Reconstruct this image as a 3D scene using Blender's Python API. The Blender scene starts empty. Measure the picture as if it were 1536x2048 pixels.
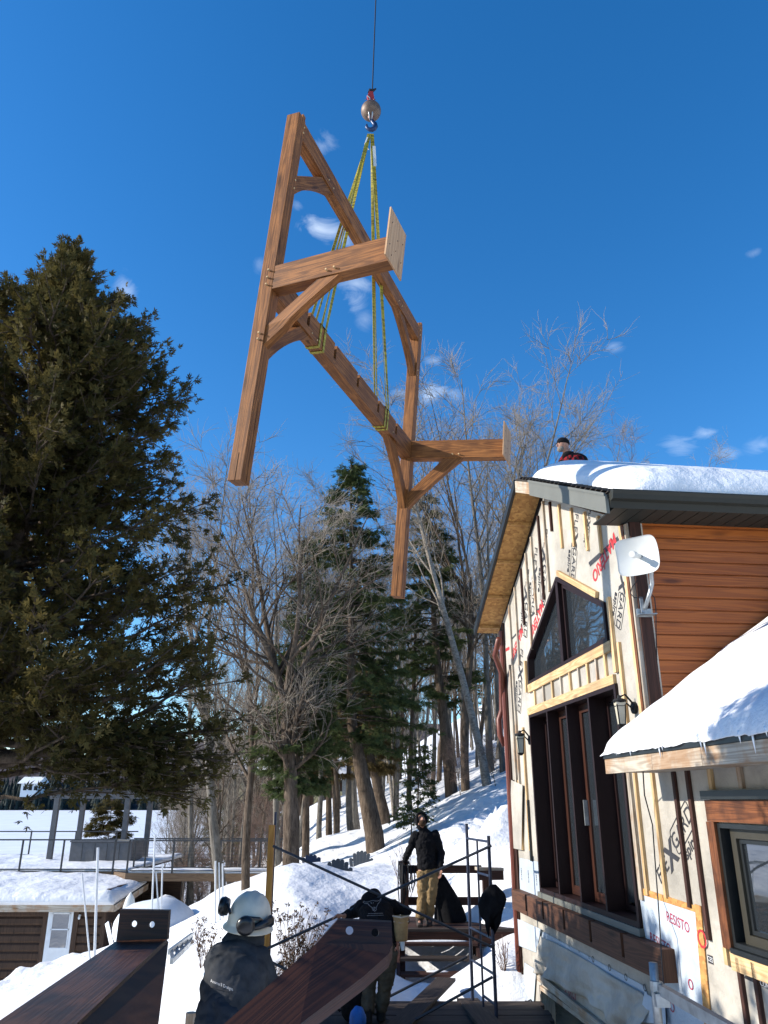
import bpy, bmesh, math, random
import numpy as np
from mathutils import Vector, Matrix, Euler
R = math.radians
random.seed(7)
scn = bpy.context.scene
C = scn.collection
# ------------------------------------------------------------------ camera model
F = 1539.0
TH = math.atan(576.0 / F)
CP, SP = math.cos(TH), math.sin(TH)

def ratio(u, v):
    a = (u - 768) / F; b = (1024 - v) / F
    d = CP - b * SP
    return a / d, (SP + b * CP) / d

def P(u, v, y):
    """world point at distance y ahead for a place in the picture"""
    a, b = ratio(u, v)
    return Vector((a * y, y, b * y))

def rnd(a, b): return random.uniform(a, b)
# ------------------------------------------------------------------ mesh builder
class MB:
    def __init__(s):
        s.v = []; s.f = []; s.uv = []; s.m = []
    def face(s, pts, uvs=None, mat=0):
        i = len(s.v); s.v.extend([tuple(p) for p in pts])
        s.f.append(tuple(range(i, i + len(pts))))
        s.uv.append(uvs if uvs else [(0, 0)] * len(pts)); s.m.append(mat)
    def idx(s, verts, faces, uvs=None, mat=0):
        i = len(s.v); s.v.extend([tuple(p) for p in verts])
        for k, f in enumerate(faces):
            s.f.append(tuple(j + i for j in f))
            s.uv.append(uvs[k] if uvs else [(verts[j][0], verts[j][2]) for j in f]); s.m.append(mat)
    def hexa(s, p, mat=0, off=None, L=None):
        """8 corners: bottom ring 0-3, top ring 4-7; the long axis runs from ring 0-3 to ring 4-7"""
        p = [Vector(q) for q in p]
        o = off if off is not None else rnd(0, 50)
        ln = (p[4] - p[0]).length if L is None else L
        per = 0; i0 = len(s.v); s.v.extend([tuple(q) for q in p])
        for k in range(4):
            a, b = k, (k + 1) % 4
            w = (p[b] - p[a]).length
            s.f.append((i0 + a, i0 + b, i0 + b + 4, i0 + a + 4))
            s.uv.append([(o, per + o), (o, per + w + o), (o + ln, per + w + o), (o + ln, per + o)]); s.m.append(mat)
            per += w + .137
        w1 = (p[1] - p[0]).length; w2 = (p[3] - p[0]).length
        for ring in ((3, 2, 1, 0), (4, 5, 6, 7)):
            s.f.append(tuple(i0 + k for k in ring))
            s.uv.append([(o * .3 + .15 * a, o + b) for a, b in ((0, w2), (w1, w2), (w1, 0), (0, 0))]); s.m.append(mat)
    def box(s, lo, hi, mat=0, axis=None):
        (x0, y0, z0), (x1, y1, z1) = lo, hi
        d = (x1 - x0, y1 - y0, z1 - z0)
        ax = axis if axis is not None else d.index(max(d))
        if ax == 2: p = [(x0, y0, z0), (x1, y0, z0), (x1, y1, z0), (x0, y1, z0), (x0, y0, z1), (x1, y0, z1), (x1, y1, z1), (x0, y1, z1)]
        elif ax == 0: p = [(x0, y0, z0), (x0, y1, z0), (x0, y1, z1), (x0, y0, z1), (x1, y0, z0), (x1, y1, z0), (x1, y1, z1), (x1, y0, z1)]
        else: p = [(x0, y0, z0), (x0, y0, z1), (x1, y0, z1), (x1, y0, z0), (x0, y1, z0), (x0, y1, z1), (x1, y1, z1), (x1, y1, z0)]
        s.hexa(p, mat)
    def beam(s, a, b, w, h, up=(0, 0, 1), mat=0):
        a = Vector(a); b = Vector(b); d = (b - a).normalized(); up = Vector(up)
        if abs(d.dot(up)) > .98: up = Vector((0, 1, 0))
        x = d.cross(up).normalized(); z = x.cross(d).normalized()
        c = [(-1, -1), (1, -1), (1, 1), (-1, 1)]
        s.hexa([a + x * w / 2 * i + z * h / 2 * j for i, j in c] + [b + x * w / 2 * i + z * h / 2 * j for i, j in c], mat)
    def tube(s, pts, rad, n=8, mat=0, cap=True):
        pts = [Vector(p) for p in pts]
        if not hasattr(rad, '__len__'): rad = [rad] * len(pts)
        i0 = len(s.v); prev = None; L = 0
        for k, p in enumerate(pts):
            d = (pts[min(k + 1, len(pts) - 1)] - pts[max(k - 1, 0)]).normalized()
            if prev is None:
                prev = d.orthogonal().normalized()
            prev = (prev - d * prev.dot(d)).normalized(); q = d.cross(prev)
            for j in range(n):
                t = 2 * math.pi * j / n
                s.v.append(tuple(p + (prev * math.cos(t) + q * math.sin(t)) * rad[k]))
        for k in range(len(pts) - 1):
            dl = (pts[k + 1] - pts[k]).length
            for j in range(n):
                a = i0 + k * n + j; b = i0 + k * n + (j + 1) % n
                s.f.append((a, b, b + n, a + n)); r_ = rad[k] * 6.28 / n
                s.uv.append([(L, j * r_), (L, (j + 1) * r_), (L + dl, (j + 1) * r_), (L + dl, j * r_)]); s.m.append(mat)
            L += dl
        if cap:
            s.f.append(tuple(i0 + j for j in range(n))[::-1]); s.uv.append([(0, 0)] * n); s.m.append(mat)
            e = i0 + (len(pts) - 1) * n
            s.f.append(tuple(e + j for j in range(n))); s.uv.append([(0, 0)] * n); s.m.append(mat)
    def prism(s, poly, off, mat=0, uvf=None):
        """extrude a planar polygon (3d points) by vector off"""
        poly = [Vector(p) for p in poly]; off = Vector(off); n = len(poly)
        o = rnd(0, 40)
        ax = (poly[1] - poly[0]).normalized(); nrm = off.normalized(); ay = nrm.cross(ax)
        if uvf: uv = [uvf(p) for p in poly]
        else: uv = [((p - poly[0]).dot(ax) + o, (p - poly[0]).dot(ay) + o) for p in poly]
        i0 = len(s.v); s.v.extend([tuple(p) for p in poly] + [tuple(p + off) for p in poly])
        s.f.append(tuple(range(i0, i0 + n))[::-1]); s.uv.append(uv[::-1]); s.m.append(mat)
        s.f.append(tuple(range(i0 + n, i0 + 2 * n))); s.uv.append([(a + .3, b + .41) for a, b in uv]); s.m.append(mat)
        per = 0; t = off.length
        for k in range(n):
            j = (k + 1) % n; w = (poly[j] - poly[k]).length
            s.f.append((i0 + k, i0 + j, i0 + j + n, i0 + k + n))
            s.uv.append([(o + per, o), (o + per + w, o), (o + per + w, o + t), (o + per, o + t)]); s.m.append(mat)
            per += w
    def sphere(s, c, r, nu=16, nv=10, mat=0, fn=None):
        c = Vector(c)
        if not hasattr(r, '__len__'): r = (r, r, r)
        V = []
        for i in range(nv + 1):
            ph = math.pi * i / nv
            for j in range(nu):
                t = 2 * math.pi * j / nu
                p = Vector((math.sin(ph) * math.cos(t), math.sin(ph) * math.sin(t), math.cos(ph)))
                if fn: p = fn(p)
                V.append((c.x + p.x * r[0], c.y + p.y * r[1], c.z + p.z * r[2]))
        Fc = []
        for i in range(nv):
            for j in range(nu):
                a = i * nu + j; b = i * nu + (j + 1) % nu
                Fc.append((a, a + nu, b + nu, b))
        s.idx(V, Fc, mat=mat)
    def build(s, name, mats, parent=None, smooth=False, bevel=0, world=True, weld=False):
        me = bpy.data.meshes.new(name)
        v = s.v
        if parent is not None and world:
            L = origin_of(parent)
            v = [(a - L[0], b - L[1], c - L[2]) for a, b, c in v]
        me.from_pydata(v, [], s.f)
        uvl = me.uv_layers.new(name='UVMap')
        flat = [c for f in s.uv for uv in f for c in uv]
        uvl.data.foreach_set('uv', flat)
        if not isinstance(mats, (list, tuple)): mats = [mats]
        for m in mats: me.materials.append(m)
        me.polygons.foreach_set('material_index', s.m)
        me.validate()
        if weld or bevel:
            bm = bmesh.new(); bm.from_mesh(me); bmesh.ops.remove_doubles(bm, verts=bm.verts, dist=1e-5)
            bm.to_mesh(me); bm.free()
        if smooth: me.polygons.foreach_set('use_smooth', [True] * len(me.polygons))
        o = bpy.data.objects.new(name, me); C.objects.link(o)
        if parent is not None: o.parent = parent
        if bevel:
            md = o.modifiers.new('Bevel', 'BEVEL'); md.width = bevel; md.segments = 2; md.limit_method = 'ANGLE'; md.angle_limit = R(40)
            md.harden_normals = False
        me.update()
        return o

def origin_of(o):
    L = Vector((0, 0, 0))
    while o is not None:
        L += o.location; o = o.parent
    return L

def tag(o, label=None, cat=None, group=None, kind=None):
    if label: o['label'] = label
    if cat: o['category'] = cat
    if group: o['group'] = group
    if kind: o['kind'] = kind
    return o

def thing(name, label, cat, loc=(0, 0, 0), group=None):
    o = bpy.data.objects.new(name, None); o.empty_display_size = .2
    C.objects.link(o); o.location = loc
    return tag(o, label, cat, group)

def copy_tree(o, parent=None):
    c = o.copy(); C.objects.link(c)
    if parent is not None: c.parent = parent
    for ch in [x for x in KIDS.get(o.name, [])]: copy_tree(ch, c)
    return c
KIDS = {}
def note(root):
    for ch in root.children:
        KIDS.setdefault(root.name, []).append(ch); note(ch)

# ------------------------------------------------------------------ materials
MATS = {}
class NT:
    def __init__(s, name):
        m = bpy.data.materials.new(name); m.use_nodes = True; s.mat = m; MATS[name] = m
        s.n = m.node_tree.nodes; s.l = m.node_tree.links; s.b = s.n['Principled BSDF']
    def new(s, t, **k):
        x = s.n.new(t)
        for a, b in k.items():
            if a in x.inputs: 
                x.inputs[a].default_value = b
            else: setattr(x, a, b)
        return x
    def link(s, a, b): s.l.new(a, b)
    def coord(s, kind='Object', scale=(1, 1, 1), rot=(0, 0, 0)):
        t = s.n.new('ShaderNodeTexCoord'); mp = s.n.new('ShaderNodeMapping')
        mp.inputs['Scale'].default_value = scale; mp.inputs['Rotation'].default_value = rot
        s.link(t.outputs[kind], mp.inputs['Vector']); return mp.outputs['Vector']
    def noise(s, vec, scale, detail=4, rough=.55, dist=0):
        x = s.n.new('ShaderNodeTexNoise'); x.inputs['Scale'].default_value = scale; x.inputs['Detail'].default_value = detail
        x.inputs['Roughness'].default_value = rough; x.inputs['Distortion'].default_value = dist
        s.link(vec, x.inputs['Vector']); return x.outputs['Fac']
    def ramp(s, fac, stops):
        x = s.n.new('ShaderNodeValToRGB'); e = x.color_ramp.elements
        while len(e) < len(stops): e.new(.5)
        for k, (p, c) in enumerate(stops):
            e[k].position = p; e[k].color = tuple(c) + (1,) if len(c) == 3 else c
        s.link(fac, x.inputs['Fac']); return x.outputs['Color']
    def mix(s, fac, a, b, mode='MIX'):
        x = s.n.new('ShaderNodeMix'); x.data_type = 'RGBA'; x.blend_type = mode
        for sock, val in ((x.inputs[0], fac), (x.inputs[6], a), (x.inputs[7], b)):
            if hasattr(val, 'is_linked') or hasattr(val, 'links'): s.link(val, sock)
            elif hasattr(val, '__len__'): sock.default_value = tuple(val) + (1,) if len(val) == 3 else val
            else: sock.default_value = val
        return x.outputs[2]
    def math(s, op, a, b=0.0):
        x = s.n.new('ShaderNodeMath'); x.operation = op
        for sock, val in ((x.inputs[0], a), (x.inputs[1], b)):
            if hasattr(val, 'links'): s.link(val, sock)
            else: sock.default_value = val
        return x.outputs[0]
    def bump(s, h, strength=.3, dist=.01):
        x = s.n.new('ShaderNodeBump'); x.inputs['Strength'].default_value = strength; x.inputs['Distance'].default_value = dist
        s.link(h, x.inputs['Height']); s.link(x.outputs['Normal'], s.b.inputs['Normal'])
    def set(s, color=None, rough=None, metal=None, spec=None):
        if color is not None:
            if hasattr(color, 'links'): s.link(color, s.b.inputs['Base Color'])
            else: s.b.inputs['Base Color'].default_value = tuple(color) + (1,)
        if rough is not None:
            if hasattr(rough, 'links'): s.link(rough, s.b.inputs['Roughness'])
            else: s.b.inputs['Roughness'].default_value = rough
        if metal is not None: s.b.inputs['Metallic'].default_value = metal
        if spec is not None: s.b.inputs['Specular IOR Level'].default_value = spec
        return s.mat

def wood(name, dark, light, rough=.6, grain=1.0, knots=True, knotcol=None, spec=.3, stain=None):
    """plank wood following UV: U runs along the board in metres, V across it"""
    t = NT(name)
    v1 = t.coord('UV', (.30 * grain, 7 * grain, 1)); n1 = t.noise(v1, 1.3, 3, .5, .9)
    wv = t.math('SINE', t.math('MULTIPLY', n1, 62.0))
    wv = t.math('ADD', t.math('MULTIPLY', wv, .5), .5)
    v2 = t.coord('UV', (1.6, 120, 1)); n2 = t.noise(v2, 1.0, 4, .6)
    v3 = t.coord('UV', (.9, 1.7, 1)); n3 = t.noise(v3, 1.0, 3, .6)
    f = t.math('ADD', t.math('MULTIPLY', wv, .34), t.math('ADD', t.math('MULTIPLY', n2, .42), t.math('MULTIPLY', n3, .3)))
    col = t.ramp(f, [(.22, dark), (.78, light)])
    h = f
    if knots:
        vo = t.n.new('ShaderNodeTexVoronoi'); vo.inputs['Scale'].default_value = 1.0
        t.link(t.coord('UV', (1.3, 5.5, 1)), vo.inputs['Vector'])
        kf = t.ramp(vo.outputs['Distance'], [(.07, (1, 1, 1)), (.19, (0, 0, 0))])
        kc = knotcol or tuple(c * .35 for c in dark)
        col = t.mix(t.math('MULTIPLY', kf, .8), col, kc)
    if stain:
        sf = t.ramp(t.noise(t.coord('Object', (1.3, 1.3, 1.3)), 2.2, 5, .65), [(.45, (0, 0, 0)), (.62, (1, 1, 1))])
        col = t.mix(t.math('MULTIPLY', sf, stain[1]), col, stain[0])
    oi = t.n.new('ShaderNodeObjectInfo'); rv = t.math('ADD', t.math('MULTIPLY', oi.outputs['Random'], .34), .80); col = t.mix(1.0, col, rv, 'MULTIPLY')
    t.bump(h, .35, .004)
    return t.set(col, rough, spec=spec)

def plain(name, color, rough=.6, metal=0, spec=.4, var=.15, scale=6, bump=.1):
    t = NT(name)
    n = t.noise(t.coord('Object'), scale, 5, .6)
    a = tuple(c * (1 - var) for c in color); b = tuple(min(1, c * (1 + var)) for c in color)
    col = t.ramp(n, [(.3, a), (.7, b)])
    if bump: t.bump(n, bump, .01)
    return t.set(col, rough, metal, spec)

M = {}
M['timber'] = wood('stained_timber', (.070, .023, .007), (.33, .132, .038), .62, spec=.2, stain=((.10, .04, .015), .45))
M['timber_dark'] = wood('oiled_dark_timber', (.016, .0055, .003), (.062, .020, .0085), .5, spec=.4)
M['timber_brown'] = wood('brown_oiled_timber', (.028, .010, .005), (.105, .040, .017), .5, spec=.3, stain=((.02, .008, .005), .7))
M['ledger'] = wood('ledger_timber', (.055, .024, .013), (.135, .058, .03), .65)
M['siding'] = wood('orange_siding_wood', (.25, .060, .008), (.47, .13, .019), .45, grain=.8, spec=.4)
M['trim_brown'] = wood('brown_trim_wood', (.018, .007, .005), (.05, .018, .011), .5, spec=.2)
M['cedar_trim'] = wood('cedar_trim_wood', (.07, .022, .009), (.24, .085, .03), .55, stain=((.03, .012, .008), .6))
M['pine'] = wood('new_pine', (.42, .25, .105), (.72, .51, .27), .7, knotcol=(.16, .08, .03), stain=((.20, .15, .10), .35))
M['pine_grey'] = wood('weathered_board', (.24, .20, .155), (.52, .46, .37), .8, knotcol=(.1, .07, .05), stain=((.30, .14, .045), .6))
M['deck'] = wood('old_deck_wood', (.018, .013, .011), (.062, .046, .038), .75, knots=False)
M['redwood'] = wood('red_stained_wood', (.020, .009, .006), (.066, .026, .018), .7, knots=False)
M['log'] = wood('dark_log_wood', (.026, .015, .010), (.078, .044, .027), .7)
M['pole_wood'] = wood('amber_post_wood', (.28, .12, .02), (.46, .23, .05), .6)
M['ply'] = wood('plywood', (.38, .20, .09), (.60, .37, .20), .65, grain=.7)
def osb():
    t = NT('osb_board')
    vo = t.n.new('ShaderNodeTexVoronoi'); vo.inputs['Scale'].default_value = 22; vo.inputs['Randomness'].default_value = 1
    t.link(t.coord('Object', (1, 1, 1.6)), vo.inputs['Vector'])
    c = t.ramp(vo.outputs['Color'], [(0.1, (.34, .15, .04)), (.9, (.60, .33, .10))])
    n = t.ramp(t.noise(t.coord('Object'), 2, 4), [(.55, (0, 0, 0)), (.75, (1, 1, 1))])
    c = t.mix(t.math('MULTIPLY', n, .5), c, (.16, .08, .03))
    t.bump(vo.outputs['Distance'], .3, .005)
    return t.set(c, .7)
M['osb'] = osb()
def snow(name, grain=.35, scale=1.0, big=.25):
    t = NT(name)
    v = t.coord('Object')
    n1 = t.noise(v, 3.2 * scale, 6, .55); n2 = t.noise(v, 38 * scale, 3, .6); n3 = t.noise(v, .5 * scale, 4, .5)
    h = t.math('ADD', t.math('MULTIPLY', n1, big), t.math('ADD', t.math('MULTIPLY', n2, .04), n3))
    c = t.ramp(n1, [(.3, (.68, .69, .72)), (.65, (.78, .79, .80))])
    t.bump(h, grain, .25)
    t.b.inputs['Subsurface Weight'].default_value = 0
    return t.set(c, .55, spec=.25)
M['snow'] = snow('snow')
M['snow_roof'] = snow('roof_snow_surface', .5, 1.4, .4)
M['snow_ground'] = snow('ground_snow', .5, 1.0, .6)
def wrap(name, base, dirt):
    t = NT(name)
    v = t.coord('Object')
    n = t.noise(v, 1.1, 6, .62); n2 = t.noise(v, 9, 4, .6, .8)
    c = t.ramp(n, [(.35, dirt), (.6, base)])
    c = t.mix(t.math('MULTIPLY', t.ramp(n2, [(.5, (0, 0, 0)), (.7, (1, 1, 1))]), .22), c, dirt)
    t.bump(t.math('ADD', n2, n), .45, .03)
    return t.set(c, .6, spec=.3)
M['wrap'] = wrap('house_wrap', (.455, .42, .36), (.27, .25, .215))
M['membrane'] = wrap('blue_white_membrane', (.46, .52, .58), (.36, .41, .46))
M['print_black'] = plain('black_print', (.03, .03, .035), .6, var=.3)
M['print_red'] = plain('red_print', (.45, .03, .035), .6, var=.2)
M['print_dkred'] = plain('dark_red_print', (.30, .03, .06), .6, var=.2)
M['print_white'] = plain('pale_print', (.6, .6, .6), .7, var=.1)
M['metal_dark'] = plain('dark_green_metal', (.020, .021, .017), .6, .0, .3, .1)
M['metal_grey'] = plain('grey_green_flashing', (.125, .128, .112), .6, .0, .4, .08, 3)
M['black_trim'] = plain('black_trim', (.011, .013, .014), .4, 0, .5)
M['frame_dark'] = plain('burgundy_window_frame', (.014, .005, .005), .5, 0, .25, .15)
M['frame_bronze'] = plain('bronze_window_frame', (.045, .04, .028), .4, .2, .5, .08)
M['void'] = plain('dark_interior', (.006, .005, .005), .9, 0, .1)
M['galv'] = plain('galvanised_steel', (.33, .35, .36), .42, .7, .5, .3, 12, .2)
M['scaf'] = plain('dark_blue_scaffold_paint', (.022, .028, .055), .45, .3, .5, .4, 10)
M['brace'] = plain('scaffold_brace_steel', (.04, .043, .05), .5, .4, .5, .3)
M['black'] = plain('matte_black', (.010, .011, .013), .7, 0, .3)
M['black_cloth'] = plain('black_fleece', (.0085, .0085, .010), .92, 0, .12, .35, 14, .5)
M['grey_cloth'] = plain('charcoal_fleece', (.042, .045, .050), .92, 0, .12, .3, 14, .5)
M['tan_cloth'] = plain('tan_canvas', (.20, .135, .065), .9, 0, .12, .3, 9, .6)
M['olive_cloth'] = plain('dusty_brown_canvas', (.066, .056, .042), .9, 0, .12, .3, 9, .6)
M['denim'] = plain('blue_denim', (.030, .036, .046), .9, 0, .12, .3, 12, .5)
M['skin'] = plain('skin', (.36, .185, .125), .55, 0, .35, .12, 20, .1)
M['beard'] = plain('beard_hair', (.06, .035, .02), .9, 0, .1, .4, 60, .6)
M['beard_grey'] = plain('grey_beard_hair', (.19, .165, .14), .9, 0, .1, .3, 60, .6)
M['helmet'] = plain('cream_helmet_plastic', (.56, .53, .45), .38, 0, .5, .12, 9, .1)
M['muff'] = plain('black_earmuff_plastic', (.014, .014, .016), .28, 0, .5)
M['white_plastic'] = plain('white_plastic', (.54, .55, .53), .4, 0, .4, .04)
M['white_paint'] = plain('white_paint', (.66, .70, .74), .5, 0, .4, .06)
M['print_grey'] = plain('grey_print', (.20, .20, .21), .8, var=.1)
M['pole_white'] = plain('dull_white_pole', (.50, .52, .54), .5, var=.15)
M['grey_tub'] = plain('grey_panel', (.115, .115, .12), .6, 0, .3, .15)
M['rail'] = plain('charcoal_railing', (.035, .035, .038), .45, .2, .5, .1)
M['red_paint'] = plain('red_socket_paint', (.32, .03, .025), .45, .2, .5, .25)
M['ball_steel'] = plain('worn_brown_steel', (.12, .078, .052), .55, .2, .5, .45, 14, .3)
M['blue_hook'] = plain('blue_hook_paint', (.008, .028, .085), .4, .2, .5, .2)
M['cable'] = plain('cable_steel', (.012, .014, .02), .6, .3)
M['rust'] = plain('rust_brown_downspout', (.14, .035, .02), .45, .1, .5, .15)
M['leather'] = plain('tan_leather', (.32, .20, .09), .7, 0, .3, .3, 10, .3)
M['blue_cloth'] = plain('blue_nylon', (.01, .09, .33), .6, 0, .3, .3, 8, .5)
M['lamp_glass'] = plain('frosted_lamp_glass', (.50, .47, .36), .3, 0, .5, .1)
def bark(name, a, b, sc=(16, 16, 3.2)):
    t = NT(name); n = t.noise(t.coord('Object', sc), 1.0, 6, .7, .8); n2 = t.noise(t.coord('Object'), 1.4, 4, .6)
    c = t.ramp(t.math('ADD', t.math('MULTIPLY', n, .7), t.math('MULTIPLY', n2, .3)), [(.36, a), (.62, b)]); t.bump(n, 1.0, .05); return t.set(c, .92, spec=.1)
M['grey_bark'] = bark('grey_bark', (.06, .052, .043), (.24, .215, .18))
M['brown_bark'] = bark('brown_bark', (.035, .025, .018), (.16, .12, .088))
M['pale_bark'] = bark('pale_bark', (.10, .085, .07), (.36, .32, .27), (9, 9, 16))
M['twig'] = plain('grey_twig', (.27, .228, .18), .9, 0, .1, .25, 2, 0)
M['red_twig'] = plain('reddish_twig', (.19, .13, .105), .9, 0, .1, .3, 2, 0)
M['plaid'] = None
def plaid():
    t = NT('red_plaid_wool')
    w = t.n.new('ShaderNodeTexChecker'); w.inputs['Scale'].default_value = 16
    w.inputs['Color1'].default_value = (.17, .012, .016, 1); w.inputs['Color2'].default_value = (.012, .01, .012, 1)
    t.link(t.coord('Object', (1, 1, 1.0)), w.inputs['Vector'])
    return t.set(w.outputs['Color'], .9, spec=.1)
M['plaid'] = plaid()
def webbing():
    t = NT('yellow_webbing')
    n = t.math('SINE', t.math('MULTIPLY', t.noise(t.coord('UV', (1, 1, 1)), 30, 1), 30))
    c = t.ramp(t.noise(t.coord('UV', (30, 4, 1)), 1, 2), [(.35, (.13, .10, .012)), (.6, (.36, .30, .03))])
    return t.set(c, .6, spec=.3)
M['web'] = webbing()
def leaf(name, a, b, tr=.25):
    t = NT(name)
    oi = t.n.new('ShaderNodeObjectInfo')
    n = t.noise(t.coord('Object'), 1.3, 4, .7)
    n2 = t.noise(t.coord('Object'), 14, 2, .7)
    c = t.ramp(t.math('ADD', t.math('MULTIPLY', n, .6), t.math('MULTIPLY', n2, .4)), [(.36, a), (.62, b)])
    t.set(c, .7, spec=.12)
    tl = t.n.new('ShaderNodeBsdfTranslucent'); t.link(c, tl.inputs['Color'])
    ms = t.n.new('ShaderNodeMixShader'); ms.inputs[0].default_value = tr
    t.link(t.b.outputs[0], ms.inputs[1]); t.link(tl.outputs[0], ms.inputs[2])
    t.link(ms.outputs[0], t.n['Material Output'].inputs['Surface'])
    return t.mat
M['cedar_leaf'] = leaf('cedar_foliage', (.034, .036, .011), (.125, .095, .030), .35)
M['hemlock_leaf'] = leaf('hemlock_foliage', (.030, .045, .016), (.10, .125, .045), .3)
M['brown_leaf'] = leaf('dry_cedar_foliage', (.085, .060, .025), (.17, .125, .05), .3)
M['dry_leaf'] = leaf('dry_seed_heads', (.05, .035, .02), (.16, .10, .06), .2)
def glass(name, tint=(.02, .025, .03), rough=.02, spec=.9):
    t = NT(name)
    n = t.noise(t.coord('Object'), .9, 2, .5)
    t.bump(n, .06, .15); t.b.inputs['IOR'].default_value = 2.1
    return t.set(tint, rough, 0, spec)
M['glass'] = glass('dark_window_glass')
M['lake'] = snow('lake_snow', .12, .05, .2)
def hillmat(name, a, b, sc):
    t = NT(name)
    n = t.noise(t.coord('Object', (1, 1, .35)), sc, 7, .75)
    c = t.ramp(n, [(.38, a), (.58, b)])
    t.bump(n, 1, 6)
    return t.set(c, .95, spec=.05)
M['hill'] = hillmat('far_wooded_hill', (.045, .040, .045), (.13, .11, .11), .11)
M['farwood'] = leaf('far_conifers', (.012, .02, .022), (.03, .045, .04), .1)
# ------------------------------------------------------------------ camera, sun, sky
cam = bpy.data.cameras.new('camera'); camo = bpy.data.objects.new('camera', cam); C.objects.link(camo)
camo.rotation_euler = (math.pi / 2 + TH, 0, 0); cam.sensor_fit = 'VERTICAL'; cam.sensor_height = 24
cam.lens = F / 2048 * 24; cam.clip_start = .05; cam.clip_end = 6000; scn.camera = camo
SUN_EL = R(25); SUN_AZ = R(-3)          # the sun stands to the left, a touch beyond
sdir = Vector((-math.cos(SUN_EL) * math.cos(SUN_AZ), math.cos(SUN_EL) * math.sin(SUN_AZ), math.sin(SUN_EL)))
sl = bpy.data.lights.new('sun', 'SUN'); sl.energy = 4.7; sl.angle = R(.53); sl.color = (1.0, .93, .83)
so = bpy.data.objects.new('sun', sl); C.objects.link(so); so.rotation_euler = sdir.to_track_quat('Z', 'Y').to_euler()
w = bpy.data.worlds.new('World'); scn.world = w; w.use_nodes = True
wn = w.node_tree.nodes; wl = w.node_tree.links; bg = wn['Background']
sky = wn.new('ShaderNodeTexSky'); sky.sky_type = 'NISHITA'; sky.sun_disc = False
sky.sun_elevation = SUN_EL; sky.sun_rotation = R(-93); sky.altitude = 300; sky.air_density = 1.0; sky.dust_density = .2; sky.ozone_density = 3.0
tc = wn.new('ShaderNodeTexCoord')
def wmath(op, a, b=0.0, cl=False):
    x = wn.new('ShaderNodeMath'); x.operation = op; x.use_clamp = cl
    for sock, val in ((x.inputs[0], a), (x.inputs[1], b)):
        if hasattr(val, 'links'): wl.new(val, sock)
        else: sock.default_value = val
    return x.outputs[0]
# small fair-weather clouds: direction, angular size, strength
clouds = [((638, 455), .040, 1.0, .45), ((692, 480), .016, .6, .6), ((712, 568), .028, .75, .4), ((705, 600), .022, .8, .8), ((730, 640), .014, .4, 1), ((645, 292), .020, .6, .9),
          ((250, 580), .018, .7, 1.2), ((868, 722), .024, .75, .35), ((858, 778), .030, 1.0, .6), ((915, 790), .022, .55, .5), ((800, 788), .014, .4, 1), ((1226, 692), .018, .45, .4),
          ((1410, 868), .022, .6, .5), ((1365, 892), .030, .6, .5), ((1525, 890), .022, .6, .5), ((595, 410), .012, .35, .6), ((520, 530), .012, .35, 1), ((1510, 505), .012, .35, .5),
          ((1450, 910), .02, .4, .5)]
nz = wn.new('ShaderNodeTexNoise'); nz.inputs['Scale'].default_value = 17; nz.inputs['Detail'].default_value = 8; nz.inputs['Roughness'].default_value = .6; nz.inputs['Distortion'].default_value = .9
mpc = wn.new('ShaderNodeMapping'); mpc.inputs['Rotation'].default_value = (0, R(-25), 0); mpc.inputs['Scale'].default_value = (1, 1, 1.9); wl.new(tc.outputs['Generated'], mpc.inputs['Vector']); wl.new(mpc.outputs[0], nz.inputs['Vector'])
tot = None
for (cu, cv), sz, st, fl in clouds:
    a = (cu - 768) / F; b = (1024 - cv) / F
    d = Vector((a, CP - b * SP, SP + b * CP)).normalized()
    sb = wn.new('ShaderNodeVectorMath'); sb.operation = 'SUBTRACT'; wl.new(tc.outputs['Generated'], sb.inputs[0]); sb.inputs[1].default_value = d
    mu = wn.new('ShaderNodeVectorMath'); mu.operation = 'MULTIPLY'; wl.new(sb.outputs[0], mu.inputs[0]); mu.inputs[1].default_value = (1, 1, 1 / max(fl, .45) if fl < 1 else .8)
    ln = wn.new('ShaderNodeVectorMath'); ln.operation = 'LENGTH'; wl.new(mu.outputs[0], ln.inputs[0])
    g = wmath('SUBTRACT', 1.0, wmath('DIVIDE', ln.outputs['Value'], sz * 1.3), True)
    # noise must beat (1 - mask)
    e = wmath('MULTIPLY', wmath('SUBTRACT', wmath('ADD', nz.outputs['Fac'], wmath('MULTIPLY', g, .34)), .62), 2.6 * st, True)
    e = wmath('MULTIPLY', e, wmath('MULTIPLY', g, 1.6, True))
    tot = e if tot is None else wmath('MAXIMUM', tot, e)
mx = wn.new('ShaderNodeMix'); mx.data_type = 'RGBA'; wl.new(wmath('MULTIPLY', tot, .62), mx.inputs[0]); hsv = wn.new('ShaderNodeHueSaturation'); hsv.inputs['Saturation'].default_value = 1.32; hsv.inputs['Value'].default_value = 1.08; hsv.inputs['Hue'].default_value = .503; wl.new(sky.outputs[0], hsv.inputs['Color']); wl.new(hsv.outputs[0], mx.inputs[6]); mx.inputs[7].default_value = (5.2, 5.9, 6.8, 1)
wl.new(mx.outputs[2], bg.inputs['Color']); bg.inputs['Strength'].default_value = .135
vs = scn.view_settings; vs.view_transform = 'Standard'; vs.look = 'None'; vs.exposure = .7; vs.gamma = 1
scn.cycles.max_bounces = 6; scn.cycles.transparent_max_bounces = 12
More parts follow.
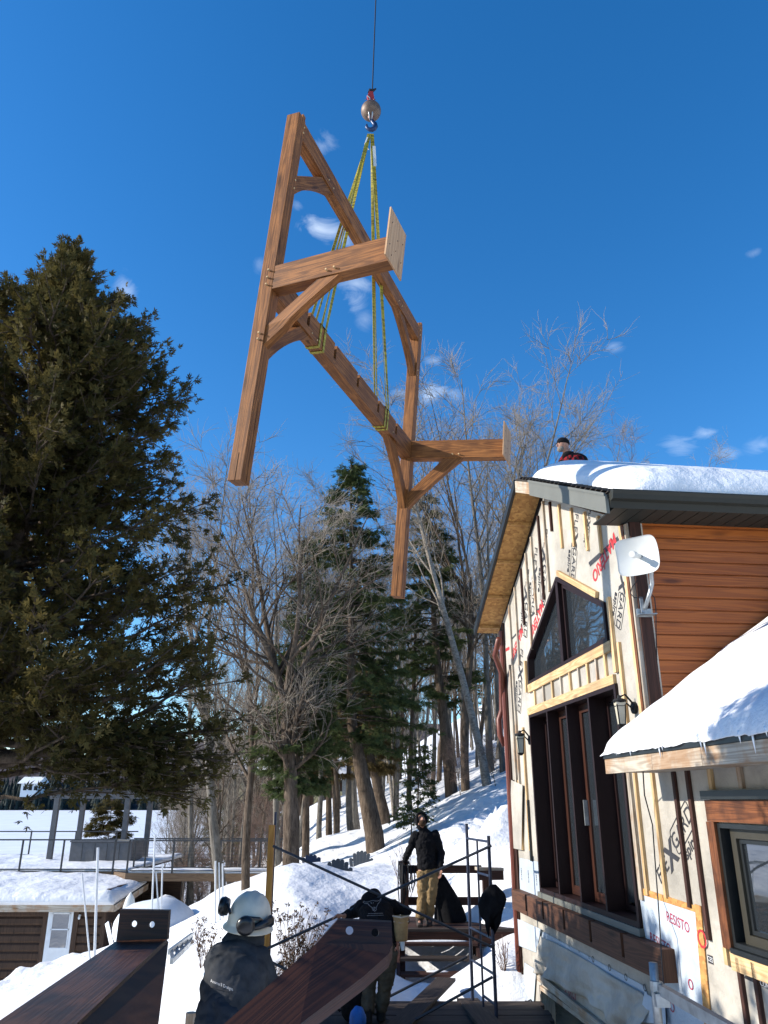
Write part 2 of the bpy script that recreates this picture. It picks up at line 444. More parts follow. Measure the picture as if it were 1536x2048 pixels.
# ------------------------------------------------------------------ terrain
def H(u, v, y):
    p = P(u, v, y); return (p.x, p.y, p.z)
TP = [H(60, 2000, 21), H(60, 1950, 26), H(250, 2040, 15), H(360, 1960, 16), H(400, 2040, 12), H(350, 1850, 24), (-7.2, 29.5, -4.3), (-5.2, 29.5, -3.9), (-6, 32.5, -4.2), (-4.3, 31, -3.4), (-9, 33, -4.8), H(430, 1790, 27), H(330, 1800, 30), H(520, 1770, 25),
      H(450, 1850, 17), H(480, 1810, 17), H(530, 1756, 18), H(640, 1741, 19), H(720, 1736, 20), H(800, 1712, 20), H(560, 1850, 13.5), H(650, 1900, 12.3), H(500, 1950, 12), H(700, 1800, 16), H(600, 1800, 15.5),
      H(450, 1950, 13.2), H(380, 1900, 17), (-2.9, 23, -2.0), H(755, 1700, 25), H(600, 1700, 30), H(700, 1590, 45), H(620, 1615, 45), H(800, 1640, 30), H(880, 1600, 32), H(1000, 1565, 26), H(1000, 1490, 45), H(870, 1540, 52),
      H(900, 1720, 18), H(1000, 1650, 17), H(1000, 1800, 15), H(1000, 1950, 12.5), (.8, 14.2, -2.75), (.8, 12, -3.1), (0, 9, -3.1), (-1, 7, -3.1), (2.2, 8, -3.0), (2.4, 12, -2.8), (3.5, 14.5, -2.0), (5, 17, -.9),
      (-3, 4, -3.3), (-3, 8, -3.2), (-7, 12, -4.2), (-8, 18, -5.0), (-14, 14, -5.2), (-12, 27, -5.7), (-18, 27, -5.9), (-9, 31, -5.2), (-8, 34, -4.6), (-25, 35, -7.2), (-14, 42, -7.3), (-7, 42, -5.2), (-8, 55, -5.6), (-18, 60, -8.6), (-5, 75, -3), (-16, 90, -8.8),
      (15, 30, 5), (20, 45, 8.5), (12, 65, 6.5), (20, 80, 11), (5, 80, 3), (0, 110, 4.5), (15, 120, 12), (45, 60, 20), (50, 110, 28), (-12, 120, -6), (-25, 150, -9), (0, 150, 6), (30, 20, 5), (12, 8, -1), (30, 0, 0), (10, -5, -3), (-10, -5, -4), (-40, 10, -8.8), (-45, 50, -9.2), (-45, 100, -9.5), (-45, 150, -9.5), (50, 150, 34), (-30, 0, -7)]
TP = np.array(TP)
def _rbf(a, b):
    d = np.sqrt(((a[:, None, :] - b[None, :, :]) ** 2).sum(-1) + .8)
    return d
_A = _rbf(TP[:, :2], TP[:, :2]); _n = len(TP)
_Kb = np.zeros((_n + 3, _n + 3)); _Kb[:_n, :_n] = _A + 0.0 * np.eye(_n); _Kb[:_n, _n] = 1; _Kb[:_n, _n + 1:] = TP[:, :2]; _Kb[_n, :_n] = 1; _Kb[_n + 1:, :_n] = TP[:, :2].T
_wt = np.linalg.solve(_Kb, np.concatenate([TP[:, 2], np.zeros(3)]))
def ground_np(xy):
    return _rbf(xy, TP[:, :2]) @ _wt[:_n] + _wt[_n] + xy @ _wt[_n + 1:]
def ground(x, y):
    return float(ground_np(np.array([[x, y]], float))[0])
from mathutils import noise as mn
def bumps(x, y):
    s = 0
    n1 = mn.noise(Vector((x * .55, y * .55, 0))); n2 = mn.noise(Vector((x * 1.9, y * 1.9, 3))); n3 = mn.noise(Vector((x * 6, y * 6, 7)))
    n4 = mn.noise(Vector((x * 11, y * 11, 2))); s = .10 * n1 + .055 * n2 + .022 * n3 + .010 * n4
    # lumpy ploughed snow: in front of the shed and on the bank by the house
    k = max(0, 1 - math.hypot((x + 11) / 4.5, (y - 24) / 4)) ; s += k * (.42 * abs(mn.noise(Vector((x * 1.5, y * 1.5, 9)))) + .25 * abs(n2))
    k = max(0, 1 - math.hypot((x - 3.4) / 3.2, (y - 19) / 5)); s += k * (.9 * abs(mn.noise(Vector((x * 1.5, y * 1.5, 5)))) + .55 * abs(mn.noise(Vector((x * 3.6, y * 3.6, 5)))))
    return s
xs = np.concatenate([np.linspace(-46, -14, 40)[:-1], np.linspace(-14, 8, 170)[:-1], np.linspace(8, 55, 45)])
ys = np.concatenate([np.linspace(-6, 8, 30)[:-1], np.linspace(8, 32, 170)[:-1], np.linspace(32, 60, 60)[:-1], np.linspace(60, 155, 50)])
X, Y = np.meshgrid(xs, ys)
Z = ground_np(np.stack([X.ravel(), Y.ravel()], 1))
Z += np.array([bumps(x, y) for x, y in zip(X.ravel(), Y.ravel())])
def zat(x, y):
    return ground(x, y) + bumps(x, y)
me = bpy.data.meshes.new('snow_ground')
nx, ny = len(xs), len(ys)
me.from_pydata(np.stack([X.ravel(), Y.ravel(), Z], 1).tolist(), [], [(j * nx + i, j * nx + i + 1, (j + 1) * nx + i + 1, (j + 1) * nx + i) for j in range(ny - 1) for i in range(nx - 1)])
me.materials.append(M['snow_ground']); me.polygons.foreach_set('use_smooth', [True] * len(me.polygons))
g = bpy.data.objects.new('snow_ground', me); C.objects.link(g); tag(g, kind='structure')
mb = MB(); mb.face([(-3000, -200, -7.4), (3000, -200, -7.4), (3000, 3500, -7.4), (-3000, 3500, -7.4)])
tag(mb.build('frozen_lake', M['lake']), kind='structure')
# far hills
def hill(name, y0, y1, x0, x1, fn, mat, n=(160, 14), base=-8):
    V = []; Fc = []
    for j in range(n[1] + 1):
        for i in range(n[0] + 1):
            x = x0 + (x1 - x0) * i / n[0]; t = j / n[1]; y = y0 + (y1 - y0) * t
            y += 14 * mn.noise(Vector((x * .01, 0, 2)))
            hh = base + fn(x) * math.sin(t * math.pi / 2) ** .9 + (6 * mn.noise(Vector((x * .05, y * .05, 1))) + 3.5 * mn.noise(Vector((x * .2, y * .2, 4)))) * min(1, t * 3)
            V.append((x, y, hh))
    for j in range(n[1]):
        for i in range(n[0]):
            a = j * (n[0] + 1) + i; Fc.append((a, a + 1, a + n[0] + 2, a + n[0] + 1))
    b = MB(); b.idx(V, Fc); o = b.build(name, mat, smooth=True); tag(o, kind='structure'); return o
hill('far_hills', 640, 900, -900, 900, lambda x: 66 + 16 * math.sin(x * .006 + 1.2) + 8 * mn.noise(Vector((x * .008, 0, 0))), M['hill'])
# conifers along the far shore: one mass nobody could count
rs = random.Random(3); mb = MB()
for k in range(1500):
    x = rs.uniform(-420, 60); y = 640 + rs.uniform(-6, 60) + 14 * mn.noise(Vector((x * .01, 0, 2))); h = rs.uniform(7, 15) * (1 if y < 670 else .8); z = -8 + max(0, (y - 640) * .35)
    r = h * rs.uniform(.16, .26)
    for q in range(3):
        zz = z + h * q * .27; rr = r * (1 - q * .27); n = 6; a0 = rs.random()
        ring = [(x + rr * math.cos(a0 + 6.283 * i / n), y + rr * math.sin(a0 + 6.283 * i / n), zz) for i in range(n)]
        top = (x, y, zz + h * .48)
        for i in range(n): mb.face([ring[i], ring[(i + 1) % n], top])
tag(mb.build('far_shore_wood', M['farwood']), 'dark evergreen wood along the far lake shore', 'wood', kind='stuff')
# ------------------------------------------------------------------ the hanging timber frame
FP = dict(o=(-1.7832, 8.0656, 3.4028), r=(.1388, .0429, 1.1625), wu=.1731, h=.19, L=4.9599, S=4.7918, tt0=4.6809, tt1=4.94, ob0=2.4087, ob1=2.7247, lb0=2.406, lb1=2.7163,
          tn=.1183, No=1.8148, du=-.1045, dw=-.0052, du2=.0556, dw2=-.0039, bn=-.1139, bw=-.0201, su=-.0959, sn=-.0354)
_Rm = (Matrix.Rotation(FP['r'][2], 3, 'Z') @ Matrix.Rotation(FP['r'][1], 3, 'Y') @ Matrix.Rotation(FP['r'][0], 3, 'X'))
def Wf(u, n, w):
    q0 = u; B = u > 2.5
    if n > .5:
        k = n - FP['h']
        u += k * (FP['du2'] if B else FP['du']); w += k * (FP['dw2'] if B else FP['dw'])
    t = q0 / FP['S']
    n += t * FP['bn']; w += t * FP['bw']
    u += w * FP['su']; n += (w - 3) * FP['sn'] * t
    return _Rm @ Vector((u, -n, w)) + Vector(FP['o'])
b_, h_, S_ = FP['wu'], FP['h'], FP['S']
fr = thing('timber_frame', 'large stained timber frame hanging from yellow slings in the sky', 'timber frame', Wf(2.4, .1, 2.5))
def member(name, lo, hi, mat='timber', slots=None, bev=.006):
    """axis-aligned member in frame space lo=(u,n,w) hi=(u,n,w)"""
    mb = MB(); (u0, n0, w0), (u1, n1, w1) = lo, hi
    d = (u1 - u0, n1 - n0, w1 - w0); ax = d.index(max(d))
    if ax == 2: p = [(u0, n0, w0), (u1, n0, w0), (u1, n1, w0), (u0, n1, w0), (u0, n0, w1), (u1, n0, w1), (u1, n1, w1), (u0, n1, w1)]
    elif ax == 0: p = [(u0, n0, w0), (u0, n1, w0), (u0, n1, w1), (u0, n0, w1), (u1, n0, w0), (u1, n1, w0), (u1, n1, w1), (u1, n0, w1)]
    else: p = [(u0, n0, w0), (u0, n0, w1), (u1, n0, w1), (u1, n0, w0), (u0, n1, w0), (u0, n1, w1), (u1, n1, w1), (u1, n1, w0)]
    mb.hexa([Wf(*q) for q in p])
    o = mb.build(name, M[mat], fr, bevel=bev); return o
pa = member('post', (0, 0, 0), (b_, h_, FP['L']))
pb = member('post', (S_, 0, 0), (S_ + b_, h_, FP['L'] + .06))
# cracks (checks) down the foot of each post, dark
for u0, L in ((0, .33), (S_, .5)):
    mb = MB(); mb.hexa([Wf(u0 + a, h_ * .52 + c, z) for z in (.0, L) for a, c in ((-.0015, 0), (.004, 0), (.004, .007), (-.0015, .007))]); mb.build('split', M['void'], pa if u0 == 0 else pb)
    mb = MB(); mb.hexa([Wf(u0 + b_ * .55 + a, h_ + c, z) for z in (.0, L * 3) for a, c in ((0, -.004), (.006, -.004), (.006, .0015), (0, .0015))]); mb.build('split', M['void'], pa if u0 == 0 else pb)
# tenons on the post tops
for u0, L in ((0, FP['L']), (S_, FP['L'] + .06)):
    member('tenon', (u0 + b_ * .62, h_ * .58, L - .02), (u0 + b_ * .98, h_ * .96, L + .07), bev=.003)
top = member('top_beam', (b_ + .002, FP['tn'] * .0 + .035, FP['tt0']), (S_ - .002, h_ - .003, FP['tt1']))
# lower beam with housings cut in it: a prism whose outline carries the slots
def slotted():
    mb = MB(); w0, w1 = FP['lb0'], FP['lb1']; sl_ = [.925, 1.731, 2.519, 3.306, 4.081]; sw = .068; dep = .215; hn = .17
    u0, u1 = b_ + .002, S_ - .002
    def seg(a, b, n0, n1, z0, z1):
        p = [(a, n0, z0), (a, n1, z0), (a, n1, z1), (a, n0, z1), (b, n0, z0), (b, n1, z0), (b, n1, z1), (b, n0, z1)]
        mb.hexa([Wf(*q) for q in p], off=11 + a, L=(b - a))
    prev = u0
    cuts = [(s_ - sw / 2, s_ + sw / 2) for s_ in sl_]
    for a, c in cuts + [(u1, u1)]:
        seg(prev, a, 0, h_, w0, w1)
        if c > a:
            seg(a, c, 0, h_ - hn, w0, w1 - .03); seg(a, c, h_ - hn, h_, w0, w1 - dep)
        prev = c
    return mb.build('slotted_beam', M['timber'], fr)
slotted()
oa = member('outrigger_beam', (0.001, h_ + .001, FP['ob0']), (b_ - .001, FP['No'], FP['ob1']))
obm = member('outrigger_beam', (S_ + .001, h_ + .001, FP['ob0']), (S_ + b_ - .001, FP['No'] + .02, FP['ob1']))
# plywood squares screwed on the outrigger ends
for uo, No in ((0, FP['No']), (S_, FP['No'] + .02)):
    mb = MB(); a, c, z0, z1 = uo - .1245, uo + .346, 2.3924, 2.9814
    mb.hexa([Wf(a, No + .001, z0), Wf(c, No + .001, z0), Wf(c, No + .02, z0), Wf(a, No + .02, z0), Wf(a, No + .001, z1), Wf(c, No + .001, z1), Wf(c, No + .02, z1), Wf(a, No + .02, z1)])
    pl = mb.build('plywood_plate', M['ply'], fr)
    mb = MB()
    for fu, fz in ((.15, .3), (.15, .75), (.5, .35), (.55, .6), (.85, .3), (.85, .7), (.3, .15)):
        c_ = Wf(a + (c - a) * fu, No + .021, z0 + (z1 - z0) * fz); mb.sphere(c_, .007, 6, 4)
    mb.build('screw', M['black'], pl)
# curved knee braces
def brace(pts_outer, pts_inner, axis, t0, t1):
    """outline in a plane of frame space; axis 'n' = plane u-w, 'u' = plane n-w"""
    mb = MB(); poly = pts_outer + pts_inner; N = len(poly)
    def pt(a, w, t): return Wf(a, t, w) if axis == 'n' else Wf(t, a, w)
    V = [pt(a, w, t0) for a, w in poly] + [pt(a, w, t1) for a, w in poly]
    d = Vector((poly[len(pts_outer) - 1][0] - poly[0][0], poly[len(pts_outer) - 1][1] - poly[0][1])).normalized(); o = rnd(0, 30)
    uvp = [(a * d.x + w * d.y + o, -a * d.y + w * d.x + o) for a, w in poly]
    m_ = len(pts_inner); k0 = len(pts_outer)
    # quads between outer and inner for both caps
    i0 = len(mb.v); mb.v.extend([tuple(v) for v in V])
    no = len(pts_outer)
    # resample: outer is 2 points -> fan to inner
    for s_, sgn in ((0, 1), (N, -1)):
        idx = list(range(N))
        f = [i0 + s_ + k for k in idx]; uv = [uvp[k] for k in idx]
        if sgn > 0: f = f[::-1]; uv = uv[::-1]
        mb.f.append(tuple(f)); mb.uv.append(uv); mb.m.append(0)
    per = 0
    for k in range(N):
        j = (k + 1) % N; w_ = (V[j] - V[k]).length
        mb.f.append((i0 + k, i0 + j, i0 + j + N, i0 + k + N)); mb.uv.append([(o + per, o + 3), (o + per + w_, o + 3), (o + per + w_, o + 3.14), (o + per, o + 3.14)]); mb.m.append(0); per += w_
    return mb.build('knee_brace', M['timber'], fr)
def curve_pts(p, q, sag, n=8):
    """arc from p to q, bowing towards the corner side by sag"""
    p = Vector(p); q = Vector(q); d = q - p; nrm = Vector((-d.y, d.x)).normalized(); out = []
    for i in range(n + 1):
        t = i / n; out.append(tuple(p + d * t + nrm * sag * 4 * t * (1 - t)))
    return out
b0, b1 = b_, S_
T0 = FP['tt0']; B0 = FP['lb0']
def kb(ap, wlow, whigh, ab_hi, ab_lo, wb, sg, axis, t0, t1, sag=.075):
    """ap: post face; wlow/whigh on the post; ab_lo far point and ab_hi near point on the beam underside wb"""
    outer = [(ap, whigh), (ab_hi, wb)]
    inner = curve_pts((ab_lo, wb - .0), (ap, wlow), sag * sg)
    return brace(outer, inner, axis, t0, t1)
kb(b0, 3.86, 4.15, .81, 1.15, T0, -1, 'n', .045, .165)
kb(b1, 3.96, 4.22, 4.1, 3.75, T0, 1, 'n', .045, .165)
kb(b0, 1.56, 1.83, .78, 1.10, B0, -1, 'n', .05, .17)
kb(b1, 1.50, 1.83, 4.16, 3.86, B0, 1, 'n', .03, .15)
kb(h_, 1.68, 1.93, .86, 1.17, 2.41, -1, 'u', .02, .125, .03)
kb(h_, 1.52, 1.80, .80, 1.12, 2.41, -1, 'u', S_ + .02, S_ + .125, .03)
# wooden pegs
for pt, d in [(((0, .12, 2.66)), 'u'), ((0, .12, 2.56), 'u'), ((0, .12, 2.465), 'u'), ((0, .125, 1.82), 'u'), ((0, .125, 1.74), 'u'), ((0, .99, 2.47), 'u'), ((0, 1.10, 2.475), 'u'),
              ((S_, .95, 2.46), 'u'), ((S_, 1.06, 2.46), 'u'),
              ((b_ * .8, h_, 4.05), 'n'), ((b_ * .8, h_, 3.93), 'n'), ((b_ * .9, h_, 4.86), 'n'), ((b_ * .9, h_, 4.78), 'n'), ((.95, h_, 4.75), 'n'), ((1.1, h_, 4.74), 'n'), ((3.75, h_, 4.76), 'n'), ((3.9, h_, 4.76), 'n'),
              ((1.05, h_, 2.47), 'n'), ((1.2, h_, 2.46), 'n'), ((S_ + .03, h_, 2.65), 'n'), ((S_ + .03, h_, 2.56), 'n'), ((S_ + .03, h_, 2.47), 'n'), ((3.95, h_, 2.48), 'n'), ((S_ + .06, h_, 4.9), 'n'), ((S_ + .06, h_, 4.8), 'n'), ((S_ + .06, h_, 4.1), 'n'), ((S_ + .06, h_, 4.0), 'n')]:
    u, n, w_ = pt; pr = .036 if d == 'u' else .008
    mb = MB(); e = (u - pr, n, w_) if d == 'u' else (u, n + pr, w_)
    i_ = (u + .01, n, w_) if d == 'u' else (u, n - .01, w_)
    mb.tube([Wf(*i_), Wf(*e)], [.0125, .0115], 8); mb.build('peg', M['pine'], fr)
# ------------------------------------------------------------------ slings, hook, ball, cable
HK = P(741, 268, 9.9)
def strap(poly, wd, acr, mb):
    """ribbon following points; acr: width direction per point"""
    th = .004; n = len(poly); U = 0
    for k in range(n - 1):
        a, b = Vector(poly[k]), Vector(poly[k + 1]); x0, x1 = acr[k], acr[k + 1]; d = (b - a).normalized()
        nr = d.cross(x0).normalized() * th
        mb.hexa([a - x0 * wd[k] / 2, a + x0 * wd[k] / 2, a + x0 * wd[k] / 2 + nr, a - x0 * wd[k] / 2 + nr, b - x1 * wd[k + 1] / 2, b + x1 * wd[k + 1] / 2, b + x1 * wd[k + 1] / 2 + nr, b - x1 * wd[k + 1] / 2 + nr], off=U)
        U += (b - a).length
ud = (Wf(2, 0, 2.5) - Wf(1, 0, 2.5)).normalized()
def sling(us, label, hx):
    t = thing('lifting_sling', label, 'sling', HK, 'yellow slings round the slotted beam')
    for k, uu in enumerate(us):
        e = .006
        A = [HK + Vector((hx + .02 * k, -.03, -.03)), Wf(uu, h_ + e, FP['lb1'] + .02), Wf(uu, h_ + e, FP['lb0'] - e), Wf(uu, -e, FP['lb0'] - e), Wf(uu, -e, FP['lb1'] + .02), HK + Vector((hx + .02 * k, .03, -.03))]
        # twist the long runs a little
        pts = []; wd = []; ac = []
        xd = Vector((1, 0, 0))
        for j in range(10):
            f = j / 10; p = A[0].lerp(A[1], f); p += Vector((0, -.05 * math.sin(f * 3.14), 0)); pts.append(p); an = f * 1.5 * (1 if k else -1)
            d = (xd * (1 - f) + ud * f).normalized(); pts_d = (A[1] - A[0]).normalized(); d = Matrix.Rotation(an * (1 - f) * 2, 3, pts_d) @ d; ac.append(d); wd.append(.045)
        pts += [A[1], A[2], A[3], A[4]]; ac += [ud] * 4; wd += [.05] * 4
        for j in range(1, 11):
            f = j / 10; p = A[4].lerp(A[5], f); pts.append(p); an = (1.3 if k else -.8) * f; d = (ud * (1 - f) + xd * f).normalized(); ac.append(Matrix.Rotation(an, 3, (A[5] - A[4]).normalized()) @ d); wd.append(.045)
        mb = MB(); strap(pts, wd, ac, mb); mb.build('webbing', M['web'], t)
    # black wear pads where the sling turns over the beam edge
    mb = MB(); uu = (us[0] + us[1]) / 2
    for c_ in (Wf(uu, h_ * .5, FP['lb1'] + .006),):
        mb.hexa([Wf(uu - .1, -.01, FP['lb1'] + .001), Wf(uu + .1, -.01, FP['lb1'] + .001), Wf(uu + .1, -.01, FP['lb1'] + .012), Wf(uu - .1, -.01, FP['lb1'] + .012), Wf(uu - .1, h_ + .012, FP['lb1'] + .001), Wf(uu + .1, h_ + .012, FP['lb1'] + .001), Wf(uu + .1, h_ + .012, FP['lb1'] + .012), Wf(uu - .1, h_ + .012, FP['lb1'] + .012)])
    mb.build('wear_pad', M['black'], t)
    return t
s1 = sling((1.26, 1.385), 'yellow sling wrapped round the left end of the slotted beam', -.03)
s2 = sling((3.59, 3.69), 'yellow sling with white tag round the right end of the slotted beam', .015)
mb = MB(); a = P(748, 292, 9.85); b = P(750, 332, 9.8)
mb.beam(a, b, .05, .006, (0, 1, 0)); mb.build('tag', M['white_plastic'], s2)
mb = MB(); mb.tube([P(735, 275, 9.8), P(730, 288, 9.8), P(731, 294, 9.8), P(738, 299, 9.8)], [.012, .012, .012, .01], 6); mb.build('tag', M['white_plastic'], s1)
# overhaul ball with swivel hook
ball = thing('crane_hook', 'brown steel crane ball and hook with red wedge socket, holding the slings', 'crane hook', HK)
BC = P(742, 222, 9.93); br = .172
mb = MB(); mb.sphere(BC, br, 32, 20); mb.build('ball', M['ball_steel'], ball, smooth=True)
mb = MB()
for a0, an in ((Vector((.06, -br * .93, .075)), 0), (Vector((-.075, -br * .85, .095)), 0)):
    mb.tube([BC + a0 * 1.0, BC + a0 * 1.05], .02, 8)
mb.tube([BC + Vector((.0, -.02, -br * .8)), BC + Vector((-.0, -.02, -br - .03))], [.06, .045], 12)
mb.build('collar', M['rust'], ball)
mb = MB()   # shackle bars under the ball
for sx in (-.035, .03):
    mb.tube([BC + Vector((sx, -br * .62, -.05)), BC + Vector((sx * .9, -.09, -br * .9)), BC + Vector((sx * .4, -.03, -br - .07))], .013, 8)
mb.build('swivel', M['galv'], ball, smooth=True)
mb = MB()   # the blue hook
z0 = BC + Vector((-.005, -.02, -br - .02)); pts = [z0]
for k in range(9):
    t = k / 8; an = R(60) - t * R(265); pts.append(z0 + Vector((.035 + .075 * math.cos(an) - .03, 0, -.165 + .085 * math.sin(an))))
mb.tube(pts, [.028, .035, .042, .046, .044, .04, .035, .03, .025, .012], 10); mb.build('hook', M['blue_hook'], ball, smooth=True)
mb = MB()   # red wedge socket
tpz = BC + Vector((.0, 0, br)); s_top = P(744, 172, 9.95)
mb.prism([tpz + Vector(q) for q in ((-.035, -.035, -.01), (.05, -.035, -.01), (.055, -.035, .10), (.035, -.035, .25), (-.025, -.035, .25), (-.075, -.035, .14))], (0, .07, 0)); so_ = mb.build('wedge_socket', M['red_paint'], ball, bevel=.008)
mb = MB(); mb.tube([tpz + Vector((-.065, -.04, .14)), tpz + Vector((-.02, -.045, .08)), tpz + Vector((-.015, -.04, 0))], .009, 6); mb.build('wedge_wire', M['galv'], so_)
mb = MB(); mb.tube([tpz + Vector((-.03, 0, .25)), tpz + Vector((-.02, 0, .30)), tpz + Vector((.025, 0, .29)), tpz + Vector((.085, 0, .34))], [.03, .035, .03, .012], 8); mb.build('cable_end', M['cable'], ball)
ct = P(752, -10, 10.1); dd = (ct - (tpz + Vector((.02, 0, .28))))
mb = MB(); mb.tube([tpz + Vector((.02, 0, .28)), tpz + Vector((.02, 0, .28)) + dd, tpz + Vector((.02, 0, .28)) + dd * 2.6], .0105, 8)
tag(mb.build('crane_cable', M['cable']), 'thin dark steel cable running up from the crane hook', 'cable')
# ------------------------------------------------------------------ the house
X0, TW = 3.39, .113
_k = math.sqrt(1 + TW * TW)
ES = Vector((-TW, 1, 0)) / _k; EO = Vector((-1, -TW, 0)) / _k
def Wl(y, z, o=0.0):
    """point on the gable wall at depth y and height z, o metres proud of it"""
    return Vector((X0 - TW * y, y, z)) + EO * o
def wp(u, v, o=0.0):
    A, B = ratio(u, v); xo = X0 - o * _k; y = xo / (A + TW); return y, B * y
def WP(u, v, o=0.0):
    y, z = wp(u, v, o); return Vector((A_(u, v) * y, y, z))
def A_(u, v): return ratio(u, v)[0]
hs = thing('house', 'house under renovation, gable wrapped in white printed sheeting with strapping', 'house', (2.6, 8, -3))
def wall_poly(mb, pts, o0, o1, mat=0):
    """pts: (y,z) list; slab between offsets o0<o1"""
    mb.prism([Wl(y, z, o0) for y, z in pts], EO * (o1 - o0), mat)
def wbox(mb, y0, y1, z0, z1, o0, o1, mat=0, ax=None):
    p = lambda y, z, o: Wl(y, z, o)
    if ax is None: ax = 'z' if abs(z1 - z0) > abs(y1 - y0) else 'y'
    if ax == 'z': q = [(y0, z0, o0), (y1, z0, o0), (y1, z0, o1), (y0, z0, o1), (y0, z1, o0), (y1, z1, o0), (y1, z1, o1), (y0, z1, o1)]
    else: q = [(y0, z0, o0), (y0, z1, o0), (y0, z1, o1), (y0, z0, o1), (y1, z0, o0), (y1, z1, o0), (y1, z1, o1), (y1, z0, o1)]
    mb.hexa([p(*a) for a in q], mat)
def wboard(mb, p0, p1, wd, o0, o1, mat=0):
    """board lying on the wall between two (y,z) points"""
    a = Vector((p0[0], p0[1])); b = Vector((p1[0], p1[1])); d = (b - a).normalized(); n = Vector((-d.y, d.x)) * wd / 2
    q = [(a - n, o0), (a + n, o0), (a + n, o1), (a - n, o1), (b - n, o0), (b + n, o0), (b + n, o1), (b - n, o1)]
    mb.hexa([Wl(v.x, v.y, o) for v, o in q], mat)
def wtext(s, y, z, size, ang, mat, parent, o=.0035, name='lettering', shear=0, stretch=1, ext=.0008, weight=0):
    """text on the wall; reading direction runs towards the camera's right (-y)"""
    cu = bpy.data.curves.new(name, 'FONT'); cu.body = s; cu.size = size; cu.extrude = ext; cu.shear = shear; cu.offset = weight; cu.align_x = 'CENTER'; cu.align_y = 'CENTER'; cu.resolution_u = 3
    ob = bpy.data.objects.new(name, cu); C.objects.link(ob)
    dg = bpy.context.evaluated_depsgraph_get(); me = bpy.data.meshes.new_from_object(ob.evaluated_get(dg)); bpy.data.objects.remove(ob)
    X_ = -ES; Z_ = Vector((0, 0, 1)); ca, sa = math.cos(ang), math.sin(ang)
    base = Wl(y, z, o) - origin_of(parent)
    for v in me.vertices:
        a, b = v.co.x * stretch, v.co.y
        v.co = base + X_ * (a * ca - b * sa) + Z_ * (a * sa + b * ca) + EO * v.co.z
    me.materials.clear(); me.materials.append(mat)
    o_ = bpy.data.objects.new(name, me); C.objects.link(o_); o_.parent = parent; return o_
# key sizes
YC = 7.56                      # near corner of the tall part
YF = 12.6; PKY, PKZ = 10.1, 4.0
RS = .50                       # roof slope
# door opening and gable window in wall coordinates
dT = (11.36, 1.15); dy0, dy1, dz0, dz1 = 8.22, 11.36, -1.14, 1.15
win = [wp(1060, 1370.6), wp(1058, 1315), wp(1115.4, 1153.6), wp(1212, 1205), wp(1220, 1283.8)]
# right-hand window of the low wing
ry1, rz1 = wp(1438, 1646); _, rz0 = wp(1470, 1893); ry0 = 3.9
# basement door opening
by1, bz1 = wp(1083, 1975)
by0 = 7.9; bz0 = -4.2; bz1 = -2.28
YN = 2.6
def slab_with_holes():
    bm = bmesh.new()
    # wall face cells: build as polygons around the holes by boolean
    mb = MB(); wall_poly(mb, [(YN, -4.5), (YF, -4.5), (YF, PKZ - RS * (YF - PKY)), (PKY, PKZ), (YC, PKZ - RS * (PKY - YC)), (YC, .32), (YN, .32)], -.16, 0)
    o = mb.build('wall', M['wrap'], hs, weld=True)
    cut = MB()
    for pl in ([(dy0, dz0), (dy1, dz0), (dy1, dz1), (dy0, dz1)], win, [(ry0, rz0), (ry1, rz0), (ry1, rz1), (ry0, rz1)], [(by0, bz0), (by1, bz0), (by1, bz1), (by0, bz1)]):
        cut.prism([Wl(y, z, -.4) for y, z in pl], EO * .8)
    co = cut.build('cut', M['wrap'], hs, weld=True)
    for ob_ in (o, co):
        b = bmesh.new(); b.from_mesh(ob_.data); bmesh.ops.recalc_face_normals(b, faces=b.faces); b.to_mesh(ob_.data); b.free()
    md = o.modifiers.new('b', 'BOOLEAN'); md.object = co; md.operation = 'DIFFERENCE'; md.solver = 'EXACT'
    dg = bpy.context.evaluated_depsgraph_get(); me = bpy.data.meshes.new_from_object(o.evaluated_get(dg)); o.modifiers.clear(); o.data = me
    bpy.data.objects.remove(co); return o
wall = slab_with_holes()
# dark inside
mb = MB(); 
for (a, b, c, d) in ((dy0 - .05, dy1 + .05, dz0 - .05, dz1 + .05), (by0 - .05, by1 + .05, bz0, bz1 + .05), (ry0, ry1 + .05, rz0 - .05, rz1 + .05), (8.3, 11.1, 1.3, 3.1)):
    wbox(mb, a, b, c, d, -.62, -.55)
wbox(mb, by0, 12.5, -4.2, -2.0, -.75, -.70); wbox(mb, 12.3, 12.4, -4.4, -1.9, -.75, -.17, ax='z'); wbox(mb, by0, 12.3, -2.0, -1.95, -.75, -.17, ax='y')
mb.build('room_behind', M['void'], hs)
# ------------- strapping (vertical furring strips)
def strip(pu, z0, z1, wd=.05, mat='pine', th=.028):
    mb = MB(); y = pu; wbox(mb, y - wd / 2, y + wd / 2, z0, z1, .002, .002 + th, ax='z'); mb.build('strapping', M[mat], hs)
def roofz(y): return PKZ - RS * abs(y - PKY) - .04
def wz(u, v): return wp(u, v)[1]
mats_ = ['pine', 'pine_grey']
# short upper battens near the corner
for u, v1, m in ((1127, 1096, 'pine'), (1151, 1093, 'pine'), (1178.5, 1101, 'pine'), (1206, 1106, 'pine')):
    y, z = wp(u, v1); strip(y, z, roofz(y), .048, m)
for u, v1 in ((1106, 1062),): 
    y, z = wp(u, v1); strip(y, z, roofz(y), .048, 'trim_brown')
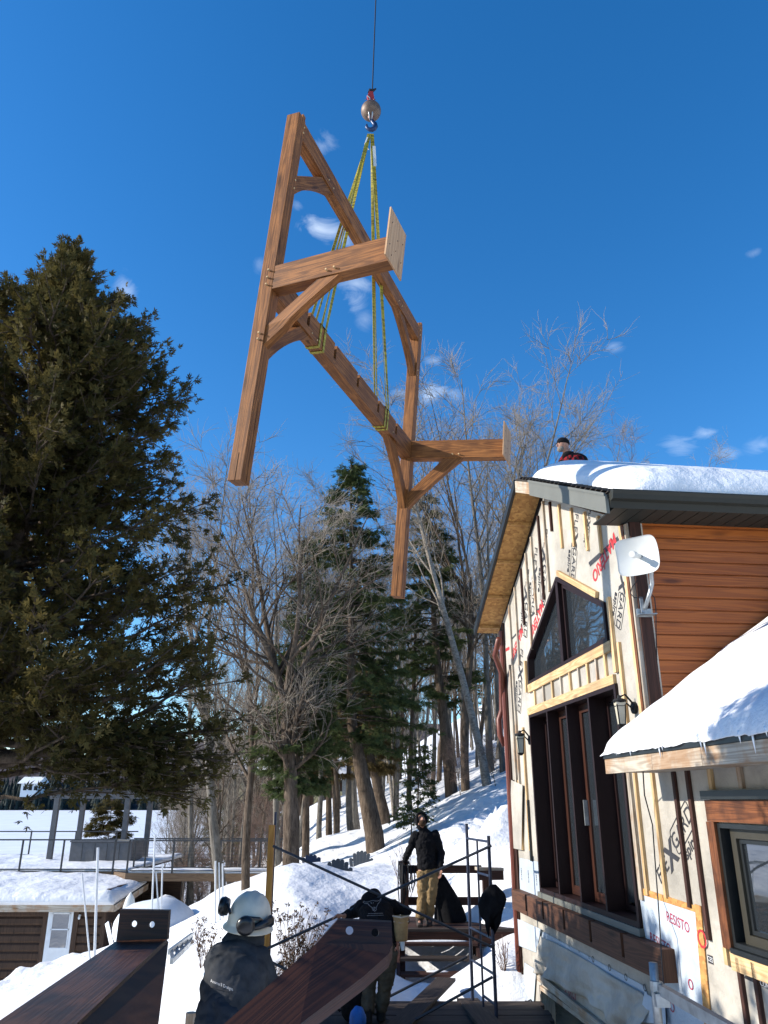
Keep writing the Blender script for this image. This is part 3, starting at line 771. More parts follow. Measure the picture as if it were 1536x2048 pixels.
# long battens left of the window
for k, (u, v, vb) in enumerate(((1010, 1290, 2048), (1023, 1260, 1450), (1034, 1220, 1330), (1046, 1180, 1250), (1057, 1160, 1300), (1068, 1130, 1230), (1082, 1090, 1200), (1092, 1060, 1185))):
    y = wp(u, v)[0]; zb = wp(u + (vb - v) * .06, vb)[1]
    strip(y, zb, roofz(y) - .02, .045, 'pine_grey' if k % 3 else 'redwood')
for u, v0, v1, m in ((1022, 1330, 1690, 'pine_grey'), (1033, 1420, 1600, 'pine_grey'), (1048, 1455, 1700, 'pine'), (1028, 1560, 1795, 'redwood'), (1058, 1600, 1722, 'black_trim'), (1040, 1560, 1700, 'pine')):
    y, z = wp(u, v0); strip(y, wp(u + 8, v1)[1], z, .05, m, .03)
# trim boards round the gable window
mb = MB()
def wb(p0, p1, wd, o0, o1, mat='pine', name='trim_board'):
    m_ = MB(); wboard(m_, wp(*p0), wp(*p1), wd, o0, o1); m_.build(name, M[mat], hs)
wb((1119, 1146), (1198, 1190), .07, .002, .045)
wb((1060, 1378), (1226, 1291), .11, .002, .035)
wb((1060, 1424), (1233, 1358), .10, .002, .038)
wb((1220, 1195), (1236, 1345), .065, .002, .035)
wb((1053, 1322), (1056, 1385), .05, .002, .035)
for k in range(9):
    f = (k + .4) / 9; u = 1064 + f * 158
    y0_, z0_ = wp(u, 1378 - f * 87 + 8); y1_, z1_ = wp(u + 2, 1424 - f * 66 - 4)
    strip(y0_, z1_, z0_, .03 if k % 2 else .045, 'pine_grey' if k % 2 else 'pine', .026)
# corner boards of the tall part
for u, wd, m in ((1252, .055, 'pine'), (1262, .03, 'pine_grey')):
    y = wp(u, 1120)[0]; strip(y, .42, roofz(y), wd, m, .03)
y = 7.60; strip(7.62, .44, roofz(7.6) - .01, .045, 'cedar_trim', .034)
y = wp(1242, 1300)[0]; strip(y, .55, 1.55, .05, 'pine', .03)
# strips beside the sliding door and on the low wing
for u, v, v0, v1, m, wd in ((1262, 1560, 1545, 1800, 'pine_grey', .07), (1274, 1560, 1540, 1790, 'pine', .045), (1309, 1560, 1530, 1795, 'pine', .045), (1352, 1560, 1524, 1815, 'redwood', .045), (1380, 1560, 1522, 1880, 'redwood', .05), (1426, 1560, 1515, 1579, 'pine', .05), (1486, 1560, 1510, 1577, 'pine_grey', .05), (1478, 1900, 1915, 2100, 'redwood', .045), (1520, 1980, 1925, 2100, 'redwood', .045), (1456, 1900, 1895, 1930, 'pine', .05)):
    y = wp(u, v)[0]; z0_ = None
    A, B = ratio(u, v0); z0_ = B * y; z1_ = (lambda vv: ((SP + ((1024 - vv) / F) * CP) / (CP - ((1024 - vv) / F) * SP)) * y)
    strip(y, z1_(v1), z1_(v0), wd, m)
# ------------- gable window
gw = MB()
def frame_poly(pts, wd, o0, o1, mb, mat=0):
    n = len(pts)
    cx = sum(p[0] for p in pts) / n; cz = sum(p[1] for p in pts) / n
    inn = []
    for k in range(n):
        p0, p1, p2 = Vector(pts[k - 1]), Vector(pts[k]), Vector(pts[(k + 1) % n])
        d1 = (p1 - p0).normalized(); d2 = (p2 - p1).normalized()
        n1 = Vector((-d1.y, d1.x)); n2 = Vector((-d2.y, d2.x))
        if n1.dot(Vector((cx, cz)) - p1) < 0: n1 = -n1
        if n2.dot(Vector((cx, cz)) - p1) < 0: n2 = -n2
        bis = (n1 + n2); bis = bis / max(.3, bis.dot(n1)); inn.append(p1 + bis * wd)
    for k in range(n):
        j = (k + 1) % n; a, b, c, d = Vector(pts[k]), Vector(pts[j]), inn[j], inn[k]
        mb.hexa([Wl(a.x, a.y, o0), Wl(d.x, d.y, o0), Wl(d.x, d.y, o1), Wl(a.x, a.y, o1), Wl(b.x, b.y, o0), Wl(c.x, c.y, o0), Wl(c.x, c.y, o1), Wl(b.x, b.y, o1)], mat)
    return [tuple(p) for p in inn]
inn = frame_poly(win, .05, -.12, .03, gw)
W1 = gw.build('window', M['frame_dark'], hs)
my = win[2][0] + .02
mzt = win[2][1] - .03
m2 = MB(); wbox(m2, my - .05, my + .04, win[0][1] + (win[4][1] - win[0][1]) * .4 - .1, mzt, -.11, .025, ax='z'); m2.build('mullion', M['frame_dark'], W1)
m3 = MB(); wall_poly(m3, inn, -.075, -.06); m3.build('pane', M['glass'], W1)
sub = [(inn[3][0] + .0, inn[3][1]), (my - .08, mzt - .09), (my - .08, inn[0][1] + .02), (inn[4][0], inn[4][1])]
m4 = MB(); frame_poly(sub, .035, -.06, -.02, m4); m4.build('sash', M['frame_dark'], W1)
# ------------- sliding door with deep jambs
sd = MB(); frame_poly([(dy0, dz0), (dy1, dz0), (dy1, dz1), (dy0, dz1)], .05, -.30, .035, sd)
D1 = sd.build('patio_door', M['frame_dark'], hs)
n4 = 4; wdt = (dy1 - dy0 - .1) / 4
for k in range(4):
    a = dy0 + .05 + wdt * k; b = a + wdt; oo = -.22 if k in (0, 3) else -.17
    s_ = MB(); st = .10 if k in (1, 2) else .06
    frame_poly([(a, dz0 + .06), (b, dz0 + .06), (b, dz1 - .05), (a, dz1 - .05)], st, oo, oo + .045, s_); s_.build('door_panel', M['frame_dark'] if k in (0, 3) else M['trim_brown'], D1)
    s_ = MB(); wbox(s_, a + st * .8, b - st * .8, dz0 + .14, dz1 - .1, oo + .012, oo + .022); s_.build('pane', M['glass'], D1)
for k in (1, 2, 3):
    s_ = MB(); a = dy0 + .05 + wdt * k; wbox(s_, a - .02, a + .02, dz0 + .02, dz1 - .02, -.24, .03, ax='z'); s_.build('mullion', M['frame_dark'], D1)
s_ = MB(); wbox(s_, dy0 + 1.5, dy0 + 1.525, -.28, .0, -.17 + .05, -.17 + .10, ax='z'); s_.build('handle', M['galv'], D1)
s_ = MB(); wbox(s_, dy0 - .02, dy1 + .06, dz0 - .07, dz0 - .004, -.1, .05, ax='y'); s_.build('sill', M['metal_grey'], D1)
# ------------- right-hand window
cw = MB(); wbox(cw, ry0 - .2, ry1 + .1, rz1 + .01, rz1 + .17, .002, .045, ax='y'); cw.build('trim_board', M['cedar_trim'], hs)
cw = MB(); wbox(cw, ry1 + .0, ry1 + .12, rz0 - .02, rz1 + .008, .002, .045, ax='z'); cw.build('trim_board', M['cedar_trim'], hs)
cw = MB(); wbox(cw, ry0 - .2, ry1 + .1, rz1 + .175, rz1 + .24, .002, .075, ax='y'); cw.build('drip_cap', M['black_trim'], hs)
cw = MB(); wbox(cw, ry0 - .2, ry1 + .06, rz0 - .16, rz0 - .04, .002, .03, ax='y'); cw.build('trim_board', M['pine'], hs)
cw = MB(); frame_poly([(ry0, rz0), (ry1, rz0), (ry1, rz1), (ry0, rz1)], .035, -.12, .02, cw); W2 = cw.build('window', M['black_trim'], hs)
cw = MB(); frame_poly([(ry0 + .03, rz0 + .03), (ry1 - .09, rz0 + .03), (ry1 - .09, rz1 - .035), (ry0 + .03, rz1 - .035)], .07, -.10, -.03, cw); cw.build('frame', M['frame_bronze'], W2)
cw = MB(); frame_poly([(ry0 + .1, rz0 + .105), (ry1 - .165, rz0 + .105), (ry1 - .165, rz1 - .11), (ry0 + .1, rz1 - .11)], .03, -.09, -.05, cw); cw.build('sash', M['black_trim'], W2)
cw = MB(); wbox(cw, ry0 + .1, ry1 - .16, rz0 + .1, rz1 - .1, -.085, -.07); cw.build('pane', M['glass'], W2)
cw = MB(); wbox(cw, ry0 - .1, ry1 + .01, rz0 - .04, rz0 - .004, -.02, .05, ax='y'); cw.build('sill', M['black_trim'], W2)
# ------------- membrane sheet, OSB strip, ledger beam with housings, loose wrap
def sheet(name, pts, o0, mat, th=.003, wav=0):
    m_ = MB(); pp = [Wl(*wp(u, v), o0) for u, v in pts]; m_.prism(pp, EO * th); return m_.build(name, M[mat], hs)
ms_ = sheet('membrane', [(1279, 1783), (1392, 1824), (1409, 1984), (1414, 2075), (1330, 2075), (1290, 1860)], .004, 'membrane')
sheet('membrane', [(1040, 1716), (1078, 1724), (1082, 1783), (1284, 1858), (1285, 1880), (1040, 1790)], .004, 'membrane')
sheet('osb_strip', [(1392, 1808), (1404, 1812), (1428, 2075), (1414, 2075)], .005, 'osb', .009)
sheet('osb_strip', [(1285, 1776), (1392, 1811), (1392, 1824), (1285, 1789)], .005, 'osb', .006)
sheet('membrane', [(1040, 1838), (1290, 1972), (1306, 2010), (1290, 2040), (1040, 1868)], .006, 'membrane')
sheet('osb_strip', [(1088, 1876), (1170, 1920), (1170, 1931), (1086, 1888)], .012, 'osb', .006)
ly1 = wp(1040.6, 1785)[0]; ly0 = wp(1352, 1912)[0]; lz1 = -1.215; lz0 = -1.47
lb = MB(); lo = .006; lt = .13
def lseg(a, b, z0, z1, o0, o1): wbox(lb, a, b, z0, z1, o0, o1, ax='y')
sl2 = [wp(u, v)[0] for u, v in ((1070, 1800), (1106, 1825), (1150, 1850), (1205, 1875), (1272, 1905))]
prev = ly0; sw = .035
for s2_ in sorted(sl2):
    lseg(prev, s2_ - sw, lz0, lz1, lo, lt); lseg(s2_ - sw, s2_ + sw, lz0, lz1, lo, .05); lseg(s2_ - sw, s2_ + sw, lz0, lz0 + .05, .05, lt); prev = s2_ + sw
lseg(prev, ly1, lz0, lz1, lo, lt)
lb.build('ledger_beam', M['ledger'], hs)
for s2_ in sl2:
    m_ = MB(); wbox(m_, s2_ - sw + .002, s2_ + sw - .002, lz0 + .052, lz1 - .003, .052, .060, ax='z'); m_.build('shade_liner', M['trim_brown'], hs)  # dark liner in each slot: the recess shade painted as brown colour
# basement opening frame and boards
m_ = MB(); wboard(m_, wp(1080, 1950), wp(1235, 2075), .09, .01, .06); m_.build('trim_board', M['pine_grey'], hs)
m_ = MB(); frame_poly([(by0, bz0), (by1, bz0), (by1, bz1), (by0, bz1)], .05, -.15, .03, m_); m_.build('door_frame', M['pine_grey'], hs)
# torn wrap hanging in folds below the ledger: a draped sheet
def drape():
    nu, nv = 60, 22; V = []; Fc = []; top = [(1085, 1872), (1120, 1888), (1170, 1915), (1230, 1952), (1290, 1985), (1312, 2010)]; bot = [(1078, 1945), (1100, 1952), (1160, 1985), (1215, 2020), (1250, 2062), (1300, 2075)]
    def ip(arr, t):
        k = min(int(t * (len(arr) - 1)), len(arr) - 2); f = t * (len(arr) - 1) - k; return (arr[k][0] * (1 - f) + arr[k + 1][0] * f, arr[k][1] * (1 - f) + arr[k + 1][1] * f)
    for j in range(nv + 1):
        for i in range(nu + 1):
            t = i / nu; s = j / nv; a = ip(top, t); b = ip(bot, t); u = a[0] + (b[0] - a[0]) * s; v = a[1] + (b[1] - a[1]) * s
            bul = .03 + s * (.05 + .03 * math.sin(t * 37) + .025 * math.sin(t * 17 + s * 3)) + .02 * mn.noise(Vector((t * 9, s * 5, 0)))
            if t > .8: bul += (t - .8) * .6 * s
            y, z = wp(u, v); V.append(Wl(y, z, bul))
    for j in range(nv):
        for i in range(nu):
            a = j * (nu + 1) + i; Fc.append((a, a + 1, a + nu + 2, a + nu + 1))
    m_ = MB(); m_.idx(V, Fc); o = m_.build('torn_wrap', M['wrap'], hs, smooth=True); o.modifiers.new('s', 'SOLIDIFY').thickness = .002
drape()
for pts, oo in (([(1040, 1838), (1087, 1858), (1078, 1905), (1040, 1890)], .035), ([(1052, 1925), (1075, 1940), (1068, 2048), (1046, 2048)], .02), ([(1300, 1985), (1340, 2010), (1345, 2048), (1288, 2044)], .05), ([(1027, 1560), (1050, 1570), (1048, 1700), (1024, 1695)], .036)):
    sheet('wrap_flap', pts, oo, 'membrane' if oo != .036 else 'wrap', .003)
# ------------- printing on the sheeting
K = M['print_black']; RD = M['print_red']
def pt(s, u, v, size, deg, mat=None, **k):
    y, z = wp(u, v); return wtext(s, y, z, size, R(deg), mat or K, wall, **k)
def flexgard(u, v, sc, deg, flip=1):
    """the FLEXGARD aspire print: outlined FLEX, big bold X, GARD in a rounded box, aspire below"""
    y0, z0 = wp(u, v); a = R(deg); ca, sa = math.cos(a), math.sin(a)
    def at(dx, dz): return y0 - (dx * ca - dz * sa) * sc, z0 + (dx * sa + dz * ca) * sc
    for s, dx, dz, sz, wt in (('FLE', -.62, 0, .30, 0), ('X', -.23, -.02, .46, .018), ('GARD', .33, .04, .30, 0), ('aspire', .30, -.25, .22, .004)):
        y, z = at(dx, dz); wtext(s, y, z, sz * sc, a, K, wall, weight=wt * sc)
    # rounded box round GARD
    m_ = MB(); pts = []
    for cx, cz, a0 in ((.66, .17, 0), (.02, .17, 90), (.02, -.09, 180), (.66, -.09, 270)):
        for q in range(5):
            t = R(a0 + q * 22.5); pts.append((cx + .05 * math.cos(t), cz + .05 * math.sin(t)))
    for k in range(len(pts)):
        p, q = pts[k], pts[(k + 1) % len(pts)]; m_2 = (at(*p), at(*q)); wboard(m_, m_2[0], m_2[1], .016 * sc, .0025, .0035)
    m_.build('lettering', K, wall)
flexgard(1352, 1690, .62, 36)
flexgard(1068, 1165, .62, 245); flexgard(1104, 1075, .62, 245) if False else None
flexgard(1088, 1135, .66, 247); flexgard(1052, 1210, .66, 248); flexgard(1040, 1365, .62, 246)
flexgard(1148, 1100, .55, 243); flexgard(1176, 1060, .30, 240); flexgard(1243, 1190, .50, 236)
pt('MATÉRIO', 1208, 1116, .20, 200, RD, stretch=.92, weight=.005)
pt('MATÉRIO', 1073, 1240, .20, 207, RD, stretch=.92, weight=.005)
pt('MATÉRIO', 1034, 1288, .20, 207, RD, stretch=.92, weight=.005)
for (a, b) in (((1178, 1127), (1236, 1075)), ((1180, 1131), (1238, 1079)), ((1058, 1236), (1090, 1208)), ((1022, 1280), (1042, 1258))):
    m_ = MB(); wboard(m_, wp(*a), wp(*b), .03, .0025, .0035); m_.build('lettering', K, wall)
m_ = MB(); wboard(m_, wp(1010, 1305), wp(1016, 1420), .06, .0025, .0035); m_.build('lettering', RD, wall)
m_ = MB(); wboard(m_, wp(1012, 1300), wp(1019, 1296), .05, .0025, .0035); m_.build('lettering', RD, wall)
for u, v in ((1357, 1845), (1322, 1887)): 
    y, z = wp(u, v); wtext('RESISTO', y, z, .115, R(-6), M['print_dkred'], ms_, o=.008, weight=.001)
y, z = wp(1340, 2010); wtext('STO', y, z, .115, R(-6), M['print_dkred'], ms_, o=.012)
y, z = wp(1384, 1970); wtext('O', y, z, .115, R(-6), M['print_dkred'], ms_, o=.012)
for u, v in ((1188, 1919), (1221, 1936), (1254, 1955), (1292, 1976)):
    y, z = wp(u, v); wtext('O', y, z, .09, R(-6), M['print_black'], ms_, o=.012)
for k in range(5):
    y, z = wp(1100 + 20 * k, 1868 + 11.5 * k); wtext('z', y, z, .05, R(-6), M['print_black'], ms_, o=.012)
for k, u in enumerate((1044, 1058, 1074)):
    y, z = wp(u, 1748 + k * 5); wtext('RESISTO', y, z, .045, R(-88), M['print_black'], ms_, o=.009)
y, z = wp(1419, 1918); m_ = MB(); wbox(m_, y - .06, y + .02, z - .03, z + .03, .0025, .0035); m_.build('lettering', K, wall); wtext('CES', y - .02, z, .05, R(-4), M['print_white'], wall, o=.005)
m_ = MB(); wall_poly(m_, [wp(1487, 1955), wp(1500, 1945), wp(1560, 1965), wp(1560, 1990)], .0025, .0035); m_.build('lettering', K, wall)
y, z = wp(1531, 1970); wtext('CON', y, z, .05, R(-4), M['print_white'], wall, o=.006)
y, z = wp(1512, 1935); wtext('MA', y, z, .16, R(172), RD, wall)
y, z = wp(1408, 1880); wtext('O', y, z, .2, R(10), RD, wall, o=.016)
y, z = wp(1142, 1985); wtext('MAT', y, z, .2, R(170), M['print_dkred'], wall, o=.014)
# ------------- roof of the tall part
OH = .38; RX0 = OH; 
def Rf(y, z, x):
    """roof space: x metres right of the rake edge, measured square to the gable wall"""
    return Wl(y, z, OH) - EO * x
EVN, EVF = 7.12, 13.0
def rz(y): return PKZ + .27 - .48 * abs(y - PKY) - (.0 if y < PKY else .06 * (y - PKY))
XR = 9.0
m_ = MB()
for ya, yb in ((EVN, PKY), (PKY, EVF)):
    m_.hexa([Rf(ya, rz(ya), 0), Rf(ya, rz(ya) - .05, 0), Rf(yb, rz(yb) - .05, 0), Rf(yb, rz(yb), 0), Rf(ya, rz(ya), XR), Rf(ya, rz(ya) - .05, XR), Rf(yb, rz(yb) - .05, XR), Rf(yb, rz(yb), XR)])
roof = m_.build('roof', plain('dark_shingle', (.045, .04, .036), .9, 0, .1, .4, 12, .5), hs)
# shingle courses near the bare left edge
m_ = MB()
for k in range(22):
    f = k / 22; y = EVN + .03 + (PKY - EVN - .05) * f
    m_.beam(Rf(y, rz(y) + .006, 0.0), Rf(y, rz(y) + .006, .8), .13, .008, (0, 0, 1))
m_.build('shingle_course', plain('shingle', (.075, .066, .06), .9, 0, .1, .5, 20, .5), roof)
# OSB soffit panels under the rake and lookout bands
for ya, yb in ((EVN + .25, PKY - .02), (PKY + .02, EVF - .03)):
    m_ = MB(); m_.hexa([Rf(ya, rz(ya) - .055, .03), Rf(ya, rz(ya) - .07, .03), Rf(yb, rz(yb) - .07, .03), Rf(yb, rz(yb) - .055, .03), Rf(ya, rz(ya) - .055, OH + .02), Rf(ya, rz(ya) - .07, OH + .02), Rf(yb, rz(yb) - .07, OH + .02), Rf(yb, rz(yb) - .055, OH + .02)]); m_.build('soffit', M['osb'], hs)
for y in (10.75, 11.45, 12.15, 12.8):
    m_ = MB(); m_.beam(Rf(y, rz(y) - .095, .03), Rf(y, rz(y) - .095, OH), .045, .05, (0, 0, 1)); m_.build('lookout', M['osb'], hs)
# rake fascias
m_ = MB(); 
def rake(mb, ya, yb, x0, x1, top, bot, mat=0):
    mb.hexa([Rf(ya, rz(ya) + top, x0), Rf(ya, rz(ya) - bot, x0), Rf(ya, rz(ya) - bot, x1), Rf(ya, rz(ya) + top, x1), Rf(yb, rz(yb) + top, x0), Rf(yb, rz(yb) - bot, x0), Rf(yb, rz(yb) - bot, x1), Rf(yb, rz(yb) + top, x1)], mat)
rake(m_, PKY + .05, EVF, -.02, .02, .03, .09); m_.build('fascia', M['black_trim'], hs)
m_ = MB(); rake(m_, PKY - .62, PKY + .02, -.012, .018, -.02, .19); m_.build('fascia', M['pine_grey'], hs)
m_ = MB(); rake(m_, EVN + .0, PKY - .62, -.022, .012, -.005, .205); m_.build('fascia', M['metal_grey'], hs)
m_ = MB(); rake(m_, EVN + .0, PKY - .62, -.034, -.020, .012, .02); m_.build('drip_edge', M['metal_grey'], hs)
# near eave: gutter along the front
def Fr(x, y, z):   # front space: x right of the rake edge, y depth at the rake line
    return Rf(y, z, x)
m_ = MB()
gz = rz(EVN) + .02; prof = [(0.0, 0.0), (-.10, 0.0), (-.115, -.018), (-.098, -.05), (-.085, -.095), (-.02, -.10), (0, -.165)]
for k in range(len(prof)):
    a = prof[k]; b = prof[(k + 1) % len(prof)]
    m_.face([Rf(EVN + a[0], gz + a[1], .02), Rf(EVN + b[0], gz + b[1], .02), Rf(EVN + b[0], gz + b[1], XR), Rf(EVN + a[0], gz + a[1], XR)])
m_.face([Rf(EVN + a[0], gz + a[1], .02) for a in prof][::-1]); m_.face([Rf(EVN + a[0], gz + a[1], XR) for a in prof])
m_.build('gutter', M['metal_dark'], hs)
# grooved dark soffit of the front eave
m_ = MB(); sy0, sy1 = EVN, YC + .12
for k in range(60):
    x = .06 + k * .15; m_.hexa([Rf(sy0, gz - .15, x), Rf(sy0, gz - .165, x), Rf(sy0, gz - .165, x + .14), Rf(sy0, gz - .15, x + .14), Rf(sy1, gz - .13, x), Rf(sy1, gz - .145, x), Rf(sy1, gz - .145, x + .14), Rf(sy1, gz - .13, x + .14)])
m_.build('soffit', M['metal_dark'], hs)
# ------------- stained board wall facing the camera
m_ = MB(); bh = .127
for k in range(23):
    z = .15 + k * bh; x0 = OH + .02
    a = [(x0, YC + .005), (XR, YC + .005)]
    m_.hexa([Rf(YC, z, x0), Rf(YC + .03, z, x0), Rf(YC + .03, z + bh - .017, x0), Rf(YC + .004, z + bh - .017, x0), Rf(YC, z, XR), Rf(YC + .03, z, XR), Rf(YC + .03, z + bh - .017, XR), Rf(YC + .004, z + bh - .017, XR)])
    m_.hexa([Rf(YC + .026, z + bh - .018, x0), Rf(YC + .03, z + bh - .018, x0), Rf(YC + .03, z + bh, x0), Rf(YC + .026, z + bh, x0), Rf(YC + .026, z + bh - .018, XR), Rf(YC + .03, z + bh - .018, XR), Rf(YC + .03, z + bh, XR), Rf(YC + .026, z + bh, XR)])
m_.build('board_siding', M['siding'], hs)
m_ = MB(); m_.hexa([Rf(YC - .03, .2, OH - .0 + .01), Rf(YC + .02, .2, OH + .01), Rf(YC + .02, .2, OH + .13), Rf(YC - .03, .2, OH + .13), Rf(YC - .03, 2.85, OH + .01), Rf(YC + .02, 2.85, OH + .01), Rf(YC + .02, 2.85, OH + .13), Rf(YC - .03, 2.85, OH + .13)]); m_.build('corner_board', M['redwood'], hs)
# far side wall and front wall of the wing so the house is solid
m_ = MB(); m_.box((0, 0, 0), (1, 1, 1)); m_ = MB()
m_.prism([Wl(YF, -4.5, -.16), Wl(YF, 2.6, -.16), Wl(YF, 2.6, -8), Wl(YF, -4.5, -8)], ES * -.1); m_.build('side_wall', M['wrap'], hs)
# downspouts
m_ = MB(); q = [WP(998, 1278, .3), WP(990, 1310, .28), WP(1003, 1345, .10), WP(1004, 1420, .06), WP(998, 1440, .12), WP(1000, 1470, .12), WP(1010, 1492, .05)]
m_.tube(q, .045, 8); m_.build('downspout', M['rust'], hs, smooth=True)
m_ = MB(); m_.tube([Wl(YF - .03, 2.6, .04), Wl(YF - .03, -4.4, .04)], .045, 8); m_.build('corner_pipe', M['rust'], hs)
# ------------- low wing roof
LO = .5
def Lr(y, x, z): return Wl(y, z, LO) - EO * x        # x metres inward from the eave
ls = .66; ez = .40; LY1 = YC - .03; LY0 = 2.4
m_ = MB(); m_.hexa([Lr(LY0, 0, ez), Lr(LY0, 0, ez - .05), Lr(LY0, 3.4, ez - .05 + 3.4 * ls), Lr(LY0, 3.4, ez + 3.4 * ls), Lr(LY1, 0, ez), Lr(LY1, 0, ez - .05), Lr(LY1, 3.4, ez - .05 + 3.4 * ls), Lr(LY1, 3.4, ez + 3.4 * ls)]); m_.build('wing_roof', M['black_trim'], hs)
m_ = MB(); m_.hexa([Lr(LY0, -.012, ez + .0), Lr(LY0, -.012, ez - .045), Lr(LY0, .02, ez - .045), Lr(LY0, .02, ez), Lr(LY1, -.012, ez), Lr(LY1, -.012, ez - .045), Lr(LY1, .02, ez - .045), Lr(LY1, .02, ez)]); m_.build('drip_edge', M['black_trim'], hs)
segs = [LY1, 6.55, 5.75, 4.6, LY0]
for k in range(4):
    m_ = MB(); a, b = segs[k + 1] + .004, segs[k]
    m_.hexa([Lr(a, .0, ez - .048), Lr(a, .0, ez - .175), Lr(a, .04, ez - .175), Lr(a, .04, ez - .048), Lr(b, 0, ez - .048), Lr(b, 0, ez - .175), Lr(b, .04, ez - .175), Lr(b, .04, ez - .048)]); m_.build('fascia_board', M['pine_grey'] if k != 2 else M['pine_grey'], hs)
m_ = MB(); m_.hexa([Lr(LY0, .04, ez - .165), Lr(LY0, .04, ez - .15), Lr(LY0, LO, ez - .15), Lr(LY0, LO, ez - .165), Lr(LY1, .04, ez - .165), Lr(LY1, .04, ez - .15), Lr(LY1, LO, ez - .15), Lr(LY1, LO, ez - .165)]); m_.build('soffit', M['pine_grey'], hs)
# ------------- snow lying on the two roofs
def snow_slab(name, fn, nu, nv, label):
    """fn(s,t) -> (top point, bottom point); s,t in 0..1"""
    V = []; Fc = []
    for j in range(nv + 1):
        for i in range(nu + 1): V.append(fn(i / nu, j / nv)[0])
    for j in range(nv + 1):
        for i in range(nu + 1): V.append(fn(i / nu, j / nv)[1])
    o = (nu + 1) * (nv + 1)
    for j in range(nv):
        for i in range(nu):
            a = j * (nu + 1) + i; Fc.append((a, a + 1, a + nu + 2, a + nu + 1)); Fc.append((a + o, a + nu + 1 + o, a + nu + 2 + o, a + 1 + o))
    ring = [i for i in range(nu + 1)] + [j * (nu + 1) + nu for j in range(1, nv + 1)] + [nv * (nu + 1) + i for i in range(nu - 1, -1, -1)] + [j * (nu + 1) for j in range(nv - 1, 0, -1)]
    for k in range(len(ring)):
        a, b = ring[k], ring[(k + 1) % len(ring)]; Fc.append((b, a, a + o, b + o))
    m2_ = MB(); m2_.idx(V, Fc); ob = m2_.build(name, M['snow_roof'], smooth=True); tag(ob, label, 'snow', kind='stuff'); return ob
def rnd_edge(d, r): # rounded profile: 0 at edge, 1 inside
    return math.sqrt(max(0, 1 - (1 - min(1, d / r)) ** 2))
def fn1(s, t):
    x = .20 + (XR - .4) * (s ** 1.35); y = EVN + .03 + (EVF - EVN - .4) * t
    xe = .20 + .22 * max(0, .3 - t) + .05 * mn.noise(Vector((y * 2, 0, 0)))
    x = x + (xe - .20) * (1 - s)
    th = .31 + .05 * mn.noise(Vector((x * .5, y * .5, 0))) + .015 * mn.noise(Vector((x * 3, y * 3, 0)))
    e = rnd_edge(x - xe, .55) * rnd_edge(y - EVN - .02, .35) * rnd_edge(EVF - .3 - y, .4)
    rr = rz(y); k = abs(y - PKY); rr -= max(0, .5 - k) ** 2 * .35   # smooth over the ridge
    return Rf(y, rr + .012 + th * e, x), Rf(y, rz(y) + .008, x)
snow_slab('roof_snow', fn1, 110, 70, 'thick rounded snow on the upper house roof')
def fn2(s, t):
    y = LY0 + (LY1 - LY0 + .0) * t; x = -.03 + 3.3 * s
    x += (.035 * mn.noise(Vector((y * 3.5, 0, 5))) + .02 * mn.noise(Vector((y * 12, 0, 5)))) * (1 - s)
    th = .13 + .05 * mn.noise(Vector((x * .8, y * .6, 3))) + .018 * mn.noise(Vector((x * 4, y * 2.4, 3)))
    e = .45 + .55 * rnd_edge(x + .03, .22); e *= (.12 + .88 * rnd_edge(LY1 - y, .18))
    if s == 0: e = .04
    return Lr(y, x, ez + x * ls + .006 + th * e), Lr(y, x, ez + x * ls + .003)
snow_slab('roof_snow', fn2, 70, 120, 'smooth sunlit snow on the low wing roof')
# icicles along the low eave
for k, (yy, L) in enumerate(((7.2, .05), (6.9, .07), (6.35, .11), (6.3, .06), (5.7, .09), (5.65, .13), (5.2, .08), (5.05, .15), (4.9, .06))):
    m_ = MB(); p = Lr(yy, -.02, ez + .02); m_.tube([p, p + Vector((0, 0, -L * .5)), p + Vector((.002, 0, -L))], [.011, .007, .001], 6)
    m_.build('icicle', MATS['ice'] if 'ice' in MATS else glass('ice', (.75, .8, .85), .15), hs, smooth=True)
# ------------- dish, lamps, cable
dish = thing('satellite_dish', 'white square dish antenna on a bent grey pole at the house corner', 'dish antenna', P(1290, 1225, 7.35))
dc = P(1279, 1113, 7.12); nrm = Vector((-.62, -.78, -.12)).normalized(); dx = nrm.cross(Vector((0, 0, 1))).normalized(); dx = -dx if dx.x < 0 else dx; dz = dx.cross(nrm).normalized(); dz = -dz if dz.z < 0 else dz
V = []; Fc = []; n = 24
for layer in (0, 1):
    for j in range(n + 1):
        for i in range(n + 1):
            a = -1 + 2 * i / n; b = -1 + 2 * j / n
            q = (abs(a) ** 5 + abs(b) ** 5) ** .2; m = max(abs(a), abs(b))
            if q > 0: a, b = a * m / q, b * m / q
            V.append(dc + dx * a * .205 + dz * b * .185 + nrm * (.055 * (a * a + b * b) - (.008 if layer else 0)))
o = (n + 1) ** 2
for j in range(n):
    for i in range(n):
        a = j * (n + 1) + i; Fc.append((a, a + 1, a + n + 2, a + n + 1)); Fc.append((a + o, a + n + 1 + o, a + n + 2 + o, a + 1 + o))
ring = [i for i in range(n + 1)] + [j * (n + 1) + n for j in range(1, n + 1)] + [n * (n + 1) + i for i in range(n - 1, -1, -1)] + [j * (n + 1) for j in range(n - 1, 0, -1)]
for k in range(len(ring)): a, b = ring[k], ring[(k + 1) % len(ring)]; Fc.append((a, b, b + o, a + o))
m_ = MB(); m_.idx(V, Fc); m_.build('reflector', M['white_plastic'], dish, smooth=True)
m_ = MB(); fe = dc + nrm * .20 + dx * -.0; m_.tube([dc + nrm * .0, dc + nrm * .13], [.022, .026], 14); m_.tube([dc + nrm * .13, fe], [.034, .030], 14); m_.build('feed', M['white_plastic'], dish, smooth=False)
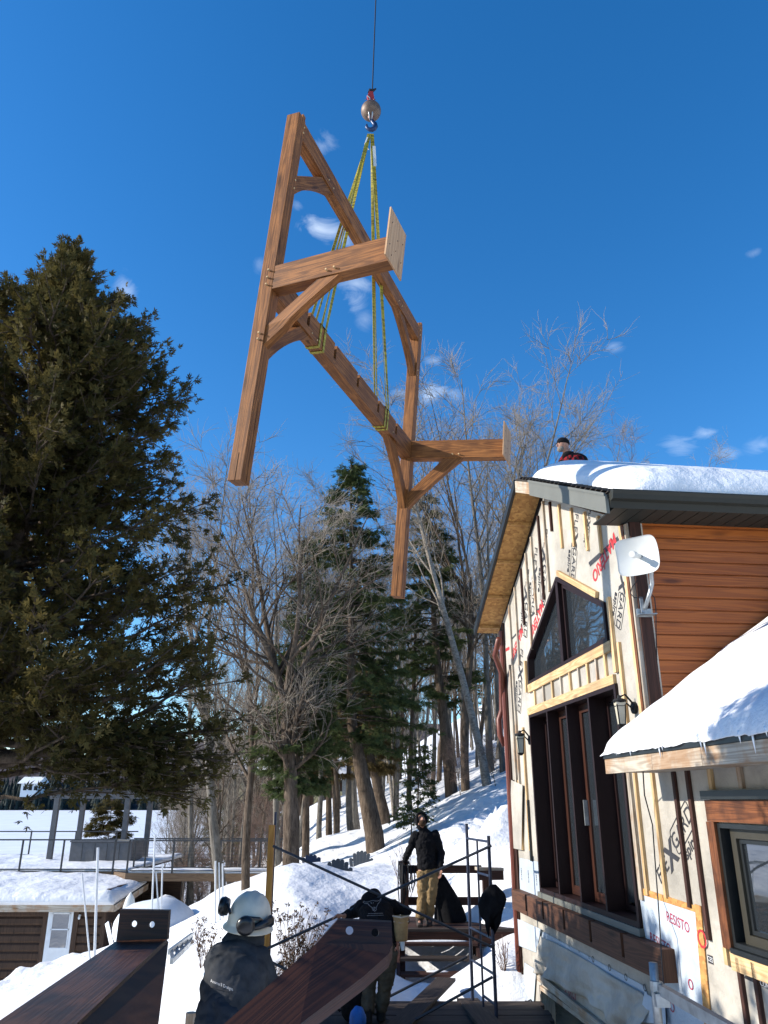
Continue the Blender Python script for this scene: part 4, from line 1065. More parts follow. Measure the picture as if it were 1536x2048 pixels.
m_ = MB(); bk = dc - nrm * .03 + dx * .10; m_.tube([dc - nrm * .02, bk, P(1303, 1150, 7.32), P(1304, 1168, 7.36), P(1300, 1185, 7.38), P(1290, 1218, 7.42)], [.03, .024, .021, .021, .021, .021], 12); m_.build('pole', M['galv'], dish, smooth=True)
m_ = MB(); c = P(1288, 1228, 7.47); m_.box(c - Vector((.07, .012, .03)), c + Vector((.07, .012, .05))); m_.beam(P(1282, 1195, 7.47), P(1286, 1226, 7.42), .03, .02, (0, 1, 0)); m_.beam(c + Vector((-.08, -.05, -.02)), c + Vector((.10, -.05, -.015)), .09, .008, (0, 0, 1)); m_.build('mount', M['galv'], dish)
m_ = MB(); m_.tube([P(1275, 1160, 7.35), P(1264, 1175, 7.35), P(1261, 1187, 7.35), P(1268, 1195, 7.35), P(1285, 1196, 7.4), P(1300, 1185, 7.4), P(1309, 1195, 7.42), P(1312, 1220, 7.5), P(1312, 1260, 7.55), P(1314, 1330, 7.56), P(1315, 1365, 7.56)], .005, 6)
m_.build('wire', M['cable'], dish, smooth=True)
def lamp(u, v, sc, label, o=.16):
    y, z = wp(u, v, o); base = Wl(y, z, 0); t = thing('wall_lantern', label, 'wall lamp', base, 'black wall lanterns on the house')
    c = Wl(y, z, o); 
    m_ = MB(); m_.sphere(c + Vector((0, 0, .13 * sc)), (.075 * sc, .075 * sc, .03 * sc), 12, 6); m_.tube([c + Vector((0, 0, .15 * sc)), c + Vector((0, 0, .19 * sc))], [.025 * sc, .015 * sc], 8)
    for k in range(4):
        a = R(45 + 90 * k); m_.tube([c + Vector((.064 * sc * math.cos(a), .064 * sc * math.sin(a), .12 * sc)), c + Vector((.045 * sc * math.cos(a), .045 * sc * math.sin(a), -.12 * sc))], .008 * sc, 4)
    for zz, r_ in ((.12, .068), (.075, .064), (-.12, .05)):
        pts = [c + Vector((r_ * sc * math.cos(R(45 + 90 * k)), r_ * sc * math.sin(R(45 + 90 * k)), zz * sc)) for k in range(5)]; m_.tube(pts, .008 * sc, 4)
    m_.tube([c + Vector((0, 0, -.12 * sc)), c + Vector((0, 0, -.15 * sc))], [.045 * sc, .02 * sc], 8); m_.build('lantern_frame', M['black'], t)
    m_ = MB(); m_.tube([c + Vector((0, 0, -.115 * sc)), c + Vector((0, 0, .115 * sc))], [.05 * sc, .072 * sc], 4); m_.build('lamp_glass', M['lamp_glass'], t)
    m_ = MB(); bp = Wl(y, z + .06 * sc, .004); m_.tube([bp, Wl(y, z + .06 * sc, .03)], .065 * sc, 12); m_.tube([Wl(y, z + .1 * sc, .02), Wl(y, z + .2 * sc, o * .6), c + Vector((0, 0, .17 * sc))], .011 * sc, 6); m_.tube([Wl(y, z + .03 * sc, .02), Wl(y, z + .10 * sc, o * .5), c + Vector((0, 0, .12 * sc))], .009 * sc, 6); m_.build('wall_bracket', M['black'], t)
    return t
lamp(1240, 1427, .92, 'black lantern with pale glass above the tip of the low snowy roof')
lamp(1040, 1489, 1.0, 'black lantern at far end of the wall left of the patio door')
lamp(1053, 2034, 1.0, 'black lantern low on the wall beside the dark basement doorway')
m_ = MB(); q = []
for u, v, o_ in ((1285, 1528, .3), (1289, 1590, .12), (1305, 1650, .05), (1310, 1720, .04), (1316, 1800, .06), (1320, 1860, .15), (1324, 1930, .16), (1331, 2000, .16), (1336, 2100, .16)): q.append(WP(u, v, o_))
m_.tube(q, .006, 6); tag(m_.build('power_cable', M['cable'], smooth=True), 'thin black cord hanging down the wall over the slotted ledger', 'cord')
# ------------------------------------------------------------------ landing, steps, plank deck, scaffold
def gbox(name, lo, hi, mat, parent, axis=None, bev=0):
    m_ = MB(); m_.box(lo, hi, 0, axis); return m_.build(name, M[mat], parent, bevel=bev)
LZ = -1.98
st = thing('wooden_steps', 'dark wooden landing and open-tread steps where the hooded man stands', 'steps', (.9, 14.2, -3))
for k in range(11):
    y = 14.2 + k * .185; gbox('deck_board', (.05, y, LZ - .04), (2.35 - .02 * k, y + .172, LZ), 'redwood' if k else 'deck', st, 0)
gbox('rim_board', (.2, 14.21, LZ - .25), (2.3, 14.25, LZ - .043), 'trim_brown', st)
gbox('rim_board', (.08, 14.26, LZ - .25), (.12, 16.2, LZ - .043), 'redwood', st)
for k in range(1, 6):
    z = LZ - .17 * k; y = 14.2 - .25 * k
    gbox('tread', (.26, y, z - .04), (1.5, y + .25, z), 'redwood' if k % 2 else 'deck', st, 0)
for x in (.22, 1.50):
    m_ = MB(); m_.beam((x, 14.25, LZ - .18), (x, 12.7, LZ - 1.22), .05, .24, (0, 0, 1)); m_.build('stringer', M['redwood'], st)
for x, y in ((.30, 14.3), (1.45, 14.3), (2.2, 14.3), (.3, 16), (2.2, 16)):
    gbox('footing_post', (x - .045, y - .045, -3.4), (x + .045, y + .045, LZ - .045), 'redwood', st)
# snow caught on the treads
for k, (xa, xb) in ((1, (.3, 1.4)), (3, (.65, 1.0)), (4, (.5, .8)), (5, (.9, 1.3))):
    z = LZ - .17 * k; y = 14.2 - .25 * k; m_ = MB(); m_.sphere(((xa + xb) / 2, y + .2, z + .0), ((xb - xa) / 2, .05, .022), 14, 6); m_.build('snow_patch', M['snow'], st, smooth=True)
# railing at the back of the landing
NX = .36
for x, zt, t_ in ((NX, -1.06, .07), (1.80, -1.13, .06)):
    gbox('newel_post', (x - t_, 15.05 - .02 - t_, LZ), (x + t_, 15.05 + t_, zt), 'redwood', st, bev=.006)
gbox('post_cap', (NX - .09, 14.93, -1.06), (NX + .09, 15.14, -1.03), 'redwood', st)
for z0 in (-1.22, -1.73):
    gbox('rail', (NX + .07, 15.06, z0), (1.74, 15.10, z0 + .13), 'redwood', st, 0)
m_ = MB(); m_.beam((1.62, 14.9, -1.13), (2.1, 15.0, -1.15), .14, .05, (0, 0, 1)); m_.build('post_cap', M['pine_grey'], st)
m_ = MB(); m_.beam((1.64, 14.85, -1.24), (2.1, 14.95, -1.24), .05, .15, (0, 0, 1)); m_.build('rail', M['redwood'], st)
# rope coil slung over the newel
m_ = MB()
for k in range(9):
    a = rnd(-.05, .05); yy = 14.88 - rnd(0, .05); L = rnd(.35, .75); xo = NX + rnd(-.10, .10)
    m_.tube([(xo, 15.0, -1.02), (xo + a * .4, yy, -1.08), (xo + a, yy, -1.1 - L * .5), (xo + a + .03, yy - .01, -1.1 - L), (xo + a + .07, yy, -1.1 - L * .6), (xo + a + .05, yy + .02, -1.07)], .011, 6)
tag(m_.build('rope_coil', M['black'], smooth=True), 'dark rope coil hung over the landing newel post under his hand', 'rope')
# dark tarp bundle standing behind the man
m_ = MB(); V = []; nu, nv = 22, 12
for j in range(nv + 1):
    for i in range(nu):
        t = 2 * math.pi * i / nu; s = j / nv; r_ = (.27 * (1 - s ** 1.7) + .05) * (1 + .13 * math.sin(t * 3 + s * 4) + .07 * math.sin(7 * t)); V.append((1.16 + r_ * math.cos(t) * .8 - .14 * s, 15.0 + r_ * math.sin(t) * .6, LZ + .01 + s * .74))
Fc = [(j * nu + i, j * nu + (i + 1) % nu, (j + 1) * nu + (i + 1) % nu, (j + 1) * nu + i) for j in range(nv) for i in range(nu)]
m_.idx(V, Fc); tag(m_.build('tarp_bundle', M['black_cloth'], smooth=True), 'black tarp bundle standing on the landing behind the man', 'tarp')
# plank deck of the scaffold
PZ = -2.45
pd = thing('plank_deck', 'dark rough plank deck at the foot of the steps', 'deck', (0, 10, PZ))
y = 11.62
for k in range(12):
    wd_ = .235; gbox('plank', (-1.9 + rnd(-.1, .1), y - wd_, PZ - .045 + rnd(-.004, .004)), (2.0 + rnd(-.05, .05), y - .006, PZ + rnd(-.004, .004)), 'deck', pd, 0); y -= .24
def plank(a, b, label, w_=.24, t_=.04, mat='deck', up=(0, 0, 1)):
    m_ = MB(); m_.beam(a, b, w_, t_, up); return tag(m_.build('loose_plank', M[mat], bevel=.004), label, 'plank')
plank(P(775, 2075, 9.9), P(893, 1958, 12.6), 'long grey plank sloping up onto the wooden steps', .27)
plank(P(990, 2062, 9.9), P(935, 2010, 11.8) + Vector((0, 0, .06)), 'short grey plank lying skew on the deck below the blue scaffold', .28)
# scaffold
sc = thing('scaffold', 'dark blue tube scaffold with crossed braces in front of the landing', 'scaffold', (1.3, 11, PZ))
UR = Vector((1.34, 10.7)); UL = Vector((1.155, 11.62))
def up_(x, y, z0, z1, r_, mat='scaf', name='upright'):
    m_ = MB(); m_.tube([(x, y, z0), (x, y, z1)], r_, 10); return m_.build(name, M[mat], sc, smooth=False)
up_(UR.x, UR.y, -2.6, -.43, .022); up_(UL.x, UL.y, -2.6, -.31, .022)
mid = UR.lerp(UL, .52); up_(mid.x, mid.y, -2.44, -.50, .014)
for z, a, b in ((-.50, 0, 1), (-.90, 0, .52), (-1.25, 0, .52), (-1.60, 0, 1), (-1.98, 0, 1), (-2.3, 0, .52)):
    p, q = UR.lerp(UL, a), UR.lerp(UL, b); m_ = MB(); m_.tube([(p.x, p.y, z), (q.x, q.y, z)], .016, 8); m_.build('rung', M['scaf'], sc)
LP = P(536, 1780, 10.9)
def pole_at(v, y): 
    u = 545.7 - (v - 1692) * .071; return P(u, v, y)
for a, b in ((P(545.7, 1692, 10.85), P(989, 1896, 10.68)), (P(533, 1898, 10.85), P(983, 1691, 10.66)), (P(771, 1997, 11.3), P(934, 1914, 11.58)), (P(790, 2062, 10.5), P(985, 1954, 10.66)), (P(532, 1919, 10.85), P(800, 2052, 10.7))):
    m_ = MB(); m_.tube([a, b], .0165, 8); m_.build('cross_brace', M['brace'], sc)
wp_ = thing('wooden_post', 'tall amber wooden post standing left of the crossed braces', 'post', P(528, 1900, 10.95))
m_ = MB(); tp = P(544, 1650, 10.95); m_.beam((tp.x, tp.y, -2.9), tp, .075, .075, (0, 1, 0)); m_.build('shaft', M['pole_wood'], wp_)
m_ = MB(); m_.beam((tp.x + .03, tp.y + .09, -2.7), (tp.x + .03, tp.y + .09, -.15), .03, .03, (0, 1, 0)); m_.build('tube', M['scaf'], wp_)
# guard rail in front of the house, bottom right
gr = thing('guard_rail', 'galvanised clamp rail with short upright at the bottom right corner', 'guard rail', (2, 5, -2))
m_ = MB(); m_.tube([P(1318, 2060, 4.6), P(1306, 1925, 4.6)], .022, 12); m_.build('upright', M['galv'], gr, smooth=True)
m_ = MB(); m_.beam(P(1310, 1972, 4.62), P(1480, 2070, 3.9), .035, .05, (0, 0, 1)); m_.build('rail', M['galv'], gr)
m_ = MB(); m_.tube([P(1312, 1962, 4.58), P(1313, 1980, 4.58)], .032, 10); m_.box(P(1322, 2000, 4.56) - Vector((.03, .02, .03)), P(1322, 2000, 4.56) + Vector((.04, .02, .03))); m_.build('clamp', M['galv'], gr)
# black jacket hung on the scaffold
m_ = MB(); V = []; nu, nv = 26, 16; c0 = P(982, 1768, 10.6)
for j in range(nv + 1):
    s = j / nv
    for i in range(nu):
        t = 2 * math.pi * i / nu; wr = float(np.interp(s, [0, .06, .22, .5, .8, 1], [.03, .06, .12, .155, .13, .05])); wr *= 1 + .16 * math.sin(2 * t + 5 * s) + .10 * math.sin(5 * t + 7 * s) + .05 * math.sin(9 * t)
        V.append((c0.x + .02 - .05 * s + wr * math.cos(t), c0.y - .05 + .45 * wr * math.sin(t), c0.z - s * (.44 + .10 * math.sin(2 * t) + .05 * math.sin(5 * t)) ))
Fc = [(j * nu + i, j * nu + (i + 1) % nu, (j + 1) * nu + (i + 1) % nu, (j + 1) * nu + i) for j in range(nv) for i in range(nu)] + [tuple(range(nu))[::-1], tuple(nv * nu + i for i in range(nu))]
m_.idx(V, Fc); jk = tag(m_.build('hanging_jacket', M['black_cloth'], smooth=True), 'black jacket hung from the scaffold upright beside the landing', 'jacket')
# backpack and blue bag on the plank deck
m_ = MB(); c = P(705, 2012, 10.6); m_.sphere((c.x, c.y, PZ + .26), (.17, .13, .27), 18, 12, fn=lambda p: Vector((p.x * (1 + .1 * math.sin(5 * p.z)), p.y, p.z))); m_.tube([(c.x - .13, c.y - .05, PZ + .40), (c.x - .22, c.y - .06, PZ + .32), (c.x - .21, c.y - .06, PZ + .18), (c.x - .14, c.y - .06, PZ + .12)], .012, 6)
tag(m_.build('backpack', M['black_cloth'], smooth=True), 'black backpack on the plank deck left of the bending man', 'backpack')
m_ = MB(); c = P(712, 2035, 10.1); m_.sphere((c.x + .02, c.y, PZ + .13), (.095, .09, .14), 28, 18, fn=lambda p: p * (1 + .10 * mn.noise(p * 2.3)))
tag(m_.build('cloth_bag', M['blue_cloth'], smooth=True), 'crumpled bright blue bag at the feet of the bending man', 'bag')
# ------------------------------------------------------------------ the two big timbers in the foreground
def with_holes(o, holes, ax, r_):
    for h in holes:
        cb = MB(); cb.tube([h - ax * .2, h + ax * .2], r_, 20); co = cb.build('cut', M['void'], None)
        b = bmesh.new(); b.from_mesh(co.data); bmesh.ops.recalc_face_normals(b, faces=b.faces); b.to_mesh(co.data); b.free()
        co.location = -origin_of(o) + origin_of(o)
        md = o.modifiers.new('b', 'BOOLEAN'); md.object = co; md.operation = 'DIFFERENCE'; md.solver = 'EXACT'
        dg = bpy.context.evaluated_depsgraph_get(); me = bpy.data.meshes.new_from_object(o.evaluated_get(dg)); o.modifiers.clear(); o.data = me; bpy.data.objects.remove(co)
def fixn(o):
    b = bmesh.new(); b.from_mesh(o.data); bmesh.ops.remove_doubles(b, verts=b.verts, dist=1e-5); bmesh.ops.recalc_face_normals(b, faces=b.faces); b.to_mesh(o.data); b.free()
t1 = thing('timber_beam', 'dark stained beam pointing away at bottom left, two peg holes in its end', 'timber beam', P(233, 1881, 4.82))
zt = -.73
A = Vector((-1.48, 4.82, zt)); B = Vector((-1.22, 4.88, zt)); An = Vector((-1.36, 3.19, zt)); Bn = Vector((-1.07, 3.13, zt))
A2 = A + (An - A) * 2.1; B2 = B + (Bn - B) * 2.1
Rf_ = P(337, 1884, 4.9); Rn = P(317, 2048, 3.5); R2 = Rf_ + (Rn - Rf_) * 2.0
m_ = MB(); dn = Vector((0, 0, -.2)); m_.hexa([A + Vector((0, 0, -.12)), Rf_ + Vector((-.02, 0, -.10)), Rf_, B, A2 + Vector((0, 0, -.3)), R2 + Vector((-.05, 0, -.35)), R2, B2], L=4)
# top face as its own strip so the grain follows the beam
m_.hexa([A + Vector((0, 0, -.12)), B + Vector((0, 0, -.004)), B, A, A2 + Vector((0, 0, -.3)), B2 + Vector((0, 0, -.004)), B2, A2], L=4)
m_.build('beam', M['timber_brown'], t1)
pl0 = MB(); a, b, c, d = P(240, 1819, 4.86), P(338, 1821, 4.92), P(334, 1880, 4.9), P(232, 1883, 4.84)
pl0.prism([a, b, c, d], (0, .045, 0)); tn = pl0.build('tenon', M['timber_dark'], t1); fixn(tn)
with_holes(tn, [P(268.3, 1847.5, 4.88), P(303.7, 1849, 4.9)], Vector((-.12, 1, -.12)).normalized(), .0165)
t2 = thing('timber_beam', 'reddish stained beam slanting up across the bottom centre, peg holes at its top', 'timber beam', P(600, 2048, 3.4))
m_ = MB(); q = [P(634, 1886, 3.62), P(785, 1889, 3.70), P(777, 1908, 3.68), P(727, 1953, 3.58), P(600, 2048, 3.38), P(470, 2150, 3.2), P(330, 2150, 3.2), P(455, 2048, 3.38)]
dv = (q[1] - q[4]).normalized()
def uvd(p, d=(P(785, 1889, 3.7) - P(600, 2048, 3.38)).normalized(), o=P(600, 2048, 3.38)):
    r = Vector(p) - o; a = r.dot(d); return (a * .8 + 3.1, (r - d * a).length * 1.1 + 7)
m_.prism(q, (0.0, .12, -.07), uvf=uvd); bm_ = m_.build('beam', M['timber_dark'], t2)
m_ = MB(); q = [P(675, 1840, 3.76), P(783, 1845, 3.80), P(785.5, 1894, 3.76), P(628, 1892, 3.68)]; m_.prism(q, (.0, .06, .0)); tn = m_.build('tenon', M['timber_dark'], t2); fixn(tn)
with_holes(tn, [P(699, 1861, 3.78) , P(750, 1865, 3.8)], Vector((-.03, 1, -.12)).normalized(), .0165)
# ------------------------------------------------------------------ people
def skin_obj(name, nodes, edges, mat, parent=None, sub=1, root=0):
    me = bpy.data.meshes.new(name); L = origin_of(parent) if parent else Vector((0, 0, 0))
    me.from_pydata([tuple(Vector(p) - L) for p, r_ in nodes], edges, [])
    o = bpy.data.objects.new(name, me); C.objects.link(o)
    md = o.modifiers.new('Skin', 'SKIN'); md.use_smooth_shade = True; md.branch_smoothing = .6
    if not me.skin_vertices: me.skin_vertices.new()
    for k, (p, r_) in enumerate(nodes):
        rr = r_ if hasattr(r_, '__len__') else (r_, r_); me.skin_vertices[0].data[k].radius = rr; me.skin_vertices[0].data[k].use_root = (k == root)
    if sub: o.modifiers.new('s', 'SUBSURF').levels = sub; o.modifiers['s'].render_levels = sub
    dg = bpy.context.evaluated_depsgraph_get(); m2 = bpy.data.meshes.new_from_object(o.evaluated_get(dg)); o.modifiers.clear(); o.data = m2; m2.name = name
    m2.materials.clear(); m2.materials.append(mat)
    if parent: o.parent = parent
    return o
def join_mesh(o, mbs):
    """add the faces of MB objects (world coords, smooth) to object o"""
    b = bmesh.new(); b.from_mesh(o.data); L = origin_of(o)
    for mb, mat in mbs:
        if mat.name not in [m.name for m in o.data.materials]: o.data.materials.append(mat)
        mi = [m.name for m in o.data.materials].index(mat.name); vs = [b.verts.new(Vector(v) - L) for v in mb.v]
        for f in mb.f:
            try: fc = b.faces.new([vs[i] for i in f]); fc.smooth = True; fc.material_index = mi
            except ValueError: pass
    b.to_mesh(o.data); b.free()
def head_mb(c, f, up, s=1.0):
    """skull with brow, nose, lips, chin, ears, eyes; f = facing direction"""
    f = Vector(f).normalized(); up = Vector(up); up = (up - f * up.dot(f)).normalized(); r = f.cross(up)
    mb = MB(); T = lambda x, y, z: c + (r * x + f * y + up * z) * s
    def fn(p):
        x, y, z = p
        if z < 0: k = 1 + z * .28; x *= k
        if z < -.2 and y > 0: y *= 1 + .08
        if z < -.3 and y < 0: y *= 1 + (z + .3) * .8
        if y > .55 and abs(x) < .3: 
            if -.30 < z < .05: y += .10 * (1 - abs(x) / .3)
            if .05 < z < .28: y -= .05
        return Vector((x, y, z))
    tmp = MB(); tmp.sphere((0, 0, 0), 1, 24, 18, fn=fn)
    mb.idx([T(x * .076, y * .096, z * .118) for x, y, z in tmp.v], tmp.f)
    nz_ = MB(); nz_.tube([T(0, .088, .025), T(0, .108, -.012), T(0, .114, -.028), T(0, .092, -.036)], [.010 * s, .014 * s, .017 * s, .010 * s], 8); mb.idx(nz_.v, nz_.f)
    for sx in (-1, 1):
        e = MB(); e.sphere((0, 0, 0), 1, 10, 8); mb.idx([T(sx * .077 + x * .008, y * .019 - .005, z * .031 - .008) for x, y, z in e.v], e.f)
    l = MB(); l.sphere((0, 0, 0), 1, 10, 6); mb.idx([T(x * .026, .088 + y * .008, -.058 + z * .009) for x, y, z in l.v], l.f)
    ey = MB()
    for sx in (-1, 1):
        e = MB(); e.sphere((0, 0, 0), 1, 10, 8); ey.idx([T(sx * .030 + x * .014, .080 + y * .010, .012 + z * .010) for x, y, z in e.v], e.f)
    return mb, ey, T
def hand_mb(w_, d, pn, curl=.5, s=1.0, side=1):
    """hand starting at wrist w_, fingers along d, palm normal pn"""
    d = Vector(d).normalized(); pn = Vector(pn); pn = (pn - d * pn.dot(d)).normalized(); a = d.cross(pn) * side
    mb = MB(); mb.tube([w_ - d * .01, w_ + d * .03 * s, w_ + d * .065 * s, w_ + d * .092 * s], [.024 * s, .034 * s, .036 * s, .030 * s], 10)
    V = [Vector(v) for v in mb.v]; mb.v = [tuple(v - pn * (v - w_).dot(pn) * .45) for v in V]
    for k, (off, L) in enumerate(((-.027, .068), (-.009, .078), (.010, .073), (.027, .058))):
        p = w_ + d * .085 * s + a * off * s; pts = [p]; dd = d.copy()
        for q, fl in enumerate((.42, .33, .25)):
            dd = (Matrix.Rotation(-curl * (.5 + .35 * q + .08 * k) * side, 3, a * side) @ dd) if False else (dd * math.cos(curl * .6) + pn * math.sin(curl * .6) * 1.0).normalized() if q == 0 else (dd + pn * curl * .7).normalized()
            pts.append(pts[-1] + dd * L * fl * s)
        mb.tube(pts, [.0095 * s, .009 * s, .008 * s, .006 * s], 7)
    p = w_ + d * .025 * s - a * .028 * s; mb.tube([p, p + (-a * .7 + d * .6 + pn * .2).normalized() * .035 * s, p + (-a * .7 + d * .6).normalized() * .03 * s + (d + pn * .5).normalized() * .035 * s], [.013 * s, .011 * s, .008 * s], 7)
    return mb
def limb(a, b, n, r0, r1, mid=None):
    out = []
    for i in range(n + 1):
        t = i / n; out.append((Vector(a).lerp(Vector(b), t), r0 + (r1 - r0) * t))
    return out
def etube(mb, pts, rads, xd, n=18):
    """closed tube with elliptical rings; first radius lies along xd"""
    pts = [Vector(p) for p in pts]; xd = Vector(xd).normalized(); i0 = len(mb.v)
    for k, p in enumerate(pts):
        d = (pts[min(k + 1, len(pts) - 1)] - pts[max(k - 1, 0)]).normalized(); x = (xd - d * xd.dot(d)).normalized(); y = d.cross(x)
        r_ = rads[k] if hasattr(rads[k], '__len__') else (rads[k], rads[k])
        for j in range(n):
            t = 2 * math.pi * j / n; mb.v.append(tuple(p + x * r_[0] * math.cos(t) + y * r_[1] * math.sin(t)))
    for k in range(len(pts) - 1):
        for j in range(n):
            a = i0 + k * n + j; b = i0 + k * n + (j + 1) % n; mb.f.append((a, b, b + n, a + n)); mb.uv.append([(0, 0)] * 4); mb.m.append(0)
    mb.f.append(tuple(i0 + j for j in range(n))[::-1]); mb.uv.append([(0, 0)] * n); mb.m.append(0)
    e = i0 + (len(pts) - 1) * n; mb.f.append(tuple(e + j for j in range(n))); mb.uv.append([(0, 0)] * n); mb.m.append(0)
def solid(name, mb, mat, parent, vox=.012, it=3, fold=0.0, fs=.1):
    """melt closed overlapping shapes into one continuous surface"""
    o = mb.build(name, mat, parent)
    b = bmesh.new(); b.from_mesh(o.data); bmesh.ops.recalc_face_normals(b, faces=b.faces); b.to_mesh(o.data); b.free()
    md = o.modifiers.new('r', 'REMESH'); md.mode = 'VOXEL'; md.voxel_size = vox; md.use_smooth_shade = True
    md = o.modifiers.new('s', 'SMOOTH'); md.iterations = it; md.factor = .6
    if fold:
        tx = bpy.data.textures.new('fold', 'CLOUDS'); tx.noise_scale = fs; tx.noise_depth = 2
        md = o.modifiers.new('f', 'DISPLACE'); md.texture = tx; md.strength = fold; md.mid_level = .5; md.texture_coords = 'LOCAL'
    if fold:
        tx = bpy.data.textures.new('crease', 'CLOUDS'); tx.noise_scale = fs * .38; tx.noise_depth = 1; md = o.modifiers.new('g', 'DISPLACE'); md.texture = tx; md.strength = fold * .42; md.mid_level = .5; md.texture_coords = 'LOCAL'
    dg = bpy.context.evaluated_depsgraph_get(); me = bpy.data.meshes.new_from_object(o.evaluated_get(dg)); o.modifiers.clear(); o.data = me; me.name = name
    me.materials.clear(); me.materials.append(mat); me.polygons.foreach_set('use_smooth', [True] * len(me.polygons)); return o
def figure(label, J, mats, face, headup, opts):
    """J: joints. One continuous body; jacket, trousers, boots over it"""
    root = thing('person', label, 'person', J['anL'] * .5 + J['anR'] * .5 - Vector((0, 0, .08)))
    V = {k: Vector(v) for k, v in J.items()}; xd = V['shL'] - V['shR']; up = (V['neck'] - V['pel']).normalized(); bl = opts.get('bulk', 1.0)
    mb = MB(); pel, ch, nk, hd_ = V['pel'], V['chest'], V['neck'], V['head']; sm = (V['shL'] + V['shR']) / 2
    etube(mb, [pel - up * .06, pel, pel.lerp(ch, .5), ch, sm, nk, hd_ - (hd_ - nk) * .2], [(.13, .10), (.14, .11), (.13, .10), (.155, .11), (.13, .08), (.058, .058), (.055, .055)], xd)
    for sd in 'LR':
        sh, el, wr = V['sh' + sd], V['el' + sd], V['wr' + sd]; etube(mb, [sh, el, wr], [.050, .040, .027], up); mb.sphere(sh, .055, 12, 8); mb.sphere(el, .040, 10, 8)
        hp, kn, an = V['hip' + sd], V['kn' + sd], V['an' + sd]; to = opts.get('toe', Vector((0, -.16, -.05))); etube(mb, [hp + Vector((0, 0, .05)), hp.lerp(kn, .4), kn, kn.lerp(an, .35), an], [.085, .082, .055, .055, .038], xd); mb.sphere(kn, .057, 10, 8); etube(mb, [an + Vector((0, 0, .02)), an + to * .4, an + to * .7], [.030, .026, .018], xd)
    hm, ey, T = head_mb(hd_, face, headup)
    for q in (hm,):
        i0 = len(mb.v); mb.v += q.v; mb.f += [tuple(a + i0 for a in f) for f in q.f]; mb.uv += q.uv; mb.m += q.m
    body = solid('body', mb, M['skin'], root, .009, 2)
    add = [(ey, M['black'])]
    for sd in 'LR':
        if opts.get('hand' + sd): d, pn, cu = opts['hand' + sd]; add.append((hand_mb(V['wr' + sd], d, pn, cu, 1.0, 1 if sd == 'L' else -1), M['skin']))
    join_mesh(body, add)
    # jacket
    mb = MB(); hm_ = opts.get('hem', (.18, .14)); ws = opts.get('waist', (.175, .135))
    etube(mb, [pel - up * .02, pel + up * .03, pel.lerp(ch, .5), ch, sm + up * .01, sm.lerp(nk, .6), nk + up * .015], [(hm_[0] * .93, hm_[1] * .93), hm_, ws, (.195 * bl, .145 * bl), (.165 * bl, .105 * bl), (.10, .085), (.075, .075)], xd, 24)
    for sd in 'LR':
        s_, e_, w__ = V['sh' + sd], V['el' + sd], V['wr' + sd]; etube(mb, [s_, s_.lerp(e_, .5), e_, e_.lerp(w__, .5), w__ - (w__ - e_).normalized() * .015], [.082 * bl, .072 * bl, .064, .058, .044], up); mb.sphere(s_, .084 * bl, 14, 10); mb.sphere(e_, .066, 12, 8)
    jk_ = solid('jacket', mb, mats['jacket'], root, .011, 3, opts.get('fold', .035), .075)
    mb = MB(); etube(mb, [pel - up * .10, pel - up * .02, pel + up * .06], [(.155, .12), (.165, .13), (.15, .12)], xd)
    for sd in 'LR':
        h__, k_, a_ = V['hip' + sd], V['kn' + sd], V['an' + sd]; etube(mb, [h__ + Vector((0, 0, .02)), h__.lerp(k_, .3), h__.lerp(k_, .7), k_, k_.lerp(a_, .5), a_ + Vector((0, 0, .035))], [.112, .108, .092, .084, .080, .078], xd); mb.sphere(k_, .084, 12, 8)
    tr = solid('trousers', mb, mats['trousers'], root, .012, 3, .04, .085)
    for sd in 'LR':
        a_ = V['an' + sd]; to = opts.get('toe', Vector((0, -.16, -.05))); mb = MB(); etube(mb, [a_ + Vector((0, 0, .09)), a_ + Vector((0, 0, .02)), a_ + Vector((0, 0, -.07))], [.062, .058, .055], xd); etube(mb, [a_ - to * .25 + Vector((0, 0, -.045)), a_ + to * .4 + Vector((0, 0, -.03)), a_ + to * 1.05 + Vector((0, 0, 0))], [(.045, .04), (.05, .045), (.045, .03)], xd)
        solid('boot', mb, mats['boot'], root, .009, 2)
    return root, body, jk_, tr, T
# --- 1 the man on the landing, looking up
gy = 14.62
def Q(u, v, y=gy): return P(u, v, y)
J = dict(pel=Q(856, 1736), chest=Q(851, 1683), neck=Q(846, 1660), head=Q(842, 1643), shL=Q(870, 1670), elL=Q(883, 1706, gy - .03), wrL=Q(881, 1738, gy - .12), shR=Q(831, 1672), elR=Q(819, 1699, gy + .05), wrR=Q(808, 1724, 14.95),
         hipL=Q(866, 1745), knL=Q(862, 1795, gy - .08), anL=Q(858, 1841, gy + .02), hipR=Q(846, 1745), knR=Q(845, 1794, gy - .04), anR=Q(839, 1842, gy - .1))
r1, bd, jk1, tr1, T = figure('bearded man in black hoodie on the landing, looking up, hand on the post', J, dict(jacket=M['black_cloth'], trousers=M['tan_cloth'], boot=M['deck']), (.25, -.80, .62), (-.1, .5, .8),
    dict(handR=((-.35, -.1, -.6), (0, 0, -1), .6), handL=((-.08, -.1, -1), (-.5, -.4, 0), .45), hem=(.185, .15)))
bm2 = MB(); e = MB(); e.sphere((0, 0, 0), 1, 14, 10); bm2.idx([T(x * .068, .055 + y * .052, -.072 + z * .058) for x, y, z in e.v], e.f); b_o = bm2.build('beard', M['beard'], r1, smooth=True)
hd = MB(); e = MB(); e.sphere((0, 0, 0), 1, 20, 14); hd.idx([T(x * .105 * (1 + .04 * math.sin(9 * z)), -.030 + (y * .105 if y < 0 else y * .085), .035 + z * .118) for x, y, z in e.v], e.f)
